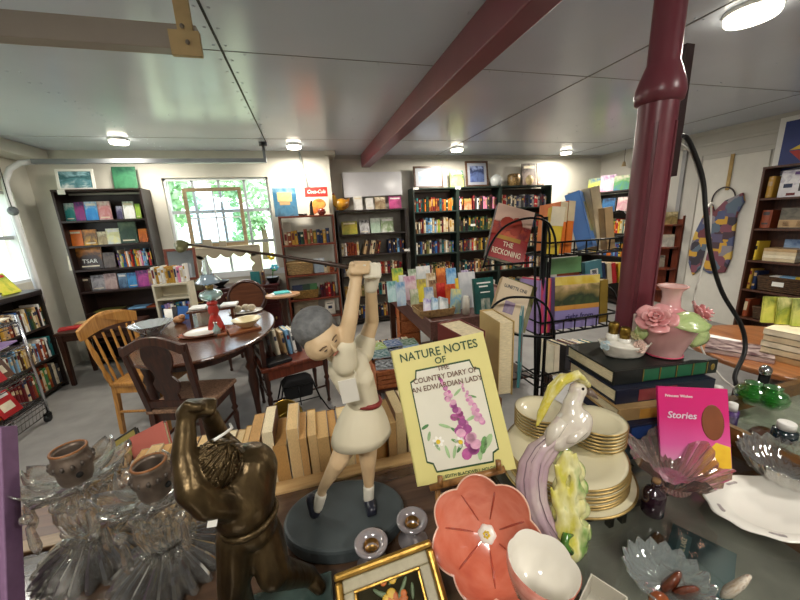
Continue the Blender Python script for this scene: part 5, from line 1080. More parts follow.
# tall books behind the yellow flower book
t=T('wooden_block','dark brown wooden block under the two thick books behind the yellow book','block',(.40,.93,0))
o=MB().box(-.12,.14,-.09,.10,.0,1.035).build('block',counterwood,t,bevel=.003)
BZ=1.036
def fat(px,yt,Y,th,d,c,lb,yaw=0,lean=0):
    a=place(px,px,BZ,Y); h=aty(px,yt,Y).z-BZ
    mb=MB().box(-th/2,-th/2+.003,0,d,0,h).box(th/2-.003,th/2,0,d,0,h).box(-th/2,th/2,d-.004,d,0,h).box(-th/2+.003,th/2-.003,.004,d-.004,.004,h-.004,1)
    o=mb.build('thick_book',[c,paper],bevel=.001); o.location=(a[0],Y,BZ); o.rotation_euler=(0,lean,yaw); return tag(o,lb,'book')
fat(473,333,.84,.085,.14,mat('red_brown_cover','#6a2a24',.4,0,.1),'thick cream paged hardback with a red cover behind the yellow flower book',.12)
fat(505,322,.85,.05,.15,mat('tan_cloth','#b59a62',.5,0,.1),'thick tan book standing open edged beside the red covered hardback',-.1)
a=place(520,520,BZ,.86); h=aty(520,318,.86).z-BZ
o=face_book('teal_cover_book','thin teal book standing ajar right of the thick tan book','book',.13,h,.008,mat('teal_cover','#4f8c92',.4,0,.1),TR((a[0]+.045,.93,BZ),(0,0,R(52))),bands=[(.1,.4,.35,.75,pic('#2b2a2c','#8a4a3a','#4a6a6a'))])
# glass showcase on the right
alu=mat('dark_aluminium','#4a4744',.35,.7,.1)
t=T('glass_showcase','glass topped display case holding dishes and figurines','display case',(0,0,0))
X0s,X1s,Y0s,Y1s=.362,1.0,.10,.728
MB().box(X0s,X1s,Y0s,Y1s,CZ-.008,CZ).build('glass_top',pane('counter_glass','#f2f5f3',.6),t)
MB().box(X0s,X1s,Y1s-.02,Y1s,.82,CZ-.009).build('rear_panel',mat('case_grey','#9a968e',.5,0,.1),t)
MB().box(X0s,X1s,Y0s,Y1s,.80,.82).build('base_board',mat('case_cloth','#837f76',.8,0,.1,30),t)
MB().box(X0s,X1s,Y0s,Y1s,0,.80).build('plinth',counterwood,t)
for x,y in ((.405,.33),(.66,.535),(.70,.535),(.99,.715)): MB().box(x-.007,x+.007,y-.007,y+.007,.82,CZ-.009).build('corner_post',alu,t)
MB().box(X0s,X0s+.012,Y0s,Y1s,CZ-.02,CZ-.009).box(X0s,X1s,Y1s-.012,Y1s,CZ-.02,CZ-.009).box(X0s+.01,X1s-.01,.50,.508,.9,.908).build('edge_trim',alu,t)
# things inside the case
p=atz(705,566,.825); o=face_book('boxed_book','dark teal boxed book with pale lettering lying inside the glass case','book',.15,.11,.03,mat('dk_teal','#27474d',.35,0,.1),TR((p.x,p.y-.05,.836),(R(-90),0,R(28))),bands=[(.12,.88,.66,.86,mat('dk_teal2','#4a6a70',.4))])
letters('CRYSTAL LAKE',.013,bookmat('cream'),o,(0,-.0166,.084),(PI/2,0,0))
p=atz(650,535,.82); o=MB().box(-.035,.035,-.012,.012,0,.02).build('wooden_strip',counterwood,None,(p.x-.02,p.y-.03,.821),(0,0,.5),bevel=.01); tag(o,'short brown wooden strip on the floor of the glass case','wood strip')
# low wooden case to the right with small wares
t=T('low_showcase','low wood sided glass topped case at the right edge of the counter','display case',(0,0,0))
MB().box(1.002,1.6,.12,.62,0,.99).build('carcass',counterwood,t)
LZ2=1.045
MB().box(.935+.07,1.6,.12,.14,.99,LZ2-.008).box(1.005,1.6,.60,.62,.99,LZ2-.008).box(1.005,1.02,.14,.60,.99,LZ2-.008).build('wooden_rim',wood('case_rim','#7d5028','#a06d3a',.35,1),t)
MB().box(1.02,1.6,.14,.60,.99,.995).build('grey_lining',mat('lining','#a9a698',.8,0,.15,40),t)
MB().box(1.003,1.6,.118,.622,LZ2-.008,LZ2).build('glass_lid',pane('lid_glass','#eef2ef',.6),t)
# ---------------------------------------------------------------- crystal lamp bases
cry=glass('lead_crystal','#fbfaf6',.5,.05)
bronzec=mat('burner_metal','#6a5d52',.45,.6,.4,30)
def crystal(px,py,Y,lb,nr,seed):
    c=atd(px,py,Y); zt=c.z-CZ
    t=T('crystal_lamp',lb,'lamp base',(c.x,c.y,CZ),seed)
    fl=lambda n,a:(lambda q,i,r,z:(1+a*(abs(math.cos(n*q/2))*2-1),0))
    MB().lathe([(.001,0),(.085,0),(.09,.005),(.086,.014),(.07,.028),(.046,.042),(.028,.054),(.018,zt-.195),(.001,zt-.195)],96,rib=fl(24,.1),sm=False).build('ribbed_base',cry,t)
    mb=MB().lathe([(.001,zt-.195),(.018,zt-.195),(.028,zt-.185),(.043,zt-.168),(.038,zt-.163),(.02,zt-.15),(.001,zt-.15)],72,rib=lambda q,i,r,z:(1+.16*math.cos(9*q),.007*math.cos(9*q+1.5) if r>.03 else 0),sm=False); mb.build('ruffled_collar',cry,t)
    MB().lathe([(.001,zt-.149),(.02,zt-.149),(.036,zt-.13),(.042,zt-.105),(.04,zt-.085),(.028,zt-.07),(.018,zt-.06),(.001,zt-.06)],80,rib=fl(20,.07),sm=False).build('fluted_knop',cry,t)
    for rr_,zz_,n_ in ((.036,zt-.08,14),(.036,zt-.155,14)):
        mb=MB()
        for k in range(n_): q=2*PI*k/n_; mb.ball((rr_*math.cos(q),rr_*math.sin(q),zz_+.006*(k%2)),(.0085,.0085,.014),6,0,None,(0,.5,q))
        mb.build('acanthus_lobes',cry,t)
    for k in range(8):
        q=2*PI*k/8+seed; rs=[]
        for i_ in range(8):
            u=i_/7; rr_=.026+.058*u; wv=.027*math.sin(PI*min(1,.2+.8*u)*.98)**.7+.002; zc=zt-.052+.006*u+.02*u*u
            rs.append([(rr_*math.cos(q)-a_*wv*math.sin(q),rr_*math.sin(q)+a_*wv*math.cos(q),zc+.010*abs(a_)**1.5*(.4+u)-(.003 if a_==0 else 0)) for a_ in (-1,-.6,-.25,0,.25,.6,1)])
        o=MB().rings(rs,0,False,False,True).build('glass_petal',cry,t); k_=o.modifiers.new('s','SOLIDIFY'); k_.thickness=.003
    MB().lathe([(.001,zt-.056),(.026,zt-.056),(.034,zt-.05),(.03,zt-.044),(.001,zt-.044)],32).build('dish_centre',cry,t)
    for k in range(nr):
        q=2*PI*(k+.5)/nr+seed; x,y=.078*math.cos(q),.078*math.sin(q); z=zt-.04
        MB().ball((x,y,z-.012),(.009,.009,.009),8).lathe([(.001,0),(.0045,-.003),(.006,-.015),(.008,-.042),(.006,-.05),(.001,-.06)],6,0,TR((x,y,z-.024)),sm=False).tube([(x,y,z+.006),(x,y,z-.028)],.001,4).build('prism',cry,t)
    MB().lathe([(.022,zt-.044),(.025,zt-.034),(.0255,zt-.02),(.029,zt-.012),(.030,zt-.002),(.0265,zt+.003),(.0255,zt+.012),(.0265,zt+.017),(.0225,zt+.019),(.02,zt+.012),(.02,zt-.02),(.018,zt-.03),(.001,zt-.03)],36,rib=lambda q,i,r,z:(1+(.06*math.cos(12*q) if i in(3,4) else 0),0)).build('burner_collar',bronzec,t)
    MB().tube([(.0215*math.cos(q),.0215*math.sin(q),zt-.015+.0018*q) for q in [2*PI*k/16 for k in range(48)]],.0012,5).build('screw_thread',mat('thread_tan','#8a6a4a',.4,.6,.2),t)
    MB().tube([(.0245*math.cos(q),.0245*math.sin(q),zt+.0185) for q in [2*PI*k/24 for k in range(24)]],.0022,6,0,None,True).build('rim_ring',mat('rim_rust','#8a5a32',.5,.3,.2,30),t)
    mb=MB()
    for k in range(14): q=2*PI*k/14; mb.ball((.0295*math.cos(q),.0295*math.sin(q),zt-.004),(.0035,.0035,.005),6)
    mb.build('collar_beads',mat('collar_lead','#5a524c',.4,.6,.2),t)
    q=math.atan2(-c.y,-c.x)-.15; MB().ball((.0255*math.cos(q),.0255*math.sin(q),zt-.024),.0055,8).build('wick_hole',mat('hole_black','#0a0806',.9,0,0),t)
    return t
crystal(71,458,.60,'crystal lamp base with hanging prisms and metal collar, the left one of two',6,.3)
crystal(151,472,.575,'crystal lamp base with hanging prisms and metal collar, right one beside the bronze golfer',6,.9)
BRm=atz(18,655,CZ+.001); Db=(BRm-EYE).dot(cf); BLm=BRm+Vector((-.2,.01,0)); TRm=atd(9,436,Db+.075); TLm=TRm+(BLm-BRm)
M,wq,hh=quadM(TLm,TRm,BRm,BLm)
mauve=mat('mauve_cloth','#7f5f80',.6,0,.08,60)
mb=MB().box(-.1,.095,-.016,-.012,0,hh).box(-.1,.095,.012,.016,0,hh).box(.09,.1,-.016,.016,0,hh).box(-.1,.09,-.012,.012,.004,hh-.004,1)
o=mb.build('mauve_book',[mauve,paper],bevel=.002); o.matrix_world=M; tag(o,'mauve cloth book standing upright at the left edge, beside the crystal lamp','book')
# ---------------------------------------------------------------- bronze golfer
P=aty
bz=ramp_mat('bronze','#1c160c #3b2f1d #5c4c32 #272014'.split(),7,.2,2,.34,.8,bump=.25)
By=.42
def S(px,py,dy=0): return P(px,py,By+dy)
t=T('bronze_golfer','bronze figurine of a golfer in full swing seen from behind','figurine',(0,0,0))
hd=S(217,463,-.012); m=MB()
m.capsule(S(250,470,.01),S(243,500),.036,.041,16).capsule(S(238,470,.015),S(244,498,.0),.034,.04,16).capsule(S(244,498),S(249,514),.040,.033,16).capsule(S(245,524),S(253,525),.032,.031,16)
m.capsule(S(233,462,.01),S(222,462,0),.022,.022).ball(hd,(.026,.029,.031),18)
m.organic('body',None or mat('bronze_tmp','#3a2a18'),t,voxel=.003,smooth=4); bpy.data.objects.remove(t.children[0])
m.capsule(S(236,504,-.02),S(208,503,-.038),.021,.019).capsule(S(208,503,-.038),S(192,489,-.042),.0185,.018).capsule(S(192,489,-.042),S(184,455,-.024),.0175,.014).capsule(S(184,455,-.024),S(186,420,-.008),.014,.0105)
m.capsule(S(240,462,.03),S(220,440,.045),.019,.015).capsule(S(220,440,.045),S(210,415,.01),.0145,.0105)
m.ball(S(188,412,-.004),(.014,.013,.012),10).ball(S(204,408,.004),(.014,.013,.012),10)
for k in range(4): m.capsule(S(186+4.5*k,407,-.014),S(188+4.5*k,402,.0),.0052,.0048,8)
for k in range(4): m.capsule(S(200+4*k,411,-.008),S(202+4*k,401,.004),.005,.0045,8)
m.capsule(S(181,414,-.012),S(186,404,-.016),.005,.0045,8)
hl=S(237,534,-.008); hr=S(262,533,.006); kl=S(234,588,-.016); fl_=Vector((kl.x+.004,kl.y+.012,CZ+.05))
m.capsule(hl,kl,.0265,.021).capsule(kl,fl_,.021,.014).capsule(fl_,fl_+Vector((.0,-.03,-.014)),.015,.011)
kr=S(274,572,-.012); ar=S(312,600,.03); ar.z=max(ar.z-.02,CZ+.05)
m.capsule(hr,kr,.0275,.023).capsule(kr,ar,.0225,.015).capsule(ar,Vector((ar.x+.015,ar.y-.012,CZ+.036)),.014,.011)
m.organic('body',bz,t,voxel=.0028,smooth=3)
mb=MB()
for k in range(90):
    q=rnd.uniform(-1.7,1.9); v=rnd.uniform(-.5,1.2)
    nrm=Vector((math.sin(q)*math.cos(v),-math.cos(q)*math.cos(v),math.sin(v))); a=hd+Vector((.026*nrm.x,.029*nrm.y,.031*nrm.z)); dn=(Vector((-.5,0,-.6))-nrm*Vector((-.5,0,-.6)).dot(nrm)).normalized()
    mb.capsule(a-dn*.009,a+dn*.010,.0019,.0012,6)
mb.build('hair',bz,t)
mb=MB(); hip=S(249,516)
mb.tube([hip+Vector((.0355*math.cos(q),.0355*math.sin(q),.004*math.cos(q))) for q in [2*PI*k/28 for k in range(28)]],.0035,6,0,None,True,flat=1.5); mb.build('belt',bz,t)
a=S(198,403,0); b=S(246,462,.10); MB().tube([S(182,418,-.008),a,b],.003,8).build('club_shaft',bz,t)
MB().slab([(-.21,.30),(-.02,.30),(-.02,.47),(-.21,.47)],CZ+.001,CZ+.024).build('marble_base',ramp_mat('green_marble',['#24312d','#3a4a45','#1c2623'],6,.2,0,.15,coat=.4),t,bevel=.003)
MB().tube([S(214,440,-.03),S(224,434,-.02),S(232,428,.0),S(230,424,.02)],.0018,6).build('price_string',white,t)
MB().cbox((0,0,0),(.010,.0015,.02)).build('price_tag',white,t,S(213,519,-.05),(0,.3,.2))
# ---------------------------------------------------------------- ceramic lady golfer
t=T('lady_golfer','tall ceramic figurine of a woman golfer in a cream dress swinging a club','figurine',(0,0,0))
Ly=.57
def S(px,py,dy=0): return P(px,py,Ly+dy)
BT=CZ+.032
bc=atz(345,510,BT); bc=Vector((.015,.575,CZ))
MB().slab(el(.120,.086,48),.0005,.032).build('oval_base',mat('base_slate','#3a4142',.5,0,.12,14,bump=.1),t,(bc.x,bc.y,CZ),(0,0,R(-8)),bevel=.006)
skin=ramp_mat('figure_skin','#b5946c #cbb08a #c0a47c'.split(),4,.2,2,.5)
m=MB()
head=S(322,341,-.035)
# arms
s1=S(341,360,-.03); e1=S(350,318,-.035); w1_=S(356,280,-.02); s2=S(362,352,.03); e2=S(372,322,.035); w2_=S(371,287,.0)
m.capsule(s1,e1,.0165,.0135).capsule(e1,w1_,.0135,.0105).ball(S(357,271,-.015),(.014,.014,.016),12)
m.capsule(s2,e2,.0165,.0135).capsule(e2,w2_,.0135,.0105)
for k in range(4): m.capsule(S(352+5*k,272,-.03),S(354+5*k,263,-.012),.0055,.005,8)
m.capsule(S(350,274,-.02),S(352,264,-.028),.0055,.005,8)
# head, neck, torso core
m.ball(head,(.027,.031,.034),16,0,None,(0,R(35),0)).capsule(S(334,352,-.02),S(347,364,-.0),.015,.02)
m.capsule(S(350,372),S(363,402),.03,.026)
# legs
hl=S(354,430,-.005); kl=S(338,462,-.02); al=atz(325,490,BT+.03); al=S(323,488,-.0); 
hr=S(367,430,.008); kr=S(368,462,.0); ar=S(369,488,-.0)
toe=atz(316,513,BT+.012)
m.capsule(hl,kl,.024,.017).capsule(kl,al,.0165,.0095).capsule(al,toe,.0095,.008)
ft=atz(369,500,BT+.012)
m.capsule(hr,kr,.024,.0165).capsule(kr,ar,.016,.0095).capsule(ar,ft,.0095,.009)
m.organic('body',skin,t,voxel=.0028,smooth=4)
# facial features: the face looks down toward the lower right
fd=Vector((.50,-.84,-.16)).normalized(); up=(Vector((-.50,-.1,.86))-fd*Vector((-.50,-.1,.86)).dot(fd)).normalized(); rt=fd.cross(up)
mb=MB(); q=head+fd*.031; mb.capsule(q+up*.006-fd*.003,q+fd*.001-up*.005,.0018,.0034,8); mb.build('nose',skin,t)
mb=MB(); MF=frame(rt,up,fd,head)
for s in (-1,1): mb.ball((s*.0105,.004,.0275),(.0036,.0014,.0018),10,0,MF)
mb.build('eye',mat('eye_paint','#4a3828',.4,0,0),t)
mb=MB()
for s in (-1,1): mb.tube([MF@Vector((s*.006,.0105,.0285)),MF@Vector((s*.012,.0125,.0275)),MF@Vector((s*.018,.0095,.024))],.0011,6)
mb.build('eyebrow',mat('brow','#6a553f',.5,0,0),t)
MB().ball((0,-.0165,.0265),(.0065,.002,.002),10,0,MF).build('mouth',mat('lip_paint','#a06650',.4,0,0),t)
MB().ball((.026,-.002,.002),(.004,.008,.006),10,0,MF).ball((-.026,-.002,.002),(.004,.008,.006),10,0,MF).build('ear',skin,t)
hairm=mat('hair_grey','#636464',.7,0,.3,70,bump=.5)
MB().ball((-.008,.017,-.024),(.037,.033,.034),18,0,MF).ball((-.008,.026,-.012),(.032,.020,.030),16,0,MF).ball((-.008,-.006,-.030),(.035,.032,.026),14,0,MF).ball((-.031,.002,-.012),(.010,.022,.018),10,0,MF).organic('hair',hairm,t,voxel=.003)
dress=mat('dress_cream','#cdc4aa',.6,0,.06,9)
m=MB()
m.capsule(S(349,368),S(358,388),.038,.034,16).capsule(S(358,388),S(365,404),.034,.028,16).ball(S(348,380,-.018),(.026,.024,.026),12).ball(S(361,378,-.012),(.024,.024,.026),12)
m.capsule(s1+Vector((.006,0,-.006)),s1.lerp(e1,.3),.023,.0215).capsule(s2,s2.lerp(e2,.3),.024,.0215)
m.organic('bodice',dress,t,voxel=.003,smooth=5)
# collar, flared skirt
a=S(365,400); b=S(361,436); ax=(b-a).normalized(); u=ax.cross(Vector((0,1,0))).normalized(); v=ax.cross(u)
rs=[]
for k,(f,r) in enumerate(((0,.0285),(.1,.031),(.3,.04),(.55,.048),(.8,.054),(1,.057),(1.0,.054),(.8,.05))):
    c=a.lerp(b,f); n=40
    rs.append([c+(u*math.cos(2*PI*j/n)*1.0+v*math.sin(2*PI*j/n)*.9)*(r*(1+.018*f*math.cos(5*2*PI*j/n))) -ax*(.013*f*f*math.cos(2*PI*j/n)) for j in range(n)])
MB().rings(rs,0,True,False).build('skirt',dress,t)
MB().tube([a+(u*math.cos(2*PI*j/24)+v*.95*math.sin(2*PI*j/24))*.0295 for j in range(24)],.0035,6,0,None,True,flat=1.5).build('belt',mat('belt_red','#7a2420',.5,0,.1),t)
MB().tube([S(334,351,-.02)+(Vector((math.cos(q)*.6,0,math.sin(q)*.8))+Vector((0,1,0))*math.cos(q)*.5)*.019 for q in [2*PI*j/16 for j in range(16)]],.004,6,0,None,True).build('collar',dress,t)
glove=mat('glove_white','#cdc6b2',.7,0,.06)
m=MB().capsule(w2_,S(372,278,-.004),.0125,.014).ball(S(372,273,-.006),(.014,.015,.017),12)
for k in range(4): m.capsule(S(366+4.2*k,276,-.024),S(366+4.2*k,265,-.016),.0052,.005,8)
m.capsule(S(364,276,-.018),S(364,267,-.022),.005,.0048,8)
m.organic('golf_glove',glove,t,voxel=.0022,smooth=2)
sock=mat('sock_white','#d9d4c4',.7,0,.05)
MB().capsule(ar+Vector((0,0,.004)),ft+Vector((0,0,.004)),.0112,.0108).build('sock',sock,t); MB().capsule(al.lerp(toe,.3),al.lerp(toe,.75),.0112,.0105).build('sock',sock,t)
shoe=mat('shoe_navy','#20222e',.35,0,.1)
MB().capsule(ft+Vector((0,.006,-.002)),ft+Vector((.002,-.022,-.003)),.0125,.0105).box(-.01,.01,-.03,.012,-.012,-.008,0,TR(ft)).organic('shoe',shoe,t,voxel=.0025)
MB().capsule(toe+Vector((-.002,.0,.002)),toe+Vector((-.006,.006,.03)),.0115,.011).organic('shoe',shoe,t,voxel=.0025)
hands=S(366,270,-.02); h1=P(186,244,.68); h0=P(379,268,Ly-.01)
MB().tube([h0,hands,hands.lerp(h1,.5)+Vector((0,0,.003)),h1],[.0045,.0045,.0025,.002],8).build('club_shaft',mat('club_shaft','#3a2c24',.35,.4,.1),t)
MB().capsule(h1,P(181,246,.68),.005,.006).capsule(P(181,246,.68),P(180,249,.665),.0115,.007).organic('club_head',mat('club_head','#6a6a48',.4,.3,.2),t,voxel=.002)
MB().cbox((0,0,0),(.029,.0015,.044)).build('price_tag',mat('tag_paper','#d6d2c6',.6,0,.04),t,S(349,391,-.055),(.1,-.1,-.1))
MB().tube([S(346,372,-.045),S(352,366,-.045),S(356,374,-.045),S(349,384,-.054)],.001,5).build('tag_string',mat('string','#cfc8b4',.8,0,0),t)
# ---------------------------------------------------------------- yellow nature book on a bamboo easel
Mq,w,h=quad([(391,352),(482,331),(515,465),(418,488)],[.655,.645,.605,.615])
yel=mat('book_yellow','#d8ce84',.42,0,.05,5)
o=face_book('nature_book','pale yellow Nature Notes book with foxglove cover propped on a bamboo easel','book',w,h,.012,yel,Mq,border=yel,pages=paperw)
F_=-.0066
grn=mat('ink_green','#2c4a2a',.5,0,.05); inkb=mat('ink_brown','#6a4a36',.5,0,.05)
def flatpoly(pts,m,name,dy=0): 
    q=MB().add([(x*w,F_-.0003-dy,z*h) for x,z in pts],[tuple(range(len(pts)))]).build(name,m,o,fix=False); return q
bx=[(-.33,.12),(-.25,.12),(-.25,.07)] 
pan=[(-.28,.07),(.30,.07),(.32,.13),(.38,.15),(.38,.74),(.32,.76),(.30,.82),(-.28,.82),(-.30,.76),(-.36,.74),(-.36,.15),(-.30,.13)]
flatpoly(pan,grn,'panel_border'); flatpoly([((x-.01)*.965+.01,(z-.445)*.965+.445) for x,z in pan],mat('panel_ivory','#dcd8c6',.5,0,.05,6),'ivory_panel',.0002)
letters('NATURE NOTES',.0225,grn,o,(0,F_-.0004,h*.925),(PI/2,0,0),sx=.92); letters('OF',.017,grn,o,(0,F_-.0007,h*.855),(PI/2,0,0))
letters('THE\nCOUNTRY DIARY OF\nAN EDWARDIAN LADY',.0138,inkb,o,(.002,F_-.0016,h*.735),(PI/2,0,0),sx=.92)
letters('EDITH BLACKWELL HOLDEN',.0075,grn,o,(.012,F_-.0004,h*.035),(PI/2,0,0))
mgs=[mat('foxglove_%d'%i,c,.5,0,.2,80) for i,c in enumerate(('#b65a96','#c884ac','#9a4a86','#d7a2ba'))]
mb=MB(); lf=MB(); wf=MB(); yf=MB()
def blob(m,x,z,a,b,mi,rot=0):
    n=10; m.add([(x*w+math.cos(2*PI*k/n)*a*math.cos(rot)-math.sin(2*PI*k/n)*b*math.sin(rot),F_-.0012-.0001*mi,z*h+math.cos(2*PI*k/n)*a*math.sin(rot)+math.sin(2*PI*k/n)*b*math.cos(rot)) for k in range(n)],[tuple(range(n))],mi)
r3=random.Random(3)
for k in range(34):
    u=k/33; x=-.04+.16*u; z=.72-.55*u; sz=.003+.0065*u; blob(mb,x+r3.uniform(-.05,.05)*(0.3+u),z+r3.uniform(-.01,.01),sz*1.15,sz,r3.randrange(4),r3.uniform(-1,1))
for k in range(22):
    u=k/21; x=.16+.1*u; z=.66-.3*u; blob(mb,x+r3.uniform(-.03,.03),z,.002+.004*u,.002+.0035*u,(1,3,3)[k%3],r3.uniform(-1,1))
lfm=[mat('leaf_ink_%d'%i,c,.5,0,.2,60) for i,c in enumerate(('#6a9a5a','#9ab886','#4f7f4a'))]
for (x,z,a,b,q) in ((.24,.2,.016,.006,1.2),(.19,.17,.018,.005,1.4),(.29,.22,.015,.006,.9),(.0,.33,.012,.003,2.4),(-.1,.38,.012,.003,2.7),(.02,.42,.01,.003,-.5),(-.28,.33,.009,.003,1.2),(-.3,.4,.008,.003,.4),(-.22,.25,.009,.003,2),(-.13,.2,.012,.003,1.7),(-.06,.19,.012,.003,1.2),(.0,.21,.01,.003,.8),(.1,.6,.01,.0025,.6),(.24,.55,.008,.002,-.4),(.18,.4,.011,.003,.3),(-.02,.26,.01,.003,2.6)): lf=MB(); blob(lf,x,z,a,b,0,q); lf.build('printed_leaf',lfm[r3.randrange(3)],o,fix=False)
for x,z in ((-.2,.28),(.02,.25)):
    for k in range(7): blob(wf,x+.035*math.cos(k*.9),z+.022*math.sin(k*.9),.005,.0028,0,k*.9)
    blob(yf,x,z,.0042,.0042,3)
mb.build('foxglove_flower',mgs,o,fix=False); wf.build('printed_daisy',mat('daisy_white','#f0eee4',.5,0,0),o,fix=False); yf.build('daisy_centre',mat('daisy_yellow','#e0c030',.5,0,0),o,fix=False)
bam=wood('bamboo','#6a4522','#a87a44',.35,2)
t=T('bamboo_easel','small bamboo easel holding up the yellow nature book','easel',(0,0,0))
bl,br,tl,tr=[atd(*p_) for p_ in ((424,487,.60),(506,466,.59),(432,400,.665),(478,390,.66))]
dn=Vector((0,0,-1)); yv=(Mq.to_3x3()@Vector((0,1,0)))
f0=atd(441,520,.585); f1=atd(498,500,.575); f0.z=CZ+.004; f1.z=CZ+.004
MB().tube([atd(430,488,.592),atd(505,469,.582)],.006,8).tube([atd(440,486,.585),atd(440,476,.588)],.005,8).tube([atd(499,470,.575),atd(498,460,.578)],.005,8).build('ledge',bam,t)
for a_,b_ in ((f0,tl+yv*.012),(f1,tr+yv*.012)): MB().tube([a_,a_.lerp(b_,.3),a_.lerp(b_,.31),b_],[.0055,.0055,.0055,.005],8).build('leg',bam,t)
rr=(tl+tr)/2+yv*.014; MB().tube([rr,Vector((rr.x+.02,.64,CZ+.005))],.005,8).build('rear_leg',bam,t)
# glass candle cups
for i,(px,py,lb) in enumerate(((371,543,'clear glass and silver candle cup, the left one before the slate base'),(412,520,'clear glass and silver candle cup, the right one beside the easel'))):
    p=atz(px,py,CZ+.05); t=T('candle_cup',lb,'candle holder',(p.x,p.y,CZ))
    MB().lathe([(.001,0),(.026,0),(.028,.006),(.012,.016),(.012,.03),(.024,.04),(.029,.048),(.0295,.052),(.026,.054),(.014,.046),(.012,.03),(.001,.03)],32).build('glass_cup',mat('silver_glass','#b5aeb0',.08,.55,.1,20),t)
    MB().lathe([(.0135,.0465),(.0125,.032),(.001,.0315)],24).build('brass_lining',mat('brass_lining','#8a6a3a',.35,.8,.2),t)
# gilt framed flower painting
Mq,w,h=quad([(333,572),(433,541),(462,660),(352,700)],[.52,.52,.44,.43])
t=T('gilt_picture','small gilt framed still life of yellow flowers leaning at the bottom edge','picture',M=Mq@TR((0,.0,0)))
gilt=ramp_mat('gilt','#3c2a0e #7d5f26 #a07c38 #584016'.split(),6,.3,2,.36,.8,bump=.15)
pale=ramp_mat('frame_pale','#7d745c #a49a7c #8c8468'.split(),9,.1,2,.5)
fw=.03
def ring4(mb,x0,z0,d,y0,y1,mi=0):
    mb.box(-x0,x0,y0,y1,z0,z0+d,mi).box(-x0,x0,y0,y1,h-z0-d,h-z0,mi).box(-x0,-x0+d,y0,y1,z0+d,h-z0-d,mi).box(x0-d,x0,y0,y1,z0+d,h-z0-d,mi); return mb
ring4(MB(),w/2,0,.011,-.012,.012).build('outer_gilt_moulding',gilt,t,bevel=.004)
ring4(MB(),w/2-.011,.011,.016,-.006,.01).build('pale_moulding',pale,t,bevel=.002)
ring4(MB(),w/2-.027,.027,.004,-.009,.008).build('inner_gilt_lip',gilt,t,bevel=.001)
MB().box(-w/2+.03,w/2-.03,-.001,.004,.03,h-.03).build('canvas',mat('dark_canvas','#2a2619',.9,0,.4,20,spec=.08),t)
mb=MB(); gb=MB(); r3=random.Random(5)
for k in range(16):
    q=r3.uniform(0,6.28); r=r3.uniform(0,.026); mb.ball((r*math.cos(q)*1.1,-.0025,h*.62+r*math.sin(q)*.9),(r3.uniform(.004,.008),.001,r3.uniform(.004,.007)),8,k%2)
for k in range(12):
    q=r3.uniform(0,6.28); r=r3.uniform(.01,.035); gb.ball((r*math.cos(q),-.002,h*.56+r*math.sin(q)),(.003,.001,.01),8,0,None,(0,q,0))
gb.build('painted_leaf',mat('paint_green','#5a6a4a',.5,0,.3,60),t); mb.build('painted_flower',[mat('paint_orange','#b5622a',.5,0,.3,60),mat('paint_yellow','#c9a23a',.5,0,.3,60)],t)
# coral flower saucer and cup on a wire stand
coral=ramp_mat('coral_glaze','#b04a34 #c4654b #cf7a62 #b8523c'.split(),4,.5,1,.18,coat=.6)
VF=lambda c,tx=0,ty=0:frame(*[ (lambda f:(f[0],f[1],f[2]))(r_) for r_ in [None]]) if False else None
def facing(c,tilt_up=0,tilt_side=0):
    """frame whose z axis points back toward where the photographer stood, then tilted"""
    z=(EYE-c).normalized(); x=Vector((0,0,1)).cross(z).normalized(); y=z.cross(x)
    return frame(x,y,z,c)@TR((0,0,0),(tilt_up,tilt_side,0))
c=atd(487,534,.54)
t=T('flower_saucer','large coral red flower shaped saucer with white centre standing on edge','saucer',M=facing(c,R(8),R(-6))@Matrix.Scale(.98,4))
pet=lambda n,a:(lambda q,i,r,z:(1+(a*abs(math.cos(n*q/2))-a*.6 if r>.03 else 0),(.006*abs(math.cos(n*q/2)) if r>.03 else 0)))
MB().lathe([(.001,0),(.02,.001),(.045,.006),(.066,.016),(.08,.026),(.0825,.0285),(.078,.022),(.06,.008),(.03,-.006),(.001,-.007)],84,rib=pet(7,.14)).build('petal_dish',coral,t)
rimw=mat('rim_blush','#e3b8a2',.2,0,.05,coat=.5)
mb=MB(); 
for k in range(7):
    q=2*PI*(k+.5)/7; mb.tube([(.022*math.cos(q),.022*math.sin(q),.0025),(.045*math.cos(q),.045*math.sin(q),.008),(.068*math.cos(q),.068*math.sin(q),.02)],[.0008,.0016,.0012],6)
mb.build('petal_groove',mat('coral_dark','#9c4230',.25,0,.1,coat=.4),t)
MB().tube([((.0825*(1+.14*abs(math.cos(3.5*q))-.084))*math.cos(q),(.0825*(1+.14*abs(math.cos(3.5*q))-.084))*math.sin(q),.0285+.006*abs(math.cos(3.5*q))) for q in [2*PI*k/98 for k in range(98)]],.0014,5,0,None,True).build('pale_rim',rimw,t)
mb=MB().lathe([(.001,.006),(.01,.006),(.0135,.003),(.0145,.0)],24,rib=lambda q,i,r,z:(1+.08*math.cos(6*q),0)); mb.build('white_centre',porc,t)
mb=MB()
for k in range(7): mb.ball((.004*math.cos(k),.004*math.sin(k),.008),.0022,8)
mb.build('yellow_stamen',mat('stamen','#d9b92f',.3,0,.1),t)
c2=atd(542,566,.405)
t2=T('flower_cup','coral petal shaped teacup with white inside tipped toward the viewer','cup',M=facing(c2,R(-40),R(10))@Matrix.Scale(.88,4))
cupc=ramp_mat('cup_glaze','#c9806c #d9998a #b8604c'.split(),4,.6,2,.18,coat=.6)
pr=lambda q,i,r,z:(1+.035*abs(math.cos(3*q)),.004*abs(math.cos(3*q)) if r>.03 and z>-.02 else 0)
MB().lathe([(.001,-.058),(.018,-.058),(.02,-.055),(.034,-.04),(.044,-.015),(.0465,.004),(.0455,.005)],60,rib=pr).build('outside',cupc,t2)
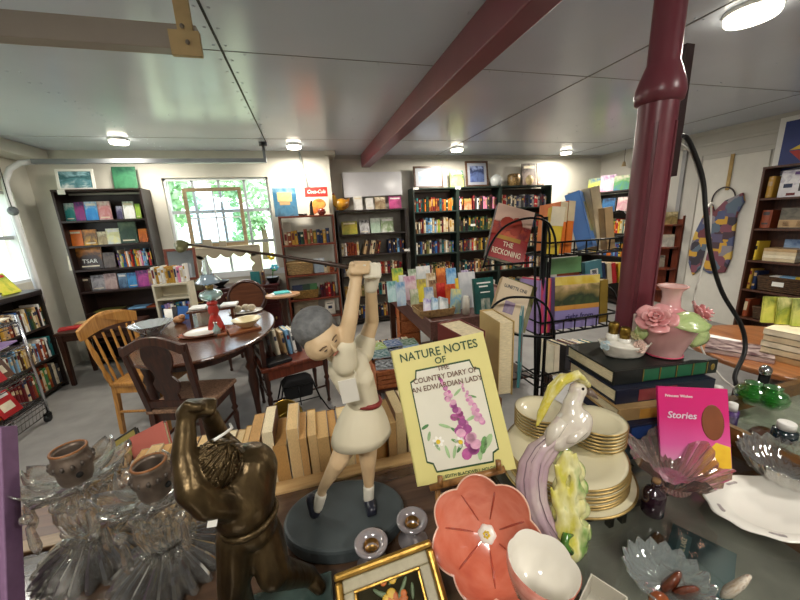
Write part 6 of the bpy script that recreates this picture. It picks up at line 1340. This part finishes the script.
MB().lathe([(.0455,.005),(.043,.0),(.04,-.015),(.03,-.04),(.016,-.05),(.001,-.051)],60,rib=pr).build('inside',mat('cup_white','#ddd8cc',.15,0,.03,coat=.5),t2)
t=T('wire_plate_stand','thin wire stand holding the coral saucer and cup','stand',(0,0,0))
zc2=Vector(facing(c2,R(-40),R(10)).col[2][:3]); cb=c2-zc2*.056
g=lambda dx,dy:Vector((c.x+dx,c.y+dy,CZ+.003))
MB().tube([c+Vector((-.03,.025,-.055)),g(-.04,.05),g(.03,.06),c+Vector((.03,.025,-.055))],.0018,6).tube([g(-.04,.05),g(-.03,-.03),Vector((cb.x-.015,cb.y,cb.z)),Vector((cb.x-.018,cb.y-.02,cb.z-.006))],.0018,6).tube([g(.03,.06),g(.06,-.03),Vector((cb.x+.02,cb.y,cb.z)),Vector((cb.x+.018,cb.y-.02,cb.z-.006))],.0018,6).build('wire',mat('stand_wire','#8a7a5a',.3,.8,0),t)
p=atz(597,596,CZ+.03)
t=T('white_box','small open white cardboard box at the bottom edge','box',(p.x,p.y-.01,CZ+.0005),.5)
MB().box(-.03,.03,-.025,-.023,0,.035).box(-.03,.03,.023,.025,0,.035).box(-.03,-.028,-.023,.023,0,.035).box(.028,.03,-.023,.023,0,.035).box(-.03,.03,-.025,.025,0,.002).build('tray',mat('box_card','#bdb8a9',.6,0,.05),t)
# ---------------------------------------------------------------- stacked plates
gold=mat('gold_edge','#98804e',.38,.7,.1)
ivory=mat('ivory_china','#d8cfae',.16,0,.04,7,coat=.5)
def plate(c,r,z,lb,wide=.3,body=ivory,cat='plate',name='plate',grp=None):
    t=T(name,lb,cat,(c[0],c[1],z),0,grp)
    MB().lathe([(.001,0),(r*.58,0),(r*.62,.003),(r*.72,.008),(r*.985,.016),(r,.0185),(r*.985,.02),(r*.72,.012),(r*.6,.0065),(.001,.0055)],56).build('china_dish',body,t)
    MB().lathe([(r*.975,.0155),(r*1.004,.0178),(r*1.004,.0195),(r*.975,.0208)],56).build('gilt_edge',gold,t)
    return t
pc_=atz(567,470,CZ+.03); pc_=(pc_.x+.012,pc_.y+.02)
plate(pc_,.142,CZ+.0005,'largest cream plate with gilt edge at the bottom of the china stack')
for k in range(6): plate((pc_[0]+rnd.uniform(-.002,.002)-.004,pc_[1]+rnd.uniform(-.002,.002)),.128,CZ+.0085+.0085*k,'cream dinner plate, %s of six in the china stack'%(('lowest','second from bottom','third from bottom','fourth from bottom','fifth from bottom','topmost')[k]))
zt=CZ+.0085*6+.009
pl=atz(541,409,zt+.06); prr=atz(597,424,zt+.05)
dv=Vector((prr.x-pl.x,prr.y-pl.y)); ln=dv.length
rs_=min(.074,ln/2+.001)
for k in range(6): plate((pl.x,pl.y),rs_,zt+.0085*k,'cream saucer in the left rear pile on the plates, %s'%(('lowest','second from bottom','third from bottom','third from top','second from top','topmost')[k]),cat='saucer',name='saucer')
for k in range(6): plate((prr.x,prr.y),rs_,zt+.0085*k,'white centred saucer in the right front pile on the plates, %s'%(('lowest','second from bottom','third from bottom','third from top','second from top','topmost')[k]),cat='saucer',name='saucer')
# ---------------------------------------------------------------- long tailed bird figurine
t=T('bird_figurine','pastel ceramic bird figurine with yellow crest and long sweeping tail','figurine',(0,0,0))
Dd=.60
S=lambda px,py,d=0:atd(px,py,Dd+d)
white_gl=ramp_mat('bird_glaze','#b9a6a2 #cfc6b8 #d9d2c2 #b59aa8'.split(),3,.5,2,.18,coat=.6)
m=MB().capsule(S(577,393),S(572,405),.0135,.015).ball(S(578,390),(.0155,.015,.0145),14).capsule(S(572,405),S(573,424),.016,.029).capsule(S(573,424),S(557,438),.03,.023).ball(S(582,421,-.006),(.018,.018,.022),12)
m.organic('body',white_gl,t,voxel=.0025,smooth=4)
MB().tube([S(588,391),S(594,395),S(598,399)],[.007,.0045,.001],10).build('beak',mat('beak_grey','#6a5a50',.3,0,.2),t)
MB().ball(S(583,389,-.013),(.003,.002,.003),8).build('eye',mat('eye_dark','#1a1210',.2,0,0),t)
ycr=ramp_mat('crest_glaze','#d9cf86 #c9bb3a #e0d9a0 #b5a52f'.split(),5,.5,0,.18,coat=.6)
mb=MB()
for k in range(4): o_=k*3.0; mb.tube([S(590-o_*.6,386-2*k,-.004*k),S(578,377-k,-.004*k),S(562,378+k,-.003*k),S(552-k,388+k*3,0),S(547-k*2,402+4*k,0),S(543-k*2.2,418+3*k,.0)],[.005,.0085,.0095,.009,.007,.002],8)
mb.organic('crest',ycr,t,voxel=.002,smooth=3)
tailm=ramp_mat('tail_glaze','#8d7d84 #b59aa4 #c9b8b4 #9a8a94'.split(),3,.3,0,.18,coat=.6)
path=[(566,432),(552,437),(540,447),(531,462),(528,480),(530,500),(537,520),(548,538),(560,552)]
mb=MB()
for k in range(5):
    off=(k-2)*6.0; mb.tube([S(x+3+off*(.8 if i>1 else .4),y+abs(off)*.2,-.004*(2-abs(k-2))) for i,(x,y) in enumerate(path)],[.01,.012,.0115,.011,.011,.0105,.0095,.008,.006],8)
mb.organic('long_tail',tailm,t,voxel=.0022,smooth=2)
mb=MB()
for k in range(4):
    off=(k-1.5)*6; mb.tube([S(x+3+off*.8,y,-.0145) for i,(x,y) in enumerate(path[1:])],.0009,5)
mb.build('tail_line',mat('tail_line','#7d6a72',.3,0,.1),t)
MB().tube([S(562,420,-.018),S(553,432,-.02),S(545,448,-.014)],[.012,.013,.002],10,flat=.7).tube([S(582,428,-.02),S(572,437,-.022),S(560,444,-.014)],[.012,.012,.002],10,flat=.7).build('wing',white_gl,t)
fol=ramp_mat('foliage_glaze','#7f9f4a #c9c04a #ddd9a0 #6f9648 #d4cb6a'.split(),3.5,.4,0,.2,coat=.6,bump=.3)
m=MB()
r3=random.Random(11)
for (x,y,r) in ((563,458,.022),(573,470,.022),(566,488,.024),(577,486,.02),(572,502,.025),(563,512,.022),(580,508,.018),(571,526,.025),(562,535,.022),(579,530,.022),(574,543,.024)): m.ball(S(x,y,.012),r,10)
for k in range(26):
    x=556+r3.random()*26; y=455+r3.random()*80; m.capsule(S(x,y+8,-.006),S(x+r3.uniform(-6,10),y-9,-.014),.008,.003,8)
bb=S(568,548,.01); m.capsule(S(568,530,.01),Vector((bb.x,bb.y,CZ+.012)),.022,.028)
m.organic('foliage',fol,t,voxel=.003,smooth=2)
MB().tube([S(571,552,-.02),S(564,545,-.024),S(566,536,-.02),S(573,535,-.016)],[.006,.008,.007,.002],8).build('green_leaf',mat('leaf_green','#4a7a2c',.2,0,.15,20,coat=.5),t)
# ---------------------------------------------------------------- stack of big books with the rose vase
BY0=.535; ths=[.030,.040,.034,.040,.040]
z=CZ+.0005; L0=atz(622,455,1.02); 
spec=[('teal_slate','#3a5560','grey teal hardback at the bottom of the tall book stack',[(.1,.9,'#5f7a80')]),('navy_book','#1c2540','navy hardback with blue panels, second from bottom of the book stack',[(.1,.3,'#2a4a8a'),(.34,.58,'#2f56a0'),(.62,.9,'#2a4a8a')]),('tan_book','#a98a5c','tan hardback in the middle of the tall book stack',[(.2,.45,'#c9933f'),(.5,.9,'#b58a4a')]),('navy_book2','#171c2c','dark navy hardback with maroon spine labels, second from top of the stack',[(.22,.4,'#7a3436'),(.42,.6,'#7a3436')]),('black_green','#161a18','black and green hardback with gilt bands, topmost of the book stack',[(.28,.42,'#1f5a3c'),(.44,.58,'#1f5a3c'),(.6,.74,'#1f5a3c'),(.76,.88,'#1f5a3c')])]
stk=[]
for k,(nm,c,lb,bands) in enumerate(spec):
    th=ths[k]; a=atz(613+4*(4-k)*.6,[461,443,422,405,386][k],z); b=atz(723,[446,425,408,392,372][k],z)
    Lk=.315 if k==4 else .29; ang=math.atan2(b.y-a.y,b.x-a.x)+(.0,.02,-.03,.01,0)[k]; d=.2
    mats=[mat(nm,c,.35,0,.08),paper]; mb=MB().box(0,Lk,0,.006,0,th).box(0,Lk,.006,d,0,.004).box(0,Lk,.006,d,th-.004,th).box(.005,Lk-.005,.006,d-.006,.004,th-.004,1)
    o=mb.build('hardback',mats,None,(a.x,a.y,z),(0,0,ang),bevel=.0015); tag(o,lb,'book')
    for (u,v,cc) in bands: MB().box(Lk*u,Lk*v,-.0008,0,.004,th-.004).build('spine_panel',mat('panel_'+cc,cc,.35,0,.08),o)
    if k==4:
        gm=mat('gilt_line','#a8904e',.3,.7,.1)
        for u in (.27,.43,.59,.75,.89): MB().box(Lk*u,Lk*u+.002,-.0012,0,.003,th-.003).build('gilt_band',gm,o)
        MB().ball((Lk*.95,-.0005,th/2),(.007,.001,.01),8).build('gilt_emblem',gm,o)
        for (u,s_) in ((.35,'CHOICES'),(.51,'WINTER'),(.67,'THE RIVER'),(.82,'HOME')): pass
    stk.append((a,ang)); z+=th+.0006
VZ=z
v=atz(663,354,VZ); 
t=T('rose_vase','pink ceramic vase with applied roses and green leaves on the book stack','vase',(v.x,v.y,VZ)); t.scale=(1.18,1.18,1.0)
pinkg=ramp_mat('pink_glaze','#b58c8a #cf9f9c #d08a8e #dcbab2'.split(),2,1.,2,.2,coat=.5,noise=.25)
MB().lathe([(.001,0),(.036,0),(.038,.004),(.036,.01),(.044,.035),(.054,.066),(.062,.09),(.064,.103),(.058,.116),(.042,.126),(.026,.134),(.0195,.142),(.0175,.168),(.02,.186),(.028,.196),(.0295,.199),(.027,.2),(.017,.186),(.0145,.168),(.001,.15)],48).build('body',pinkg,t)
MB().tube([(.037*math.cos(q),.037*math.sin(q),.004) for q in [2*PI*k/36 for k in range(36)]],.0022,6,0,None,True).build('foot_ring',mat('foot_pink','#c94f6a',.2,0,.05,coat=.4),t)
MB().tube([(.0285*math.cos(q),.0285*math.sin(q),.199) for q in [2*PI*k/36 for k in range(36)]],.0022,6,0,None,True).build('lip_ring',mat('lip_pink','#d9a49a',.2,0,.05,coat=.4),t)
rosem=ramp_mat('rose_glaze','#c9787e #dc9a9a #e6b5b0'.split(),3,.3,2,.22,coat=.5)
def rose(name,c,s,nrm,m,par):
    z=Vector(nrm).normalized(); x=Vector((0,0,1)).cross(z).normalized(); y=z.cross(x); M=frame(x,y,z,Vector(c))
    mb=MB()
    for ring,(n,r,tl,zz) in enumerate(((5,1.,.55,0),(5,.68,.85,.12),(4,.42,1.15,.22),(3,.2,1.4,.3))):
        for k in range(n):
            q=2*PI*k/n+ring*.6; rs=[]
            for i in range(5):
                u=i/4; rr=s*r*(.25+.75*u*math.cos(tl*.6)); hz=s*(zz+u*math.sin(tl)*.45-.1*u*u*(ring==0)); wd=1.1*math.sin(PI*(.18+.64*u))*(1.0)
                rs.append([(rr*math.cos(q+a*wd*PI/n),rr*math.sin(q+a*wd*PI/n),hz-abs(a)*.05*s) for a in (-1,-.5,0,.5,1)])
            b0=[p for r_ in rs for p in r_]; fs=[(i*5+j,i*5+j+1,i*5+j+6,i*5+j+5) for i in range(4) for j in range(4)]
            mb.add(b0,fs,0,True,M)
    mb.ball((0,0,s*.2),(s*.3,s*.3,s*.25),10,0,M)
    o=mb.build(name,m,par); k=o.modifiers.new('s','SOLIDIFY'); k.thickness=.0022; return o
ex=Vector((cr.x,cr.y,0)).normalized(); ey=Vector((cf.x,cf.y,0)).normalized()
def LV(a,b,z): q=ex*a+ey*b; return (q.x,q.y,z)
rose('rose',LV(-.052,-.03,.120),.043,LV(-.5,-.6,.5),rosem,t); rose('rose',LV(.055,-.015,.122),.038,LV(.8,-.4,.35),rosem,t)
leafg=ramp_mat('leaf_glaze','#8fae62 #b9c98a #a5bd78 #d2d6a6'.split(),5,.4,0,.22,coat=.5,bump=.2)
def leaf(name,c,L_,W_,nrm,upv,m,par):
    z=Vector(nrm).normalized(); y=(Vector(upv)-z*Vector(upv).dot(z)).normalized(); x=y.cross(z); M=frame(x,y,z,Vector(c)); rs=[]
    for i in range(9):
        u=i/8; wv=W_*math.sin(PI*min(1,(u*.92+.04)))**.8; rs.append([(wv*a,L_*(u-.5),-.18*L_*(u-.5)**2*4-.15*W_*a*a+(.002 if abs(a)<.1 else 0)) for a in (-1,-.6,-.25,0,.25,.6,1)])
    o=MB().rings(rs,0,False,False,True,M).build(name,m,par); k=o.modifiers.new('s','SOLIDIFY'); k.thickness=.003; return o
leaf('leaf',LV(.004,-.064,.122),.088,.030,LV(-.05,-.72,.7),LV(-.9,-.1,.35),leafg,t); leaf('leaf',LV(.075,-.022,.062),.082,.028,LV(.35,-.9,.15),LV(.65,0,.8),leafg,t); leaf('leaf',LV(-.066,-.01,.075),.05,.014,LV(-.6,-.8,.1),LV(-.1,0,.9),leafg,t)
# white ceramic basket with little gilt topped bottles
p=atz(628,357,VZ); p=p+Vector((0,.014,0))
t=T('ceramic_basket','small white ceramic boat shaped basket with gilt capped bottles and flowers on the stack','ornament',(p.x,p.y,VZ+.0005))
t.rotation_euler=(0,0,math.atan2(ex.y,ex.x)); t.scale=(1.25,1.25,1.25)
bisque=mat('bisque_white','#d6d2c6',.45,0,.06,60,bump=.2)
MB().lathe([(.001,0),(.036,0),(.04,.004),(.052,.028),(.056,.034),(.052,.034),(.04,.012),(.001,.012)],40,0,TR((0,0,0),(0,0,0),(1.05,.62,1)),rib=lambda q,i,r,z:(1+.03*math.cos(18*q),.004*math.cos(2*q) if r>.05 else 0)).build('basket_dish',bisque,t)
MB().lathe([(.001,.012),(.042,.012),(.046,.03),(.03,.038),(.001,.04)],28,0,TR((0,0,0),(0,0,0),(1,.6,1))).build('filling',bisque,t)
for i,(x,y,zz_) in enumerate(((-.024,.008,.075),(-.008,-.008,.068))):
    MB().lathe([(.001,.03),(.013,.03),(.014,zz_-.025),(.009,zz_-.022)],20,0,TR((x,y,0))).build('bottle',porc,t)
    MB().lathe([(.001,zz_-.024),(.0105,zz_-.024),(.0105,zz_),(.0085,zz_+.003),(.001,zz_+.003)],24,0,TR((x,y,0)),rib=lambda q,i,r,z:(1+.05*math.cos(10*q),0)).build('gilt_cap',mat('gilt_cap','#8f7434',.3,.9,.25,60),t)
rose('cream_flower',(.024,.0,.047),.014,(0,-.6,.8),mat('cream_petals','#d9cf9a',.4,0,.1),t); rose('cream_flower',(.034,.004,.043),.012,(.4,-.6,.7),mat('cream_petals','#d9cf9a',.4),t); rose('pink_flower',(.016,-.026,.03),.016,(0,-.9,.4),mat('pale_pink_petals','#dcbfb0',.4,0,.08),t); rose('blue_flower',(-.05,-.01,.03),.012,(-.5,-.8,.3),mat('pale_blue_petals','#b9cbd0',.4,0,.08),t)
p=atz(636,345,VZ); o=MB().box(-.012,.012,-.010,.010,0,.10).build('white_candle',[mat('pale_pink_wax','#d6c3b8',.4,0,.04)],None,(p.x,p.y+.004,VZ+.0005),(0,0,.3),bevel=.004); tag(o,'pale pink square candle behind the ceramic basket','candle')
# pink picture book leaning on the stack
b0=atz(661,474,CZ+.001); b1=atz(731,480,CZ+.001); 
t0=atd(656,388,(b0-EYE).dot(cf)+.015); t1=atd(727,387,(b1-EYE).dot(cf)+.015)
Mq,w,h=quadM(t0,t1,b1,b0)
pk=ramp_mat('pink_cover','#e0a8c4 #d85a9c #cf1f74 #d11a70'.split(),1.2,1.1,2,.3,noise=.12)
o=face_book('story_book','bright pink storybook with yellow panel leaning against the book stack','book',w,h,.006,pk,Mq,border=pk)
MB().prism([(.0,0),(w*.49,0),(w*.49,h*.36),(w*.3,h*.4),(w*.12,h*.26)],-.0042,-.0032).build('yellow_panel',ramp_mat('yellow_panel','#c98f1f #e6b92a #efd24a'.split(),2,.6,2,.35),o)
MB().ball((w*.27,-.0035,h*.62),(w*.16,.0008,h*.2),18).build('brown_oval',mat('brown_oval','#7a4428',.4,0,.15,20),o)
letters('Princess Wishes',.0085,bookmat('white'),o,(-w*.2,-.0046,h*.9),(PI/2,0,0)); letters('Stories',.021,mat('silver_print','#e6dbe6',.3,.2,0),o,(-w*.17,-.0046,h*.68),(PI/2,0,0),shear=.2)
# ---------------------------------------------------------------- glass dishes and small wares on the right
carn=glass('carnival_glass','#ead4cb',.38,.1)
p=atz(676,497,CZ+.01); p=p+Vector((.028,.03,0))
t=T('ruffled_dish','pale pink iridescent ruffled glass dish beside the dark bottle','dish',(p.x,p.y,CZ+.0005))
MB().lathe([(.001,0),(.03,0),(.034,.006),(.03,.014),(.045,.03),(.068,.055),(.082,.075),(.084,.078),(.078,.073),(.06,.05),(.035,.022),(.001,.016)],120,rib=lambda q,i,r,z:(1+.05*math.cos(6*q)*(z>.03)+.03*math.cos(30*q),.014*math.cos(6*q)*(z>.045)),sm=False).build('ruffled_bowl',carn,t)
p=atz(658,515,CZ+.005)
t=T('amethyst_bottle','small dark purple glass bottle with cork in front of the ruffled dish','bottle',(p.x,p.y+.012,CZ+.0005))
MB().lathe([(.001,0),(.018,0),(.0195,.003),(.0195,.045),(.016,.053),(.008,.057),(.0075,.066),(.009,.068),(.009,.071),(.001,.071)],28).build('bottle_body',mat('amethyst','#26141f',.08,0,.1,coat=.6),t)
MB().lathe([(.001,.07),(.0065,.07),(.007,.078),(.001,.078)],16).build('cork',mat('cork','#7a5c3a',.8,0,.3,80),t)
p=atz(775,516,CZ+.012)
t=T('oval_platter','white oval china platter with pale floral rim at the right','platter',(p.x+.02,p.y+.01,CZ+.0005),R(-12))
MB().lathe([(.001,0),(.07,0),(.078,.004),(.118,.017),(.121,.02),(.116,.021),(.08,.01),(.07,.006),(.001,.006)],64,0,TR((0,0,0),(0,0,0),(1.05,.66,1)),rib=lambda q,i,r,z:(1+.02*math.cos(12*q)*(r>.1),0)).build('platter_dish',porc,t)
mb=MB()
for k in range(5):
    q=(.4,1.7,2.9,4.0,5.3)[k]
    mb=MB()
    for j in range(4): mb.ball((.1*1.05*math.cos(q+.06*j),.1*.66*math.sin(q+.06*j),.0165),(.005,.004,.001),8)
    mb.build('floral_spray',mat('grey_mauve','#9a9290',.3,0,.2,40),t)

p=atz(797,492,CZ+.01)
def cutdish(name,lb,c,r,hh,n=20,cat='dish',m=None):
    o=MB().lathe([(.001,0),(r*.45,0),(r*.5,.006),(r*.8,hh*.5),(r,hh),(r*.96,hh+.002),(r*.74,hh*.5),(r*.4,.012),(.001,.01)],n*4,rib=lambda q,i,rr,z:(1+.05*math.cos(n*q)*(z>.005),.004*math.cos(n*q)*(z>hh*.8))).build(name,m or cry); o.location=(c.x,c.y,CZ+.0005); return tag(o,lb,cat)
cutdish('crystal_dish','heavy cut crystal dish at the right edge behind the white platter',p+Vector((.03,.03,0)),.085,.06)
p=atz(672,590,CZ+.01); fd_=p
cutdish('fluted_dish','clear fluted glass dish of polished brown stones at the bottom edge',p+Vector((.0,.01,0)),.06,.03,18,m=glass('pressed_glass2','#e6eeec',.5,.15))
agate=ramp_mat('agate','#2a130c #4f2416 #6b3520 #3a1b10'.split(),4,.2,2,.12,coat=.6)
agate2=ramp_mat('agate_pale','#5a2c1c #c9b49a #e3d9c9 #6a3420 #b9a088'.split(),4,.2,0,.2,coat=.4)
def stone(lb,px,py,s,m,rot,z0=.012):
    p=atz(px,py,CZ+z0+.015); o=MB().ball((0,0,0),s,16).build('polished_stone',m); k=o.modifiers.new('d','DISPLACE'); tx=bpy.data.textures.new('stone_noise','CLOUDS'); tx.noise_scale=.04; k.texture=tx; k.strength=.008; k.texture_coords='LOCAL'
    o.location=(p.x,p.y,CZ+z0+max(.008,min(s))); o.rotation_euler=rot; return tag(o,lb,'stone')
stone('dark brown oval polished stone standing upright in the fluted dish',672,578,(.018,.008,.024),agate,(.3,.2,.3),.02)
stone('brown polished stone slice leaning right in the fluted dish',688,588,(.02,.007,.022),agate,(.4,-.3,-.4),.018)
stone('orange brown polished stone at the front of the fluted dish',660,597,(.018,.014,.009),mat('carnelian','#8a4a2a',.15,0,.2,30,coat=.5),(0,0,.4),.016)
stone('brown and white banded stone slab beside the fluted dish',736,583,(.02,.008,.034),agate2,(.35,.1,.2),.001)
# wares on the low case
def on2(px,py): return atz(px,py,LZ2)
p=on2(783,440); t=T('ink_bottle','small dark ink bottle with white cap on the low glass case','bottle',(p.x,p.y,LZ2+.0005))
MB().lathe([(.001,0),(.022,0),(.023,.003),(.022,.026),(.014,.03),(.001,.03)],28).build('bottle_body',mat('dark_ink','#16262c',.1,0,.1,coat=.5),t); MB().lathe([(.001,.0302),(.0165,.0302),(.0165,.045),(.015,.047),(.001,.047)],28).build('cap',mat('cap_white','#dedcd6',.4,0,.02),t)
p=atz(755,422,LZ2-.03); o=MB().ball((0,0,0),(.035,.022,.012),14).build('brown_stone',[mat('brown_stone','#6a3a26',.3,0,.25,20)]); o.location=(1.10,.50,1.008); tag(o,'flat reddish brown stone under the lid of the low case','stone')
grg=glass('green_glass','#3fae3c',.3,.25)
for i,(px,py,lb) in enumerate(((750,402,'round green glass jar on the low case, left one'),(769,407,'round green glass jar on the low case, right one'))):
    p=on2(px,py); o=MB().lathe([(.001,0),(.024,0),(.036,.016),(.038,.03),(.03,.046),(.018,.052),(.02,.06),(.016,.06),(.001,.05)],28).build('green_jar',grg); o.location=(p.x-.0,p.y+.0,LZ2+.0005); tag(o,lb,'jar')
p=on2(772,398); t=T('silver_clip','shiny silver and black bulldog clip shaped ornament behind the green jars','ornament',(p.x+.03,p.y+.04,LZ2+.0005),.4)
MB().prism([(-.03,0),(.03,0),(.02,.05),(-.01,.06)],-.012,.012).build('black_body',blackmetal,t,bevel=.004); MB().ball((-.015,-.0,.068),(.022,.015,.016),12).build('silver_top',mat('silver','#b5b5b8',.15,1,0),t)
for i,(px,py,lb) in enumerate(((727,400,'tiny white capped bottle with purple label behind the pink storybook, front one'),(722,388,'tiny white capped bottle behind the pink storybook, rear one'))):
    p=atz(px+5,py+9,CZ+.055); t=T('paint_bottle',lb,'bottle',(p.x+.01*i,p.y+.03*i,CZ+.0005))
    MB().lathe([(.001,0),(.015,0),(.016,.003),(.016,.05),(.001,.05)],24).build('bottle_body',mat('purple_label','#4a2a6a',.4,0,.1),t); MB().lathe([(.001,.051),(.012,.051),(.011,.072),(.001,.073)],20).build('cap',mat('cap_white','#dedcd6',.4,0,.02),t)
o=face_book('note_card','white card lying under the glass lid of the low case','card',.12,.08,.004,paperw,TR((1.42,.40,.999),(R(-90),0,.3)))
# black and white cords hanging from beside the column down to the floor
def cord(name,lb,pts,m,r):
    P_=[Vector(p) for p in pts]; Q=[]
    for i in range(len(P_)-1):
        p0=P_[max(i-1,0)];p1=P_[i];p2=P_[i+1];p3=P_[min(i+2,len(P_)-1)]
        for k in range(6):
            u=k/6; Q.append(.5*((2*p1)+(p2-p0)*u+(2*p0-5*p1+4*p2-p3)*u*u+(3*p1-p0-3*p2+p3)*u**3))
    Q.append(P_[-1]); o=MB().tube(Q,r,8).build(name,m); return tag(o,lb,'cord')
D_=1.25
bp=[atd(680,137,1.14),atd(686,137,1.15),atd(694,152,1.17),atd(703,180,1.2),atd(706,215,1.22),atd(711,255,1.25),atd(722,292,1.3),atd(741,325,1.33),atd(745,350,1.33),atd(735,375,1.3),atd(734,395,1.3)]
e=bp[-1]; bp.append(Vector((e.x+.02,e.y+.04,.5))); bp.append(Vector((e.x+.03,e.y+.06,.01)))
cord('power_cord','thick black cord hanging from the column bracket down past the round table',bp,mat('black_rubber2','#0e0d0e',.45,0,.1),.0075)
wp=[atd(708,178,1.36),atd(711,205,1.36),atd(709,240,1.36),atd(700,275,1.36),atd(694,300,1.36),atd(696,330,1.36),atd(705,355,1.34),atd(722,378,1.3),atd(741,398,1.25)]
wp=[bp[0]+Vector((.0,.012,-.01)),bp[2]+Vector((.0,.012,0)),bp[3]+Vector((.004,.012,0)),bp[4]+Vector((.012,.012,.03))]+wp[1:]; e=wp[-1]; wp.append(Vector((e.x+.05,e.y+.1,.7))); wp.append(Vector((e.x+.05,e.y+.12,.01)))
cord('power_cord','thin white cord hanging beside the black cord behind the pink vase',wp,mat('white_rubber','#cfcbc2',.45,0,.03),.0035)
a=atd(678,120,1.13); o=MB().box(-.015,.02,-.01,.02,-.16,.24).build('cord_bracket',[mat('bracket_brown','#2a1616',.5,0,.1)]); o.location=(a.x-.004,a.y,a.z-.02); tag(o,'dark brown wooden cord bracket fixed to the back of the column','bracket')
# ================================================================ far small spines beyond the 300 largest become one mass
def screen(o):
    p=o.matrix_world.translation+Vector((0,0,.1)); v=p-EYE; z=v.dot(cf)
    if z<.05: return 0
    x=400+F*v.dot(cr)/z; y=300-F*v.dot(cu)/z
    if not(-25<x<825 and -25<y<625): return 0
    return 1/z
bpy.context.view_layer.update()
rows={}
nb=0
for o in list(COL.objects):
    if o.get('category')=='book' and o.parent is None:
        if o.name.split('.')[0]=='book' and o.get('group'): rows.setdefault(o['group'],[]).append(o)
        else: nb+=1
hidden=('on the fifth shelf of the middle black','on the sixth shelf','on the fifth shelf of the left black','on the fifth shelf of the right')
order=sorted(rows.items(),key=lambda kv:-sum(screen(o)*o.matrix_world.to_scale().x*o.matrix_world.to_scale().z for o in kv[1])/len(kv[1]))
mass=[];tot=nb
for gname,obs in order:
    vis=[o for o in obs if screen(o)>0]
    for o in obs:
        if o not in vis: bpy.data.objects.remove(o)
    if tot+len(vis)<=298: tot+=len(vis)
    else: mass+=vis
if mass:
    mb=MB(); mats=[]
    for o in mass:
        me=o.data; idx=[]
        for mm in me.materials:
            if mm not in mats: mats.append(mm)
            idx.append(mats.index(mm))
        b=len(mb.v); mb.v+= [tuple(o.matrix_world@v.co) for v in me.vertices]
        for p in me.polygons: mb.f.append([i+b for i in p.vertices]); mb.m.append(idx[p.material_index]); mb.s.append(False)
        bpy.data.objects.remove(o)
    o=mb.build('shelved_books',mats); tag(o,'many small distant books filling the dark shelves along the back wall','books',None,'stuff')
print('BOOKS single',tot,'mass',len(mass))
